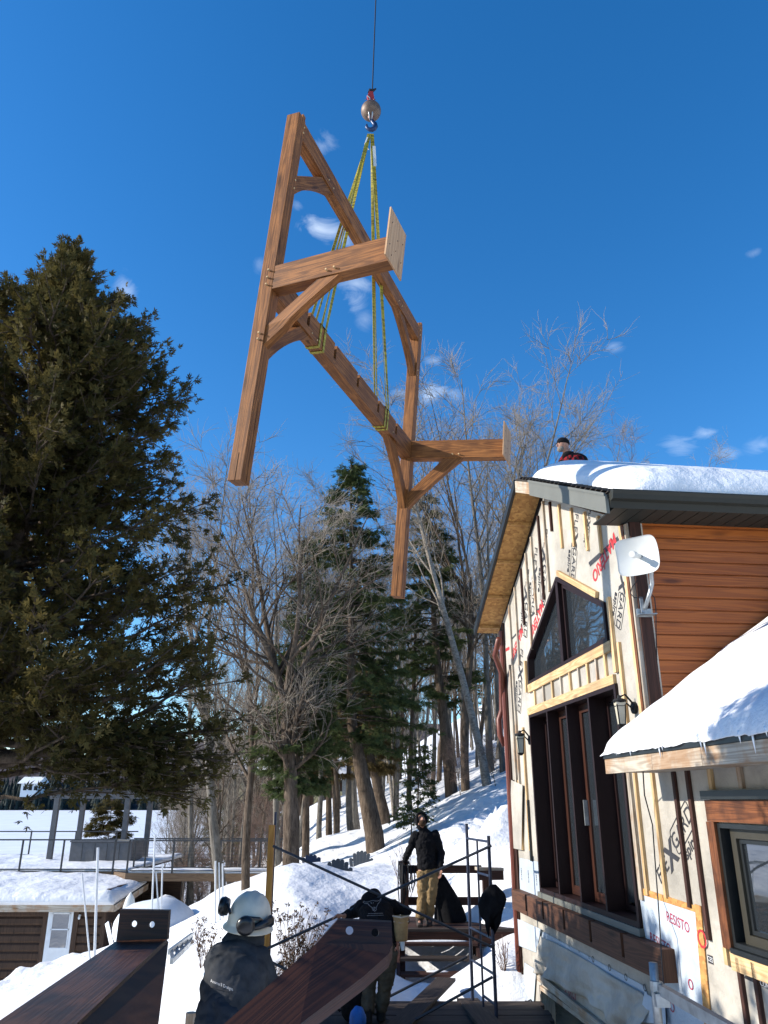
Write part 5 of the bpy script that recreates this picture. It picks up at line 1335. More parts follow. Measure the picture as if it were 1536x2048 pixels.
hd.tube([T(-.075, .04, -.06), T(-.092, .065, .02), T(-.07, .085, .085), T(0, .09, .118), T(.07, .085, .085), T(.092, .065, .02), T(.075, .04, -.06)], [.022, .024, .024, .022, .024, .024, .022], 8)
hd.tube([T(-.07, -.02, -.08), T(0, -.06, -.13), T(.07, -.02, -.08)], [.04, .05, .04], 8)
hd.build('hood', M['black_cloth'], r1, smooth=True)
# --- 2 the bending man seen from behind
y2 = 10.45
J = dict(pel=Q(762, 1893, y2), chest=Q(752, 1822, y2 + .26), neck=Q(748, 1799, y2 + .44), head=Q(748, 1800, y2 + .60), shL=Q(723, 1816, y2 + .33), elL=Q(702, 1828, y2 + .42), wrL=Q(688, 1832, y2 + .22), shR=Q(784, 1814, y2 + .33), elR=Q(812, 1822, y2 + .35), wrR=Q(806, 1862, y2 + .25),
         hipL=Q(745, 1905, y2), knL=Q(737, 1975, y2 + .10), anL=Q(735, 2034, y2 + .0), hipR=Q(778, 1905, y2), knR=Q(770, 1975, y2 + .08), anR=Q(762, 2030, y2 + .12))
for k in ('anL', 'anR'): J[k].z = PZ + .09
r2, bd2, jk2, tr2, T2 = figure('man bending over in black hoodie with a bull skull print on his back', J, dict(jacket=M['black_cloth'], trousers=M['olive_cloth'], boot=M['black']), (0, .7, -.7), (0, .7, .7),
    dict(handL=((-.7, -.2, .1), (0, -.4, -1), .8), handR=((-.1, 0, -1), (-1, 0, 0), .6), toe=Vector((0, .17, -.05)), hem=(.19, .17), waist=(.21, .18), bulk=1.12))
hd = MB(); hd.sphere(Q(745, 1801, y2 + .40), (.15, .13, .115), 20, 12); e = MB(); e.sphere((0, 0, 0), 1, 18, 12); hd.idx([T2(x * .105, -.02 + y * .12, z * .13) for x, y, z in e.v], e.f); hd.build('hood', M['black_cloth'], r2, smooth=True)
# tool pouch
pc = Q(802, 1850, y2 + .02); pch = thing('tool_pouch', 'tan leather tool pouch hanging on the right of the bending man', 'tool pouch', pc)
m_ = MB(); V = []
for j in range(9):
    s = j / 8; r_ = .095 - .02 * s
    for i in range(16):
        t = 6.283 * i / 16; V.append((pc.x + r_ * math.cos(t), pc.y + r_ * .7 * math.sin(t), pc.z + .10 - .27 * s))
m_.idx(V, [(j * 16 + i, j * 16 + (i + 1) % 16, (j + 1) * 16 + (i + 1) % 16, (j + 1) * 16 + i) for j in range(8) for i in range(16)] + [tuple(128 + i for i in range(16))]); m_.build('pouch', M['leather'], pch, smooth=True)
m_ = MB(); m_.tube([(pc.x - .10, pc.y - .02, pc.z + .10), (pc.x, pc.y - .075, pc.z + .09), (pc.x + .10, pc.y - .02, pc.z + .10)], .010, 6); m_.tube([(pc.x - .09, pc.y - .02, pc.z + .04), (pc.x, pc.y - .072, pc.z + .03), (pc.x + .09, pc.y - .02, pc.z + .04)], .006, 6); m_.build('stitching', M['pine_grey'], pch)
m_ = MB(); m_.tube([(pc.x + .01, pc.y, pc.z - .16), (pc.x + .02, pc.y, pc.z - .27)], [.035, .02], 8); m_.build('glove', M['white_paint'], pch)
def project_on(objs, pts2, depth_start, mat, parent, name, wline=.006, fill=None):
    """lay a traced line on the cloth: rays from in front of the back onto the jacket mesh"""
    dg = bpy.context.evaluated_depsgraph_get(); o = objs; ev = o.evaluated_get(dg); Li = origin_of(o)
    mb = MB()
    for line in pts2:
        prev = None
        for (u, v) in line:
            p = P(u, v, depth_start); d = P(u, v, depth_start + 1) - p; d.normalize()
            hit, loc, nr, _ = ev.ray_cast(p - Li, d)
            if hit:
                q = loc + Li - d * .006
                if prev is not None and (q - prev).length < .12 and (q - prev).length > 1e-5: mb.tube([prev, q], wline, 4)
                prev = q
            else: prev = None
    if mb.f: return mb.build(name, mat, parent)
def dense(line, n=5):
    out = []
    for a, b in zip(line[:-1], line[1:]):
        for k in range(n): out.append((a[0] + (b[0] - a[0]) * k / n, a[1] + (b[1] - a[1]) * k / n))
    return out + [line[-1]]
z6 = lambda pts: [(620 + x / 6.4, 1760 + y / 6.4) for x, y in pts]
skull = [z6([(690, 270), (680, 285), (700, 298), (740, 302), (765, 330), (790, 350), (805, 385), (830, 400), (850, 380), (850, 350), (870, 305), (905, 265), (910, 235), (890, 262), (860, 270), (830, 268), (800, 262), (775, 268), (740, 282), (712, 282), (690, 270)]),
         z6([(780, 285), (790, 305)]), z6([(812, 285), (806, 302)]), z6([(815, 345), (822, 362), (832, 345)]), z6([(800, 350), (820, 385), (840, 352)])]
bpy.context.view_layer.update()
project_on(jk2, [dense(l, 3) for l in skull], 9.2, M['print_grey'], r2, 'emblem', .0036)
tl = []
x = 745
for y0, x0, x1 in ((425, 745, 935), (450, 735, 945)):
    x = x0
    while x < x1:
        tl.append(z6([(x, y0 + (935 - x) * .03), (x + 9, y0 + (935 - x) * .03)])); x += 15
project_on(jk2, [dense(l, 2) for l in tl], 9.2, M['print_grey'], r2, 'emblem', .0045)
# --- 3 the man in the cream helmet, from behind
y3 = 4.55
J = dict(pel=Q(458, 2035, y3 - .05), chest=Q(474, 1938, y3 + .05), neck=Q(490, 1888, y3 + .16), head=Q(498, 1850, y3 + .22), shL=Q(442, 1915, y3 + .05), elL=Q(424, 1975, y3 - .02), wrL=Q(432, 2052, y3 + .25), shR=Q(516, 1920, y3 + .12), elR=Q(545, 1985, y3 + .15), wrR=Q(590, 1985, y3 + .35),
         hipL=Q(436, 2048, y3), knL=Q(405, 2150, y3 + .1), anL=Q(400, 2290, y3 + .02), hipR=Q(478, 2050, y3), knR=Q(478, 2150, y3 + .1), anR=Q(480, 2290, y3 + .1))
J['knL'].z = J['pel'].z - .42; J['knR'].z = J['pel'].z - .42; J['anL'].z = J['pel'].z - .84; J['anR'].z = J['pel'].z - .84
r3, bd3, jk3, tr3, T3 = figure('man in cream hard hat and charcoal hoodie seen from behind, bottom left', J, dict(jacket=M['grey_cloth'], trousers=M['denim'], boot=M['black']), (.35, .9, -.05), (0, 0, 1),
    dict(handL=((.1, .5, -.8), (0, 1, 0), .5), handR=((.8, .4, 0), (0, 0, -1), .5), toe=Vector((0, .17, -.05)), hem=(.165, .13), waist=(.16, .13), bulk=.9, fold=.022))
gbox('scaffold_plank', (-1.9, 4.2, J['anL'].z - .125), (-.2, 4.9, J['anL'].z - .085), 'deck', None, 0)
bpy.data.objects['scaffold_plank'].name = 'loose_plank'
for o in C.objects:
    if o.name.startswith('loose_plank') and 'label' not in o: tag(o, 'plank underfoot of the man in the hard hat', 'plank')
hd = MB(); e = MB(); e.sphere((0, 0, 0), 1, 24, 16); hd.idx([T3(x * .098, -.012 + y * .112, -.01 + z * .135) for x, y, z in e.v], e.f)
nk = Q(486, 1888, y3 + .16); hd.sphere(nk, (.115, .11, .095), 20, 12, fn=lambda p: Vector((p.x * (1 + .05 * math.sin(8 * p.z)), p.y, p.z)))
hd.tube([nk + Vector((-.10, -.03, -.02)), nk + Vector((-.05, -.085, -.055)), nk + Vector((.02, -.095, -.06)), nk + Vector((.09, -.04, -.03))], [.035, .045, .045, .035], 10)
hd.build('hood', M['grey_cloth'], r3, smooth=True)
# helmet
hc = Q(498, 1843, y3 + .18); hx = Vector((.95, -.18, -.10)).normalized(); hu = Vector((.12, -.10, .98)).normalized(); hf = hu.cross(hx).normalized(); hx = hf.cross(hu) if hf.cross(hu).x > 0 else -hf.cross(hu)
hel = thing('hard_hat', 'cream hard hat with black ear defenders on the near man', 'helmet', hc)
TT = lambda x, y, z: hc + hx * x + hf * y + hu * z
m_ = MB(); V = []; nu, nv = 36, 14
for j in range(nv + 1):
    s = j / nv; ph = s * math.pi / 2
    for i in range(nu):
        t = 6.283 * i / nu; rr = math.sin(ph) ** .85; rx, ry = .115, .135; z = .148 * math.cos(ph) ** .9
        q_ = math.cos(t) * rr * rx; ridge = .007 * math.exp(-(q_ / .016) ** 2) + .004 * math.exp(-((abs(q_) - .045) / .010) ** 2); V.append(TT(rr * rx * math.cos(t), rr * ry * math.sin(t), z + ridge))
for r_, z in ((1.03, -.012), (1.16, -.026), (1.17, -.032), (1.02, -.022)):
    for i in range(nu):
        t = 6.283 * i / nu; V.append(TT(r_ * .115 * math.cos(t), r_ * .135 * math.sin(t), z))
rows = nv + 5
m_.idx(V, [(j * nu + i, j * nu + (i + 1) % nu, (j + 1) * nu + (i + 1) % nu, (j + 1) * nu + i) for j in range(rows - 1) for i in range(nu)]); m_.build('shell', M['helmet'], hel, smooth=True)
for k, (a, z) in enumerate(((R(185), .055), (R(-75), .02))):
    m_ = MB(); c = TT(math.cos(a) * .150, math.sin(a) * .165, z); n_ = (hx * math.cos(a) + hf * math.sin(a)).normalized()
    m_.tube([c - n_ * .022, c + n_ * .004, c + n_ * .022, c + n_ * .028], [.042, .050, .044, .025], 20); m_.build('ear_cup', M['muff'], hel, smooth=True)
    m_ = MB(); m_.tube([c + hu * .02, TT(math.cos(a) * .135, math.sin(a) * .15, z + .035), TT(math.cos(a + .5) * .13, math.sin(a + .5) * .148, z + .03), TT(math.cos(a + .9) * .128, math.sin(a + .9) * .147, z + .0)], .009, 6); m_.build('arm', M['muff'], hel)
m_ = MB(); c = TT(.13, -.03, .03); m_.tube([TT(.05, -.145, .0), TT(.10, -.105, .02), TT(.14, -.04, .035)], [.012, .02, .024], 10); m_.sphere(c, (.022, .03, .03), 10, 8); m_.build('clip', M['muff'], hel, smooth=True)
# lettering on his back, cast onto the cloth
bpy.context.view_layer.update()
def text_on(s, u0, v0, u1, v1, size, obj, dstart, mat, parent):
    cu = bpy.data.curves.new('t', 'FONT'); cu.body = s; cu.size = 1; cu.resolution_u = 2; ob = bpy.data.objects.new('t', cu); C.objects.link(ob)
    dg = bpy.context.evaluated_depsgraph_get(); me = bpy.data.meshes.new_from_object(ob.evaluated_get(dg)); bpy.data.objects.remove(ob)
    wmax = max(v.co.x for v in me.vertices); ev = obj.evaluated_get(dg); Li = origin_of(obj); Lp = origin_of(parent); ok = True
    for v in me.vertices:
        f = v.co.x / wmax; u = u0 + (u1 - u0) * f; vv = v0 + (v1 - v0) * f - v.co.y * size
        p = P(u, vv, dstart); d = (P(u, vv, dstart + 1) - p).normalized(); hit, loc, nr, _ = ev.ray_cast(p - Li, d)
        if hit: v.co = loc + Li - d * .003 - Lp
        else: v.co = p + d * .6 - Lp; ok = False
    me.materials.clear(); me.materials.append(mat); o_ = bpy.data.objects.new('lettering', me); C.objects.link(o_); o_.parent = parent
text_on('Anoma II Designs', 421, 1964, 466, 1982, 9.5, jk3, 3.9, M['print_white'], r3)
project_on(jk3, [dense([(421, 1974), (462, 1984), (461, 2010)], 12)], 3.9, M['print_black'], r3, 'seam', .0012)
# --- 4 the man on the roof
y4 = 11.3
fz = rz(y4) + .3; x4 = Q(1128, 900, y4).x
J = dict(pel=Vector((x4 + .16, y4 + .02, fz + .92)), chest=Q(1148, 940, y4), neck=Q(1137, 908, y4), head=Q(1126, 891, y4), shL=Q(1158, 919, y4 - .12), elL=Q(1172, 960, y4 - .15), wrL=Q(1160, 990, y4 - .25), shR=Q(1128, 921, y4 + .15), elR=Q(1118, 962, y4 + .2), wrR=Q(1110, 990, y4),
         hipL=Vector((x4 + .2, y4 - .09, fz + .88)), hipR=Vector((x4 + .15, y4 + .1, fz + .88)), knL=Vector((x4 + .15, y4 - .1, fz + .48)), knR=Vector((x4 + .08, y4 + .12, fz + .48)), anL=Vector((x4 + .2, y4 - .1, fz + .08)), anR=Vector((x4 + .14, y4 + .12, fz + .08)))
r4, bd4, jk4, tr4, T4 = figure('man in black cap and red plaid coat standing behind the snowy roof', J, dict(jacket=M['plaid'], trousers=M['black_cloth'], boot=M['black']), (-.93, -.32, .05), (0, 0, 1),
    dict(handL=((-.5, -.2, -.6), (-1, 0, 0), .5), handR=((-.5, -.2, -.6), (-1, 0, 0), .5), toe=Vector((-.16, 0, -.05))))
m_ = MB(); e = MB(); e.sphere((0, 0, 0), 1, 24, 14, fn=lambda p: Vector((p.x, p.y, max(p.z, -.25)))); m_.idx([T4(x * .090, -.005 + y * .108, .045 + z * .095) for x, y, z in e.v], e.f); m_.build('cap', M['black_cloth'], r4, smooth=True)
m_ = MB(); e = MB(); e.sphere((0, 0, 0), 1, 14, 10); m_.idx([T4(x * .066, .05 + y * .05, -.075 + z * .048) for x, y, z in e.v], e.f); m_.build('beard', M['beard_grey'], r4, smooth=True)
m_ = MB(); c = Q(1137, 910, y4); m_.sphere(c, (.10, .10, .055), 18, 10); m_.sphere(c + Vector((.14, 0, -.07)), (.16, .17, .07), 18, 10, fn=lambda p: Vector((p.x, p.y, p.z - p.x * .5))); m_.build('scarf', M['black_cloth'], r4, smooth=True)
# ------------------------------------------------------------------ shed, terrace, footbridge, railings at the left
DK = -2.45
sh = thing('shed', 'brown log-sided shed with white half-glazed door under a snowy roof', 'shed', (-12, 28.5, -5.8))
ys_, xc = 28.0, -9.02
z_e = -3.36; z_b = -6.3
m_ = MB()
k = 0; z = z_b
while z < z_e:
    m_.prism([(-22, ys_, z), (-22, ys_ - .035, z + .06), (-22, ys_ - .035, z + .19), (-22, ys_, z + .24), (-22, ys_ + .1, z + .24), (-22, ys_ + .1, z)], (22 + xc, 0, 0), uvf=lambda p: (p.x, p.z)); z += .25
m_.build('log_wall', M['log'], sh)
gbox('side_wall', (xc - .12, ys_ + .1, z_b), (xc, 31.8, -2.75), 'log', sh, 1)
gbox('corner_board', (xc - .12, ys_ - .07, z_b), (xc + .02, ys_ + .0, z_e), 'log', sh)
da = P(100, 1820, ys_).x; db = P(150, 1820, ys_).x
door = gbox('door', (da, ys_ - .08, z_b + .3), (db, ys_ - .045, z_e - .01), 'white_paint', sh, bev=.01)
gbox('door_trim', (da - .17, ys_ - .07, z_b + .3), (da - .005, ys_ - .03, z_e), 'log', sh)
gbox('door_trim', (db + .005, ys_ - .07, z_b + .3), (db + .17, ys_ - .03, z_e), 'log', sh)
w_ = db - da
gbox('door_glass', (da + .2 * w_, ys_ - .088, -4.42), (db - .14 * w_, ys_ - .082, z_e - .1), 'glass', door)
for lo, hi in (((da + .17 * w_, ys_ - .10, -4.46), (db - .11 * w_, ys_ - .084, -4.42)), ((da + .17 * w_, ys_ - .10, -3.92), (db - .11 * w_, ys_ - .084, -3.885)), ((da + .17 * w_, ys_ - .10, -4.42), (da + .205 * w_, ys_ - .084, z_e - .07)), ((db - .145 * w_, ys_ - .10, -4.42), (db - .11 * w_, ys_ - .084, z_e - .07)), ((da + .17 * w_, ys_ - .10, z_e - .10), (db - .11 * w_, ys_ - .084, z_e - .06))):
    gbox('glazing_bar', lo, hi, 'white_paint', door)
m_ = MB(); m_.sphere((db - .07, ys_ - .12, -4.75), .035, 10, 8); m_.build('door_knob', M['black'], door)
# shed roof: eave board, verge board, snow
gbox('eave_board', (-22, ys_ - .42, z_e - .0), (xc + .35, ys_ - .38, -3.16), 'pine_grey', sh, 0)
rv = [Vector((xc + .35, ys_ - .42, -3.16)), Vector((xc + .35, 31.2, -2.86))]
m_ = MB(); m_.hexa([rv[0] + Vector((0, .04, -.2)), rv[0] + Vector((.04, .04, -.2)), rv[0] + Vector((.04, .04, 0)), rv[0] + Vector((0, .04, 0)), rv[1] + Vector((0, 0, -.2)), rv[1] + Vector((.04, 0, -.2)), rv[1] + Vector((.04, 0, 0)), rv[1]]); m_.build('verge_board', M['pine_grey'], sh)
m_ = MB(); m_.hexa([(-22, ys_ - .38, -3.2), (-22, 31.2, -2.92), (-22, 31.2, -2.88), (-22, ys_ - .38, -3.16), (xc + .35, ys_ - .38, -3.2), (xc + .35, 31.2, -2.92), (xc + .35, 31.2, -2.88), (xc + .35, ys_ - .38, -3.16)]); m_.build('roof', M['black_trim'], sh)
m_ = MB(); q = (-9.85, ys_ - .12, -3.5); m_.tube([(q[0], q[1] + .1, q[2]), q], .03, 8); m_.sphere((q[0], q[1], q[2] - .06), (.04, .04, .06), 10, 8); m_.build('porch_lamp', M['white_paint'], sh)
def fn3(s, t):
    x = -22 + (22 + xc + .33) * s; y = ys_ - .44 + (31.2 - ys_ + .4) * t
    e = rnd_edge(xc + .36 - x, .5) * (.30 + .70 * rnd_edge(y - ys_ + .46, .5)); rr = -3.16 + .09 * (y - ys_ + .42)
    th = (.36 + .06 * mn.noise(Vector((x * .9, y * .9, 0))) + .03 * mn.noise(Vector((x * 3, y * 3, 0)))) * (1 - .55 * max(0, min(1, (x + 11.2) / 2.4)) * max(0, min(1, t * 1.4)))
    return Vector((x, y, rr + .01 + th * e)), Vector((x, y, rr + .005))
snow_slab('roof_snow', fn3, 120, 30, 'thick snow on the shed roof')
# terrace behind the shed and footbridge to the right
tr_ = thing('terrace', 'timber terrace and footbridge behind the shed with brown fascia', 'terrace', (-12, 33, DK))
kx = -9.3; by_ = 30.6
gbox('terrace_floor', (-24, 31.25, DK - .22), (kx - .6, 39.5, DK - .03), 'log', tr_, 0)
m_ = MB(); m_.prism([(kx - .65, 31.25, DK - .22), (kx, by_, DK - .22), (-3.6, by_ - .25, DK - .22), (-3.6, by_ + 1.2, DK - .22), (kx, by_ + 1.5, DK - .22), (kx - .6, 33, DK - .22)], (0, 0, .19)); m_.build('bridge_floor', M['log'], tr_)
m_ = MB(); m_.beam((kx - .65, 31.22, DK - .15), (kx, by_ - .03, DK - .15), .05, .26); m_.beam((kx, by_ - .03, DK - .15), (-3.6, by_ - .28, DK - .15), .05, .26); m_.beam((-24, 31.22, DK - .15), (kx - .65, 31.22, DK - .15), .05, .26); m_.build('fascia', wood('terrace_fascia', (.10, .06, .035), (.20, .13, .075), .7), tr_)
gbox('retaining_wall', (kx - .5, 31.9, -6.3), (-7.6, 32.1, DK - .24), 'log', tr_, 0)
for x in (-8.2, -6.0, -4.2): gbox('bridge_post', (x - .08, by_ + .4, -6), (x + .08, by_ + .56, DK - .22), 'log', tr_)
def fn4(s, t):
    x = -24 + (24 + kx - .1) * s; y = 31.28 + 8.1 * t; e = rnd_edge(min(x + 24.1, kx - x, y - 31.25, 39.5 - y), .4)
    return Vector((x, y, DK - .02 + (.13 + .07 * mn.noise(Vector((x * .5, y * .7, 3))) + .05 * mn.noise(Vector((x * 1.5, y * 1.5, 3)))) * e)), Vector((x, y, DK - .028))
snow_slab('terrace_snow', fn4, 110, 50, 'wind-rippled snow over the lakeside terrace')
def fn5(s, t):
    x = kx + .0 + (5.6) * s; y0 = by_ - .25 * s; y = y0 + .03 + 1.3 * t; e = rnd_edge(min(x - kx + .02, y - y0, y0 + 1.36 - y), .25)
    return Vector((x, y, DK - .025 + (.10 + .05 * mn.noise(Vector((x * .9, y, 3)))) * e)), Vector((x, y, DK - .0285))
snow_slab('bridge_snow', fn5, 40, 10, 'thin snow on the footbridge')
def railing(pts, label, posts, h=1.06, glass=False, name='railing', z=DK, r_=.03):
    rl = thing(name, label, 'railing', Vector(pts[0]) + Vector((0, 0, 0)))
    for a, b in zip(pts[:-1], pts[1:]):
        a = Vector(a); b = Vector(b); m_ = MB(); m_.beam(a + Vector((0, 0, h)), b + Vector((0, 0, h)), .07, .05); m_.build('top_rail', M['rail'], rl)
        m_ = MB(); m_.beam(a + Vector((0, 0, .06)), b + Vector((0, 0, .06)), .04, .035); m_.build('bottom_rail', M['rail'], rl)
        if glass:
            m_ = MB()
            for k in range(1, 9): m_.tube([a + Vector((0, 0, .06 + .11 * k)), b + Vector((0, 0, .06 + .11 * k))], .004, 4)
            m_.build('cables', M['rail'], rl)
    for p in posts:
        p = Vector(p); m_ = MB(); m_.beam(p + Vector((0, 0, -.12)), p + Vector((0, 0, h)), .055, .055, (0, 1, 0)); m_.build('post', M['rail'], rl)
    return rl
fy = 31.2; X = lambda u, v, y: P(u, v, y).x
railing([(-24, fy, DK), (kx - .62, fy, DK), (kx + .02, by_, DK)], 'dark railing along the near edge of the snowy terrace', [(X(38, 1740, fy), fy, DK), (X(121, 1742, fy), fy, DK), (X(225, 1742, fy), fy, DK), (-16.8, fy, DK), (-19.6, fy, DK), (kx, by_, DK)])
railing([(kx + .1, by_, DK), (-3.75, by_ - .25, DK)], 'dark cable railing along the near side of the footbridge', [(X(u, 1740, by_), by_ - .04 * (X(u, 1740, by_) - kx), DK) for u in (345, 440)], glass=True)
railing([(kx - .3, by_ + 1.5, DK), (-3.75, by_ + 1.2, DK)], 'dark cable railing along the far side of the footbridge', [(X(u, 1715, by_ + 1.4), by_ + 1.45, DK) for u in (268, 290, 345, 440, 520)], glass=True)
railing([(-26, 39.3, DK), (-11.6, 39.3, DK)], 'dark railing along the lakeside edge of the terrace', [(X(u, 1700, 39.3), 39.3, DK) for u in (58, 148, 230)] + [(-20.5, 39.3, DK), (-23, 39.3, DK)])
# pergola
pg = thing('pergola', 'grey posted pergola on the terrace under the evergreen branches', 'pergola', (-13, 36, DK))
for u, vb, y in ((98, 1721, 35.0), (153, 1712, 36.6), (243, 1720, 35), (290, 1712, 36.6)):
    x = X(u, vb, y); gbox('post', (x - .1, y - .1, DK - .05), (x + .1, y + .1, DK + 2.5), 'grey_tub', pg)
x0, x1 = X(98, 1721, 35) - .3, X(290, 1712, 36.6) + .3
for y in (35.0, 36.6): gbox('roof_beam', (x0, y - .1, DK + 2.5), (x1, y + .1, DK + 2.72), 'grey_tub', pg, 0)
for k in range(7): 
    x = x0 + (x1 - x0) * k / 6; gbox('rafter', (x - .05, 34.6, DK + 2.72), (x + .05, 37.0, DK + 2.86), 'grey_tub', pg, 1)
tb = thing('hot_tub', 'grey panelled box-shaped tub on the terrace behind the railing', 'hot tub', (-12.6, 34.6, DK))
xa, xb = X(138, 1712, 34.4), X(262, 1712, 34.4)
gbox('cabinet', (xa, 34.4, DK + .05), (xb, 36.0, DK + .82), 'grey_tub', tb, 0, bev=.02)
for k in range(1, 5): 
    x = xa + (xb - xa) * k / 5; gbox('panel_seam', (x - .01, 34.392, DK + .07), (x + .01, 34.402, DK + .78), 'rail', tb)
gbox('cover', (xa - .03, 34.37, DK + .822), (xb + .03, 36.03, DK + .88), 'grey_tub', tb, 0)
# white marker poles standing in the snow
for (a, b, y, r_, lb) in (((196, 1695), (189, 1912), 19, .042, 'tallest white marker pole in front of the shed corner'), ((164, 1747), (180, 1920), 19, .028, 'thin white pole leaning left in front of the shed'), ((310, 1671), (303, 1835), 22, .035, 'tall white pole rising past the bend in the railing'), ((312, 1745), (318, 1835), 22, .026, 'short white pole leaning beside the tall one at the footbridge'),
                          ((325, 1727), (322, 1835), 22, .03, 'white pole right of the pair below the footbridge'), ((431, 1722), (430, 1850), 17.5, .026, 'leftmost of three white poles at the foot of the snowbank'), ((438, 1725), (440, 1830), 17.5, .02, 'middle of three white poles at the foot of the snowbank'), ((445, 1727), (446, 1826), 17.5, .024, 'rightmost of three white poles at the foot of the snowbank')):
    p, q = P(*a, y), P(*b, y); d = (q - p).normalized(); gz_ = ground(q.x, q.y) - .3
    if q.z > gz_: q = q + d * ((q.z - gz_) / -d.z)
    m_ = MB(); m_.tube([p, q], r_ * .72, 8); tag(m_.build('marker_pole', M['pole_white']), lb, 'pole', 'white poles standing in the snow')
# canoe on end, stacked boards against the shed side
m_ = MB(); c = P(255, 1822, 27); V = []
for j in range(13):
    s = j / 12; w__ = .30 * math.sin(math.pi * (.08 + .92 * (1 - s) * .55 + .0)) if s < 1 else .01
    w__ = .31 * math.sqrt(max(0, 1 - s ** 2.2))
    for i in range(14):
        t = 6.283 * i / 14; V.append((c.x + w__ * math.cos(t) + .05 * s, c.y + .16 * w__ / .3 * math.sin(t), c.z - 1.6 + 2.15 * s))
m_.idx(V, [(j * 14 + i, j * 14 + (i + 1) % 14, (j + 1) * 14 + (i + 1) % 14, (j + 1) * 14 + i) for j in range(12) for i in range(14)]); tag(m_.build('canoe', M['white_plastic'], smooth=True), 'white canoe end standing up beside the shed wall', 'canoe')
rs = random.Random(5)
for k in range(5):
    b = P(226 + 3.5 * k + rs.uniform(-1, 1), 1900, 25.5); t = P(214 + 6 * k, 1843 + rs.uniform(-6, 6), 26.3); m_ = MB(); m_.beam(b, t, .12, .04, (0, 1, 0)); tag(m_.build('leaning_board', M['white_paint'] if k == 0 else M['pine_grey' if k == 4 else 'log']), ['white board leaning on the shed corner, leftmost of the stack', 'old board leaning in the stack beside the shed corner', 'old board leaning in the stack beside the shed corner', 'old board leaning in the stack beside the shed corner', 'pale board leaning at the right of the stack beside the shed'][k], 'board', 'boards leaning by the shed')
# mound of shadowed snow behind the beam end, in a pale grey colour
m_ = MB(); c = P(312, 1845, 24.5)
m_.sphere((c.x, c.y, c.z - .1), (1.15, 1.4, .72), 26, 14, fn=lambda p: Vector((p.x, p.y, p.z * (1 + .05 * math.sin(6 * p.x))))); tag(m_.build('snow_mound', M['white_paint'], smooth=True), 'rounded pale grey mound of shadowed snow left of the snowbank', 'snow mound')
# aluminium dock ladder lying on the snow
ld = thing('dock_ladder', 'aluminium ladder lying half buried on the snow right of the beam end', 'ladder', P(360, 1900, 15))
for a, b in ((P(338, 1915, 14.2), P(383, 1885, 16)), (P(342, 1934, 13.9), P(381, 1900, 15.6))):
    m_ = MB(); m_.beam(a + Vector((0, 0, .08)), b + Vector((0, 0, .12)), .05, .08); m_.build('side_rail', M['galv'], ld)
for k in range(5):
    f = k / 4 * .9 + .05; a = P(338, 1915, 14.2).lerp(P(383, 1885, 16), f); b = P(342, 1934, 13.9).lerp(P(381, 1900, 15.6), f); m_ = MB(); m_.beam(a + Vector((0, 0, .1)), b + Vector((0, 0, .1)), .06, .02); m_.build('rung', M['galv'], ld)
m_ = MB(); a = P(382, 2025, 6.3); m_.tube([a, (a.x, a.y, -3.4)], .035, 10); tag(m_.build('wooden_stake', M['pine_grey']), 'short round grey stake at the bottom edge left of the hard hat man', 'stake')
# ------------------------------------------------------------------ garden chairs sunk in the snow
def chair(c, rz_, label, mat):
    t = thing('garden_chair', label, 'garden chair', c, 'slatted garden chairs buried in snow'); t.rotation_euler = (0, 0, rz_)
    def lb(n, mb): return mb.build(n, mat, t, world=False, bevel=.004)
    n = 7
    for k in range(n):
        f = (k - 3) / 3; h = .98 - .16 * f * f - (.0 if abs(f) < .9 else .03); a = R(9) * f * 1.0; x0 = f * .20; x1 = f * .30
        m_ = MB(); w_ = .088; pts = []
        z0, z1 = .30, h
        for q in range(7):
            an = math.pi * q / 6; pts.append((x1 + w_ / 2 * 1.15 * math.cos(an), 0, z1 + w_ / 2 * math.sin(an)))
        poly = [(x0 + w_ * .4, .0, z0)] + pts + [(x0 - w_ * .4, 0, z0)]
        poly = [(x, .22 + (z - .3) * .32, z) for x, y, z in poly]; m_.prism(poly, (0, .02, 0)); lb('back_slat', m_)
    for k in range(5): m_ = MB(); m_.box((-.27, -.32 + .11 * k, .36 - .02 * k), (.27, -.23 + .11 * k, .38 - .02 * k)); lb('seat_slat', m_)
    for sx in (-1, 1):
        m_ = MB(); m_.box((sx * .36 - .065, -.36, .56), (sx * .36 + .065, .32, .58), 0, 1); lb('arm', m_)
        m_ = MB(); m_.box((sx * .31 - .02, -.34, 0), (sx * .31 + .02, -.26, .56)); lb('leg', m_)
        m_ = MB(); m_.beam((sx * .29, -.34, .36), (sx * .29, .50, .05), .03, .10); lb('leg', m_)
    for z in (.42, .78): m_ = MB(); m_.beam((-.28, .22 + (z - .3) * .32 + .03, z), (.28, .22 + (z - .3) * .32 + .03, z), .02, .06); lb('back_rail', m_)
    return t
navy = plain('navy_chair_paint', (.018, .028, .055), .5, 0, .4); slate = plain('slate_chair_paint', (.035, .042, .05), .5, 0, .4)
for (u, vt, y, rz_, mt, lb_) in ((680, 1717, 17.6, R(6), slate, 'grey slatted garden chair nearest, only its fan back above the snow'), (637, 1708, 18.6, R(24), navy, 'navy slatted garden chair left of the grey one, sunk in snow'), (718, 1701, 21, R(-10), slate, 'garden chair almost buried, just its slat tips showing')):
    p = P(u, vt, y); ch_ = chair(Vector((p.x, p.y - .4, p.z - .90)), rz_, lb_, mt); ch_.scale = (.88,) * 3
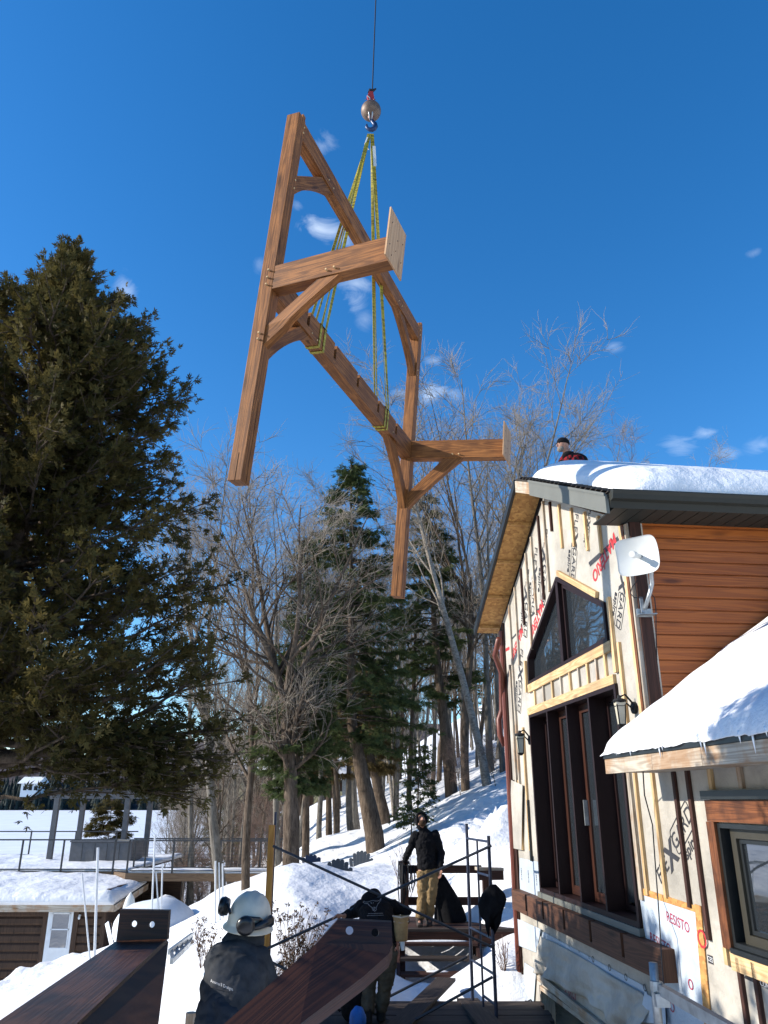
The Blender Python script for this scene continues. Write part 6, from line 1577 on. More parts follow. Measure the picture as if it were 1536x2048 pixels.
# ------------------------------------------------------------------ cabins seen through the trees
def cabin(name, label, x0, x1, y, z0, zw, zr, snowlift=.3, mat='log', dep=5):
    t = thing('cabin', label, 'cabin', ((x0 + x1) / 2, y, z0))
    gbox('wall', (x0, y, z0), (x1, y + dep, zw), mat, t, 0)
    m_ = MB(); e = .5
    m_.prism([(x0 - e, y - e, zw - .1), (x0 - e, y + dep / 2, zr), (x0 - e, y + dep + e, zw - .1), (x0 - e, y + dep + e, zw - .25), (x0 - e, y + dep / 2, zr - .15), (x0 - e, y - e, zw - .25)], (x1 - x0 + 2 * e, 0, 0)); m_.build('roof', M['black_trim'], t)
    m_ = MB(); m_.prism([(x0 - e, y - e, zw - .09), (x0 - e, y - e + .15, zw + snowlift * .7), (x0 - e, y + dep / 2, zr + snowlift), (x0 - e, y + dep + e, zw - .09)], (x1 - x0 + 2 * e, 0, 0)); m_.build('roof_snow', M['snow'], t, smooth=False)
    for k in range(3):
        xx = x0 + (x1 - x0) * (.18 + .28 * k); gbox('window', (xx, y - .03, z0 + (zw - z0) * .45), (xx + (x1 - x0) * .12, y + .01, z0 + (zw - z0) * .8), 'glass', t)
    return t
a, b = P(610, 1600, 50), P(700, 1560, 50); cabin('cabin', 'dark cabin with snowy roof glimpsed between the trunks', a.x, b.x, 50, a.z - 2.5, b.z + .1, b.z + 1.3)
gbox('blue_tarp', (P(684, 1590, 48).x, 48, P(684, 1608, 48).z), (P(700, 1590, 48).x, 48.6, P(690, 1556, 48).z), 'galv', None)
tag(bpy.data.objects['blue_tarp'], 'pale blue-grey upright panel beside the cabin between the trunks', 'panel')
a, b = P(466, 1560, 62), P(540, 1545, 62); cabin('cabin', 'cabin with broad white roof behind the left bare trees', a.x, b.x, 62, a.z - 3, b.z, P(500, 1516, 62).z)
a, b = P(58, 1578, 655), P(92, 1560, 655); t = thing('lake_house', 'tiny white-roofed house on the far shore of the lake', 'house', ((a.x + b.x) / 2, 655, a.z))
gbox('wall', (a.x, 640, a.z - 6), (b.x, 655, P(60, 1566, 640).z), 'white_paint', t, 0)
m_ = MB(); zw = P(60, 1567, 640).z; zr = P(60, 1553, 640).z; m_.prism([(a.x - 2, 637, zw), (a.x - 2, 648, zr), (a.x - 2, 660, zw)], (b.x - a.x + 4, 0, 0)); m_.build('roof', M['snow'], t)
for k in range(3): gbox('window', (a.x + 2 + 4.2 * k, 639.7, zw - 5), (a.x + 4.6 + 4.2 * k, 640.1, zw - 2), 'black', t)
# ------------------------------------------------------------------ trees
def raw_mesh(name, verts, quads, mats, midx=None, smooth=False):
    me = bpy.data.meshes.new(name); nv, nf = len(verts), len(quads); k = quads.shape[1]
    me.vertices.add(nv); me.vertices.foreach_set('co', verts.astype(np.float32).ravel())
    me.loops.add(nf * k); me.loops.foreach_set('vertex_index', quads.astype(np.int32).ravel())
    me.polygons.add(nf); me.polygons.foreach_set('loop_start', np.arange(0, nf * k, k, dtype=np.int32)); me.polygons.foreach_set('loop_total', np.full(nf, k, dtype=np.int32))
    for m in mats: me.materials.append(m)
    if midx is not None: me.polygons.foreach_set('material_index', midx.astype(np.int32))
    me.update(calc_edges=True); me.validate()
    if smooth: me.polygons.foreach_set('use_smooth', [True] * nf)
    return me
def tubes(segs, nr):
    """segs: array of polylines [(pts, radii)] -> verts, quads with nr sides"""
    V = []; Q_ = []; off = 0
    for pts, rad in segs:
        pts = np.asarray(pts); n = len(pts); d = np.gradient(pts, axis=0); d /= np.linalg.norm(d, axis=1)[:, None] + 1e-9
        ref = np.array([.31, .73, .6]); a = np.cross(d, ref); a /= np.linalg.norm(a, axis=1)[:, None] + 1e-9; b = np.cross(d, a)
        t = np.arange(nr) * 2 * np.pi / nr; rad = np.asarray(rad)
        ring = pts[:, None, :] + rad[:, None, None] * (a[:, None, :] * np.cos(t)[None, :, None] + b[:, None, :] * np.sin(t)[None, :, None])
        V.append(ring.reshape(-1, 3)); i = np.arange(n - 1)[:, None] * nr; j = np.arange(nr)[None, :]; j2 = (j + 1) % nr
        Q_.append((np.stack([i + j, i + j2, i + j2 + nr, i + j + nr], -1).reshape(-1, 4)) + off); off += n * nr
    return np.concatenate(V), np.concatenate(Q_)
def grow(rg, p, d, L, r, steps, wob, up, taper=.25):
    pts = [np.array(p, float)]; d = np.array(d, float); d /= np.linalg.norm(d)
    for k in range(steps):
        d = d + rg.normal(0, wob, 3) + np.array([0, 0, up]); d /= np.linalg.norm(d); pts.append(pts[-1] + d * L / steps)
    return np.array(pts), np.linspace(r, r * taper, steps + 1)
def perp(rg, d, ang):
    v = rg.normal(0, 1, 3); v -= d * v.dot(d); v /= np.linalg.norm(v) + 1e-9; return d * math.cos(ang) + v * math.sin(ang)
def bare_tree(seed, Hh, r0, first=.3, nl=15, fork=False, spread=.75, dens=1.0, lean=(0, 0)):
    rg = np.random.default_rng(seed); T = []; B1 = []; B2 = []; TW = []
    tr_p, tr_r = grow(rg, (0, 0, -.6), (lean[0], lean[1], 1), Hh * (1.0 if not fork else .42), r0, 12, .035, .02, .10 if not fork else .62); tr_r[0] *= 1.25; T.append((tr_p, tr_r))
    starts = []
    if fork:
        for k in range(3 if fork is True else fork):
            d = perp(rg, np.array([0, 0, 1.]), rg.uniform(.18, .42)); pp, rr = grow(rg, tr_p[-1 - (k % 3)], d, Hh * rg.uniform(.48, .6), tr_r[-1] * rg.uniform(.6, .8), 10, .08, .045, .12); T.append((pp, rr)); starts.append((pp, rr, .1))
    starts.append((tr_p, tr_r, first if not fork else .6))
    for pp, rr, f0 in starts:
        n = nl if not fork else int(nl * .6)
        for k in range(n):
            f = f0 + (1 - f0) * (k + rg.random()) / n; x = f * (len(pp) - 1); i = min(int(x), len(pp) - 2); q = x - i; P0 = pp[i] * (1 - q) + pp[i + 1] * q; R0 = rr[i] * (1 - q) + rr[i + 1] * q
            d0 = pp[i + 1] - pp[i]; d0 /= np.linalg.norm(d0); L = Hh * .30 * (1.15 - f * .75) * rg.uniform(.7, 1.2)
            p1, r1 = grow(rg, P0, perp(rg, d0, rg.uniform(.5, .95) * spread + .15), L, min(R0 * .6, .075), 7, .12, .045, .25); B1.append((p1, r1))
            for k2 in range(int(7 * dens)):
                g_ = rg.uniform(.2, 1); x = g_ * (len(p1) - 1); i = min(int(x), len(p1) - 2); q = x - i; P1 = p1[i] * (1 - q) + p1[i + 1] * q; R1 = r1[i] * (1 - q) + r1[i + 1] * q; d1 = p1[i + 1] - p1[i]; d1 /= np.linalg.norm(d1)
                p2, r2 = grow(rg, P1, perp(rg, d1, rg.uniform(.4, .9)), L * rg.uniform(.25, .5), max(.009, R1 * .5), 5, .15, .04, .4); B2.append((p2, r2))
                for k3 in range(int(7 * dens)):
                    g2 = rg.uniform(.15, 1); x = g2 * 5; i = min(int(x), 4); q = x - i; P2 = p2[i] * (1 - q) + p2[i + 1] * q; d2 = p2[i + 1] - p2[i]; d2 /= np.linalg.norm(d2)
                    p3, r3 = grow(rg, P2, perp(rg, d2, rg.uniform(.35, .9)), rg.uniform(.35, .95), .0062, 3, .2, .02, .5); TW.append((p3, r3))
    return T, B1 + B2, TW
def make_bare(name, seed, bark, twig, label, **k):
    T, B, W_ = bare_tree(seed, **k)
    root = thing(name, label, 'bare tree', (0, 0, 0))
    v, q = tubes(T, 9); me = raw_mesh('trunk', v, q, [M[bark]], smooth=True); o = bpy.data.objects.new('trunk', me); C.objects.link(o); o.parent = root
    v1, q1 = tubes(B, 4); v2, q2 = tubes(W_, 3)
    me = raw_mesh('crown', np.concatenate([v1, v2]), np.concatenate([q1, q2 + len(v1)]), [M[bark], M[twig]], np.concatenate([np.zeros(len(q1)), np.ones(len(q2))])); o = bpy.data.objects.new('crown', me); C.objects.link(o); o.parent = root
    note(root); root['h'] = k['Hh']; return root
def leaf_quads(rg, centers, dirs, size, K, width, spreadang=.9, droop=0.0, jit=.25):
    """each centre gets K long leaflets fanning about dirs"""
    N = len(centers); c = np.repeat(centers, K, 0); d = np.repeat(dirs, K, 0) + rg.normal(0, spreadang, (N * K, 3)) * .6; d[:, 2] -= droop; d /= np.linalg.norm(d, axis=1)[:, None]
    s = rg.normal(0, 1, (N * K, 3)); s -= d * (s * d).sum(1)[:, None]; s /= np.linalg.norm(s, axis=1)[:, None]
    L = size * rg.uniform(.55, 1.2, (N * K, 1)); w__ = width * rg.uniform(.6, 1.3, (N * K, 1)); c = c + rg.normal(0, size * jit, c.shape)
    v = np.stack([c - s * w__ * .25, c + d * L * .5 - s * w__ * .5, c + d * L, c + d * L * .5 + s * w__ * .5], 1).reshape(-1, 3)
    q = np.arange(N * K * 4).reshape(-1, 4); return v, q
def fan_quads(rg, cen, dr, size, K, width):
    """each centre is one flat frond: K leaflets fanning in a plane"""
    N = len(cen); d = dr / (np.linalg.norm(dr, axis=1)[:, None] + 1e-9); s = rg.normal(0, 1, (N, 3)); s[:, 2] *= .5; s -= d * (s * d).sum(1)[:, None]; s /= np.linalg.norm(s, axis=1)[:, None] + 1e-9
    V = []
    for k in range(K):
        a = (k - (K - 1) / 2) / ((K - 1) / 2) * .95; f = .0 if k % 2 == 0 else .3
        ld = d * math.cos(a) + s * math.sin(a) + rg.normal(0, .12, (N, 3)); ld[:, 2] -= .12; ld /= np.linalg.norm(ld, axis=1)[:, None]; ls = np.cross(ld, np.cross(d, s)); ls /= np.linalg.norm(ls, axis=1)[:, None] + 1e-9
        L = size * rg.uniform(.6, 1.15, (N, 1)) * (1 - .3 * abs(a)); w__ = width * rg.uniform(.7, 1.3, (N, 1)); b = cen + d * size * f
        V.append(np.stack([b, b + ld * L * .5 - ls * w__ * .5, b + ld * L, b + ld * L * .5 + ls * w__ * .5], 1))
    v = np.concatenate(V).reshape(-1, 3); return v, np.arange(len(v)).reshape(-1, 4)
# --- the big cedar at the left, its trunk just outside the picture
def cedar():
    rg = np.random.default_rng(11); yc = 4.6; xt = -.494 * yc; ztop = ratio(150, 478)[1] * yc; zb = -3.3
    sil = [(165, 490), (182, 540), (215, 590), (300, 622), (305, 660), (285, 705), (345, 742), (372, 830), (355, 905), (375, 990), (412, 1060), (420, 1160), (425, 1260), (470, 1350), (470, 1420), (448, 1475), (360, 1560), (335, 1612)]
    zs = []; rs_ = []
    for u, v in sil: a, b = ratio(u, v); zs.append(b * yc); rs_.append(max(.05, a * yc - xt - .05 - .17 * max(0, 1 - (v - 478) / 300)))
    zs = np.array(zs)[::-1]; rs_ = np.array(rs_)[::-1]
    root = thing('cedar_tree', 'huge dark cedar filling the left side of the picture', 'cedar tree', (xt, yc, zb))
    T = []; Br = []; cen = []; dr = []
    tp = np.array([[0, 0, 0], [.03, .02, 2.5], [-.02, 0, 5.0], [0, 0, ztop - zb - .25]]) + np.array([xt, yc, zb]); T.append((tp + np.array([-.12, 0, 0]) * np.array([[1], [1], [.6], [0]]), [.15, .13, .09, .02]))
    # second leader at the far left
    l2 = np.array([[xt, yc, .6], [xt - .30, yc + .1, 1.8], [ratio(30, 560)[0] * yc, yc + .1, ratio(30, 570)[1] * yc]]); T.append((l2, [.12, .09, .015]))
    nb = 390
    def radius(z): return float(np.interp(z, zs, rs_))
    for k in range(nb):
        f = (k + rg.random()) / nb; zl0 = ratio(100, 1490)[1] * yc; z = zl0 + (ztop - .22 - zl0) * f ** .95; az = rg.uniform(0, 2 * np.pi)
        if az > np.pi * .75 and az < np.pi * 1.25 and rg.random() < .3: continue
        Rr = radius(z) * rg.choice([rg.uniform(.55, .85), rg.uniform(.82, 1.0), rg.uniform(.95, 1.10)]) * (1 if abs(math.cos(az)) > .3 or 1 else 1)
        if math.cos(az) < 0: Rr *= .92
        zr = max(z - Rr * rg.uniform(.05, .35), zl0 - .15); p0 = np.array([xt, yc, zr]); p2 = np.array([xt + Rr * math.cos(az), yc + Rr * math.sin(az) * .95, z + Rr * .0]); p1 = (p0 + p2) / 2 + np.array([0, 0, -.10 * Rr])
        t = np.linspace(0, 1, 7)[:, None]; pts = p0 * (1 - t) ** 2 + 2 * p1 * t * (1 - t) + p2 * t ** 2 + rg.normal(0, .015, (7, 3)); Br.append((pts, np.linspace(.010 + .009 * Rr, .003, 7)))
        ns = int(6 + 8 * Rr)
        for s_ in range(ns):
            g_ = rg.uniform(.04, 1.0) ** .8; i = min(int(g_ * 6), 5); q = g_ * 6 - i; c = pts[i] * (1 - q) + pts[i + 1] * q; d = pts[-1] - pts[0]; d /= np.linalg.norm(d) + 1e-9
            dd = perp(rg, d, rg.uniform(.3, 1.1)); dd[2] += .15; Ls = rg.uniform(.08, .26) * (.45 + .55 * min(1, (ztop - z) / 1.2)); e = c + dd * Ls; Br.append((np.array([c, (c + e) / 2 + [0, 0, -.01], e]), np.array([.005, .004, .002])))
            n_ = int(rg.integers(14, 21)); u_ = rg.random((n_, 1)); cc = c + (e - c) * (.25 + .85 * u_) + rg.normal(0, .020, (n_, 3)); cen.append(cc); dr.append(np.tile(dd, (n_, 1)) + rg.normal(0, .35, (n_, 3)))
    # tips of the second leader
    for k in range(34):
        f = rg.random(); x = f * 2; i = min(int(x), 1); q = x - i; c = l2[i] * (1 - q) + l2[i + 1] * q; c = c + rg.normal(0, .13 * (1.15 - f), 3) * (1 if f > .5 else 1.2); n_ = 12; cen.append(c + rg.normal(0, .06, (n_, 3))); dr.append(np.tile([0.1, 0, .9], (n_, 1)) + rg.normal(0, .4, (n_, 3)))
    # long low limbs sweeping to the right under the crown
    for pa_, pb_, pc_, rr in (((-60, 1520), (150, 1515), (332, 1452), .034), ((-60, 1480), (120, 1500), (300, 1478), .026), ((-40, 1600), (120, 1600), (320, 1545), .013), ((-60, 1500), (170, 1560), (345, 1590), .012), ((-60, 1460), (240, 1490), (440, 1460), .014), ((-60, 1440), (240, 1490), (420, 1520), .014), ((-60, 1480), (220, 1530), (390, 1555), .012)):
        yy = 4.2; A_1, B_1, C_1 = (np.array(P(*q, yy)) for q in (pa_, pb_, pc_)); t = np.linspace(0, 1, 14)[:, None]; pts = A_1 * (1 - t) ** 2 + 2 * B_1 * t * (1 - t) + C_1 * t ** 2 + rg.normal(0, .008, (14, 3)); Br.append((pts, np.linspace(rr, .006, 14)))
        for s_ in range(38 if rr < .02 and pc_[1] != 1545 else 14):
            g_ = rg.uniform(.35, 1); i = min(int(g_ * 13), 12); c = pts[i]; dd = perp(rg, np.array([1., 0, 0]), rg.uniform(.4, 1.3)); dd[2] = abs(dd[2]) * .6 - .2; e = c + dd * rg.uniform(.15, .4); Br.append((np.array([c, (c + e) / 2, e]), np.array([.006, .004, .002])))
            if rg.random() < .9: n_ = 16; cen.append(c + (e - c) * rg.random((n_, 1)) + rg.normal(0, .03, (n_, 3))); dr.append(np.tile(dd, (n_, 1)) + rg.normal(0, .4, (n_, 3)))
    v, q = tubes(T, 12); off = np.array([xt, yc, zb]); o = bpy.data.objects.new('trunk', raw_mesh('trunk', v - off, q, [M['brown_bark']], smooth=True)); C.objects.link(o); o.parent = root
    v, q = tubes(Br, 4); o = bpy.data.objects.new('branches', raw_mesh('branches', v - off, q, [M['brown_bark']])); C.objects.link(o); o.parent = root
    cen = np.concatenate(cen); dr = np.concatenate(dr); v, q = fan_quads(rg, cen, dr, .042, 7, .0085); print('cedar leaves', len(q))
    sel = rg.random(len(q)) < .0
    o = bpy.data.objects.new('crown', raw_mesh('crown', v - off, q, [M['cedar_leaf']])); C.objects.link(o); o.parent = root
cedar()
# --- hemlocks and other conifers
def conifer(seed, label, base, top, zlow, prof, leafmat, bark='brown_bark', size=.16, nb=170, r0=.2, bend=None, cat='evergreen tree', name='hemlock_tree', K=4, per=9, width=.045, droop=.25, lm=None):
    rg = np.random.default_rng(seed); base = np.array(base, float); top = np.array(top, float); root = thing(name, label, cat, base)
    mid_ = np.array(bend, float) if bend is not None else (base + top) / 2; t = np.linspace(0, 1, 16)[:, None]
    if bend is not None:
        tr = np.array([base, (base + mid_) / 2 + [0, 0, 0], mid_, mid_ * .6 + top * .4, top]); pts = np.stack([np.interp(np.linspace(0, 4, 18), range(5), tr[:, i]) for i in range(3)], 1)
    else: pts = base * (1 - t) + top * t
    pts[0][2] -= .6; rad = np.linspace(r0, .015, len(pts)); Br = []; cen = []; dr = []; Hh = top[2] - base[2]
    for k in range(nb):
        f = (k + rg.random()) / nb; z = zlow + (top[2] - zlow) * f; c0 = np.array([np.interp(z, pts[:, 2], pts[:, 0]), np.interp(z, pts[:, 2], pts[:, 1]), z]); Rr = np.interp(f, [p[0] for p in prof], [p[1] for p in prof]) * rg.uniform(.6, 1.1); az = rg.uniform(0, 6.283)
        e = c0 + np.array([Rr * math.cos(az), Rr * math.sin(az), Rr * rg.uniform(-.28, .12)]); m_ = (c0 + e) / 2 + [0, 0, .08 * Rr]; t = np.linspace(0, 1, 6)[:, None]; bp = c0 * (1 - t) ** 2 + 2 * m_ * t * (1 - t) + e * t ** 2; Br.append((bp, np.linspace(.012 + .01 * Rr, .004, 6)))
        ns = int(4 + 6 * Rr)
        for s_ in range(ns):
            g_ = rg.uniform(.15, 1) ** .8; i = min(int(g_ * 5), 4); c = bp[i] * (1 - g_ * 5 + i) + bp[i + 1] * (g_ * 5 - i); d = e - c0; d /= np.linalg.norm(d) + 1e-9; dd = perp(rg, d, rg.uniform(.2, 1.1)); dd[2] *= .4; L = rg.uniform(.15, .5); n_ = per
            cc = c + dd * L * rg.random((n_, 1)) + rg.normal(0, .05, (n_, 3)) * [1, 1, .5]; cen.append(cc); dr.append(np.tile(dd, (n_, 1)) + rg.normal(0, .3, (n_, 3)) * [1, 1, .5])
    off = base
    v, q = tubes([(pts, rad)], 10); o = bpy.data.objects.new('trunk', raw_mesh('trunk', v - off, q, [M[bark]], smooth=True)); C.objects.link(o); o.parent = root
    v, q = tubes(Br, 3); cen = np.concatenate(cen); dr = np.concatenate(dr); lv, lq = leaf_quads(rg, cen, dr, size, K, width, .5, droop, .2) if name == 'x' else fan_quads(rg, cen, dr - np.array([0, 0, droop]), size * .95, 6, width * .55)
    me = raw_mesh('crown', np.concatenate([v, lv]) - off, np.concatenate([q, lq + len(v)]), [M[bark], M[leafmat]], np.concatenate([np.zeros(len(q)), np.ones(len(lq))])); o = bpy.data.objects.new('crown', me); C.objects.link(o); o.parent = root
    note(root); return root
def gp(u, v, y): 
    p = P(u, v, y); return (p.x, p.y, min(p.z, zat(p.x, p.y)) if False else zat(p.x, p.y))
def base_at(u, v, y):
    p = P(u, v, y); return np.array([p.x, p.y, zat(p.x, p.y)])
b0_ = base_at(755, 1700, 25)
conifer(21, 'tall dark hemlock with leaning trunk in the middle of the wood', b0_, P(702, 925, 25), P(700, 1500, 25).z, [(0, 1.4), (.12, 2.5), (.3, 2.3), (.5, 1.8), (.7, 1.25), (.88, .7), (1, .1)], 'hemlock_leaf', size=.17, nb=230, r0=.30, bend=P(702, 1440, 25), per=9)
conifer(22, 'dark hemlock right of centre with straight dark trunk', base_at(905, 1612, 31), P(852, 985, 31), P(868, 1410, 31).z, [(0, .9), (.2, 2.1), (.5, 1.7), (.8, .9), (1, .1)], 'hemlock_leaf', size=.19, nb=140, r0=.26, bend=P(872, 1300, 31))
conifer(23, 'slim green fir between the bare maples and the tall hemlock', base_at(612, 1700, 27), P(615, 1075, 27), P(612, 1500, 27).z, [(0, 1.0), (.3, 1.1), (.7, .7), (1, .1)], 'hemlock_leaf', size=.17, nb=120, r0=.13)
conifer(24, 'green hemlock boughs low at the left foot of the tall hemlock', base_at(590, 1745, 23), P(600, 1330, 23), P(590, 1590, 23).z, [(0, .7), (.3, 1.3), (.7, 1.1), (1, .2)], 'hemlock_leaf', size=.15, nb=120, r0=.12)
conifer(25, 'brownish cedar left of the leaning trunk', base_at(660, 1640, 33), P(655, 1330, 33), P(660, 1560, 33).z, [(0, .9), (.4, 1.2), (1, .3)], 'brown_leaf', size=.22, nb=90, r0=.15, name='cedar_tree', cat='cedar tree', droop=.6)
conifer(26, 'brownish cedar with a curved trunk right of the leaning trunk', base_at(772, 1648, 31), P(735, 1330, 31), P(735, 1545, 31).z, [(0, .8), (.4, 1.2), (1, .3)], 'brown_leaf', size=.22, nb=90, r0=.24, bend=P(738, 1500, 31), name='cedar_tree', cat='cedar tree', droop=.6)
conifer(27, 'small fir sapling on the slope right of the brown cedars', base_at(835, 1620, 27), P(838, 1490, 27), P(836, 1605, 27).z, [(0, .6), (1, .1)], 'hemlock_leaf', size=.12, nb=40, r0=.03, per=6)
conifer(28, 'evergreen shrub by the lakeside pergola', base_at(215, 1700, 42), P(225, 1600, 41), P(215, 1710, 41).z, [(0, 1.4), (.6, 1.1), (1, .3)], 'cedar_leaf', size=.2, nb=70, r0=.06, name='evergreen_shrub', cat='shrub')
conifer(29, 'fir sapling beside the hooded man on the slope', base_at(822, 1650, 23), P(824, 1612, 23), P(822, 1648, 23).z, [(0, .5), (1, .1)], 'hemlock_leaf', size=.10, nb=22, r0=.02, per=5)
far_con = conifer(30, 'dark evergreen standing in the wood up the slope', (0, 0, 0), (0, 0, 11), 2.2, [(0, 1.4), (.15, 1.9), (.6, 1.2), (1, .1)], 'hemlock_leaf', size=.24, nb=110, r0=.16, per=7)
# --- bare trees
big = make_bare('bare_maple', 1, 'brown_bark', 'twig', 'thick-trunked bare maple left of centre, its fork spreading wide', Hh=12.5, r0=.26, fork=4, nl=26, dens=1.1, spread=.95)
bp_ = base_at(582, 1738, 22); big.location = bp_; big.scale = (.92,) * 3
birch = make_bare('birch_tree', 2, 'pale_bark', 'twig', 'pale birch leaning left across the wood to the right of the hemlocks', Hh=17, r0=.15, first=.35, nl=18, lean=(-.14, 0), spread=.6)
birch.location = base_at(978, 1568, 27); 
def setc(o, lb): 
    for ch in o.children: pass
    o['label'] = lb
protos = [make_bare('bare_tree', 10 + k, bk, tw, 'bare tree', Hh=16, r0=r_, first=f_, nl=nl_, dens=dn, fork=fk, spread=sp) for k, (bk, tw, r_, f_, nl_, dn, fk, sp) in enumerate((('grey_bark', 'twig', .14, .32, 17, 1, False, .7), ('brown_bark', 'twig', .16, .3, 14, 1, 3, .65), ('grey_bark', 'twig', .12, .45, 14, 1, False, .6), ('pale_bark', 'twig', .10, .5, 12, .9, False, .6), ('brown_bark', 'red_twig', .11, .28, 15, .9, False, .8), ('grey_bark', 'twig', .19, .25, 18, 1, 4, .6)))]
shrubby = make_bare('bare_tree', 31, 'grey_bark', 'red_twig', 'bare tree', Hh=6, r0=.06, first=.1, nl=13, dens=.8, fork=4, spread=1.0)
used_p = set()
rt = random.Random(12)
def place(pr, x, y, h, label, group=None, lean=0, rz_=None):
    src = protos[pr] if pr >= 0 else (shrubby if pr == -1 else far_con); key = src.name
    if key in used_p: o = copy_tree(src)
    else: o = src; used_p.add(key)
    s = h / {-1: 6.0, -2: 11.0}.get(pr, 16.0); o.location = (x, y, zat(x, y) - .05); o.scale = (s, s, s); o.rotation_euler = (rt.uniform(-.04, .04), lean + rt.uniform(-.03, .03), rt.uniform(0, 6.28) if rz_ is None else rz_)
    o['label'] = label
    if group: o['group'] = group
    elif 'group' in o: del o['group']
    return o
def place_top(pr, u, vt, y, label, group=None, lean=0, ub=None):
    """tree whose top reaches (u,vt); its foot stands at column ub"""
    t = P(u, vt, y); x = P(ub if ub else u, 1600, y).x; z0 = zat(x, y); dx = t.x - x; h = t.z - z0
    o = place(pr, x, y, h / .97, label, group); o.rotation_euler = (0, math.atan2(dx, h), o.rotation_euler[2]); 
    q = Matrix.Rotation(math.atan2(dx, h), 4, 'Y') @ Matrix.Rotation(rt.uniform(0, 6.28), 4, 'Z'); o.rotation_euler = q.to_euler(); return o
G = 'bare trees of the hillside wood'
LB = {0: 'tall grey bare tree', 1: 'brown forked bare tree', 2: 'slim grey bare tree', 3: 'pale slim bare tree', 4: 'reddish-twigged bare tree', 5: 'many-stemmed bare tree'}
for pr, u, vt, y, ub, lb in ((5, 400, 925, 27, 455, 'leftmost tall bare tree rising beside the cedar'), (1, 470, 945, 25, 500, 'forked bare tree left of the thick-trunked maple'), (0, 545, 985, 29, 560, 'bare tree behind the fork of the thick maple'), (2, 620, 965, 31, 640, 'slim bare tree with its top just left of the tall hemlock'),
                          (1, 880, 775, 30, 930, 'tall bare tree behind the low end of the hanging frame'), (0, 960, 770, 33, 985, 'tall bare tree right of the hanging post foot'), (5, 1085, 732, 33, 1040, 'tallest bare tree, its fan of twigs above the house ridge'), (2, 1165, 860, 37, 1120, 'bare tree spreading behind the man on the roof'),
                          (0, 1225, 885, 42, 1190, 'bare tree top at right edge of the wood over the snowy roof'), (2, 1010, 830, 37, 1000, 'bare tree behind the plywood plate'), (4, 800, 900, 33, 820, 'bare tree behind the foot of the lower hanging post'), (2, 350, 960, 32, 400, 'bare tree half hidden behind the cedar crown'),
                          (0, 1390, 893, 60, 1390, 'small far bare treetop above the snow right of the roof man'), (4, 1290, 888, 55, 1290, 'low far bare treetop left of the small clouds'), (3, 760, 1000, 36, 790, 'pale slim bare tree beside the tall hemlock'), (3, 690, 1010, 38, 720, 'pale slim bare tree behind the tall hemlock top')):
    place_top(pr, u, vt, y, lb, 'tall bare trees against the sky', ub=ub)
n = 0; tries = 0; pos = []
while n < 185 and tries < 9000:
    tries += 1; y = 31 + 66 * rt.random() ** 1.3; u = rt.uniform(340, 1120); x = P(u, 1580, y).x
    if any(math.hypot(x - a, y - b) < 1.5 + y * .012 for a, b in pos): continue
    if y < 30 and 560 < u < 900 and rt.random() < .8: continue
    if y < 40 and u < 560 and x < -8 and rt.random() < .5: continue
    if abs(y - 50) < 3 and 600 < u < 700: continue
    pos.append((x, y)); n += 1; pr = rt.choice([0, 2, 3, 4, 2, 3, 1, 5]); h = rt.uniform(9, 14.5) + .02 * y
    if u < 470: h = rt.uniform(6, 9.5)
    place(pr, x, y, h, LB[pr] + ' standing among the others in the hillside wood', G, rt.uniform(-.06, .03))
for k in range(12):
    y = rt.uniform(42, 95); u = rt.uniform(380, 1080); place(-2, P(u, 1580, y).x, y, rt.uniform(7, 12), 'dark evergreen standing deep in the hillside wood', 'evergreens deep in the wood')
for k in range(26):
    y = rt.uniform(33, 48) if k < 20 else rt.uniform(24, 36); u = rt.uniform(360, 560) if k < 20 else rt.uniform(850, 1010); x = P(u, 1600, y).x; place(-1, x, y, rt.uniform(2.2, 4.4) if k < 20 else rt.uniform(1, 2.2), 'low many-stemmed bare bush in the wood edge', 'bare bushes along the wood edge')
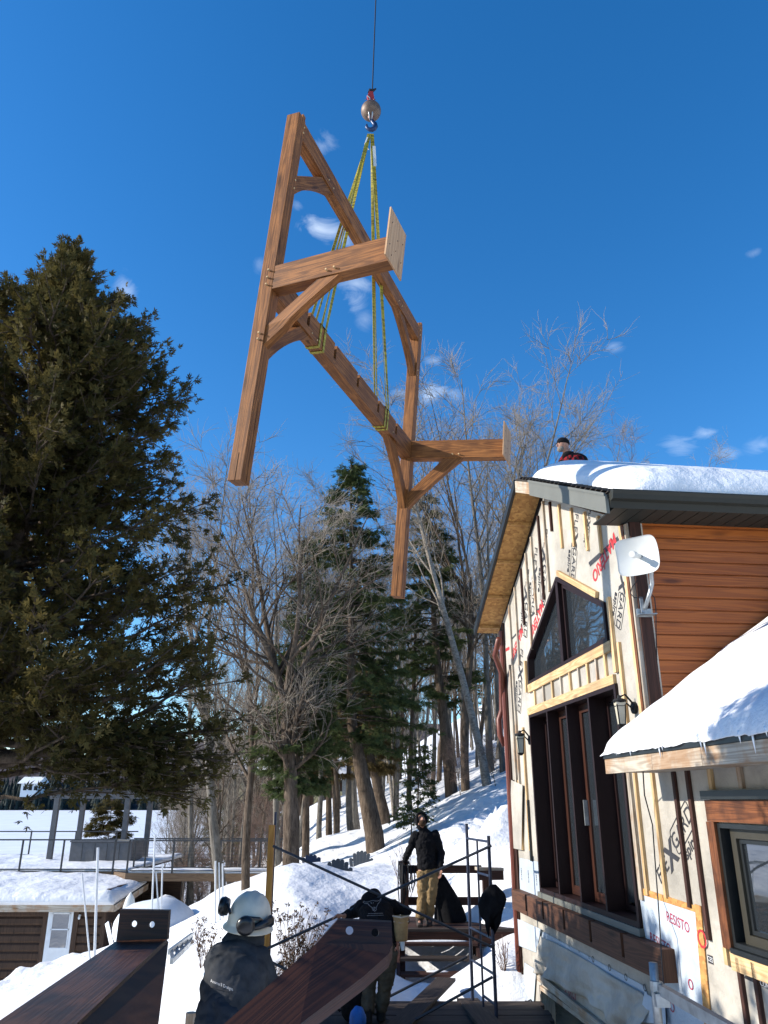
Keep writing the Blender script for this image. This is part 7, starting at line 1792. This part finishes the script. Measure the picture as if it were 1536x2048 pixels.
# --- garden shrubs with dry seed heads
def dry_shrub(seed, c, h, spread, n, label, heads=True, mat='red_twig', lean=(0, 0)):
    rg = np.random.default_rng(seed); root = thing('dry_shrub', label, 'shrub', c); S = []; cen = []; dr = []
    for k in range(n):
        az = rg.uniform(0, 6.283); d = np.array([math.cos(az) * spread + lean[0], math.sin(az) * spread * .6 + lean[1], 1.]); p, r_ = grow(rg, (0, 0, -.1), d, h * rg.uniform(.7, 1.1), .007, 6, .08, .03, .4); S.append((p, r_))
        for j in range(4):
            i = int(rg.integers(2, 6)); p2, r2_ = grow(rg, p[i], perp(rg, np.array([0, 0, 1.]), .6), h * rg.uniform(.12, .3), .004, 3, .1, 0, .4); S.append((p2, r2_))
            if heads: cen.append(p2[-1] + rg.normal(0, .018, (7, 3))); dr.append(rg.normal(0, 1, (7, 3)))
    v, q = tubes(S, 4); o = bpy.data.objects.new('stems', raw_mesh('stems', v, q, [M[mat]])); C.objects.link(o); o.parent = root
    if heads:
        v, q = leaf_quads(rg, np.concatenate(cen), np.concatenate(dr), .028, 3, .02); o = bpy.data.objects.new('seed_heads', raw_mesh('seed_heads', v, q, [M['dry_leaf']])); C.objects.link(o); o.parent = root
c = P(592, 1925, 11.6); dry_shrub(1, (c.x, c.y, zat(c.x, c.y) - .05), .95, .42, 26, 'dry seed-headed shrub on the snowbank right of the hard hat man')
c = P(572, 1880, 11.3); dry_shrub(2, (c.x, c.y, zat(c.x, c.y) - .05), .6, .3, 16, 'reddish dry shrub close behind the amber post')
c = P(410, 1850, 15); dry_shrub(3, (c.x, c.y, zat(c.x, c.y)), .8, .4, 14, 'sparse dry shrub at the left foot of the snowbank')
c = P(815, 1840, 16); dry_shrub(4, (c.x, c.y, zat(c.x, c.y)), 1.1, .2, 12, 'thin dry grass stems behind the landing railing', False)
c = P(1005, 1850, 12.6); dry_shrub(5, (c.x, c.y, zat(c.x, c.y)), .5, .5, 10, 'wiry dry shrub on the snow beside the house corner', False)

# --- evergreen hedge to the left of the plank deck (added out of view to cast shade over the deck and the foot of the house)
def shade_hedge():
    rg = np.random.default_rng(77); root = thing('added_shade_hedge', 'unseen added tall evergreen hedge left of the plank deck', 'shade_hedge', (-6, 8, -3.4)); cen = []; dr = []
    for k in range(5200):
        y = rg.uniform(5.4, 10.8); z = rg.uniform(-1.5, 2.5) + .35 * math.sin(y * 1.7); x = -6.1 + rg.normal(0, .3); n_ = 3; cen.append(np.array([x, y, z]) + rg.normal(0, .1, (n_, 3))); dr.append(rg.normal(0, 1, (n_, 3)) + [0, 0, .5])
    v, q = leaf_quads(rg, np.concatenate(cen), np.concatenate(dr), .22, 4, .09); o = bpy.data.objects.new('foliage', raw_mesh('foliage', v - np.array([-6, 8, -3.4]), q, [M['cedar_leaf']])); C.objects.link(o); o.parent = root  # foliage of the unseen added shade hedge
    v, q = tubes([(np.array([[0, dy, -.3], [0, dy, 3.6]]), np.array([.06, .03])) for dy in (-2, -1, 0, 1, 2)], 6); o = bpy.data.objects.new('stems', raw_mesh('stems', v, q, [M['brown_bark']])); C.objects.link(o); o.parent = root  # stems of the unseen added shade hedge
shade_hedge()
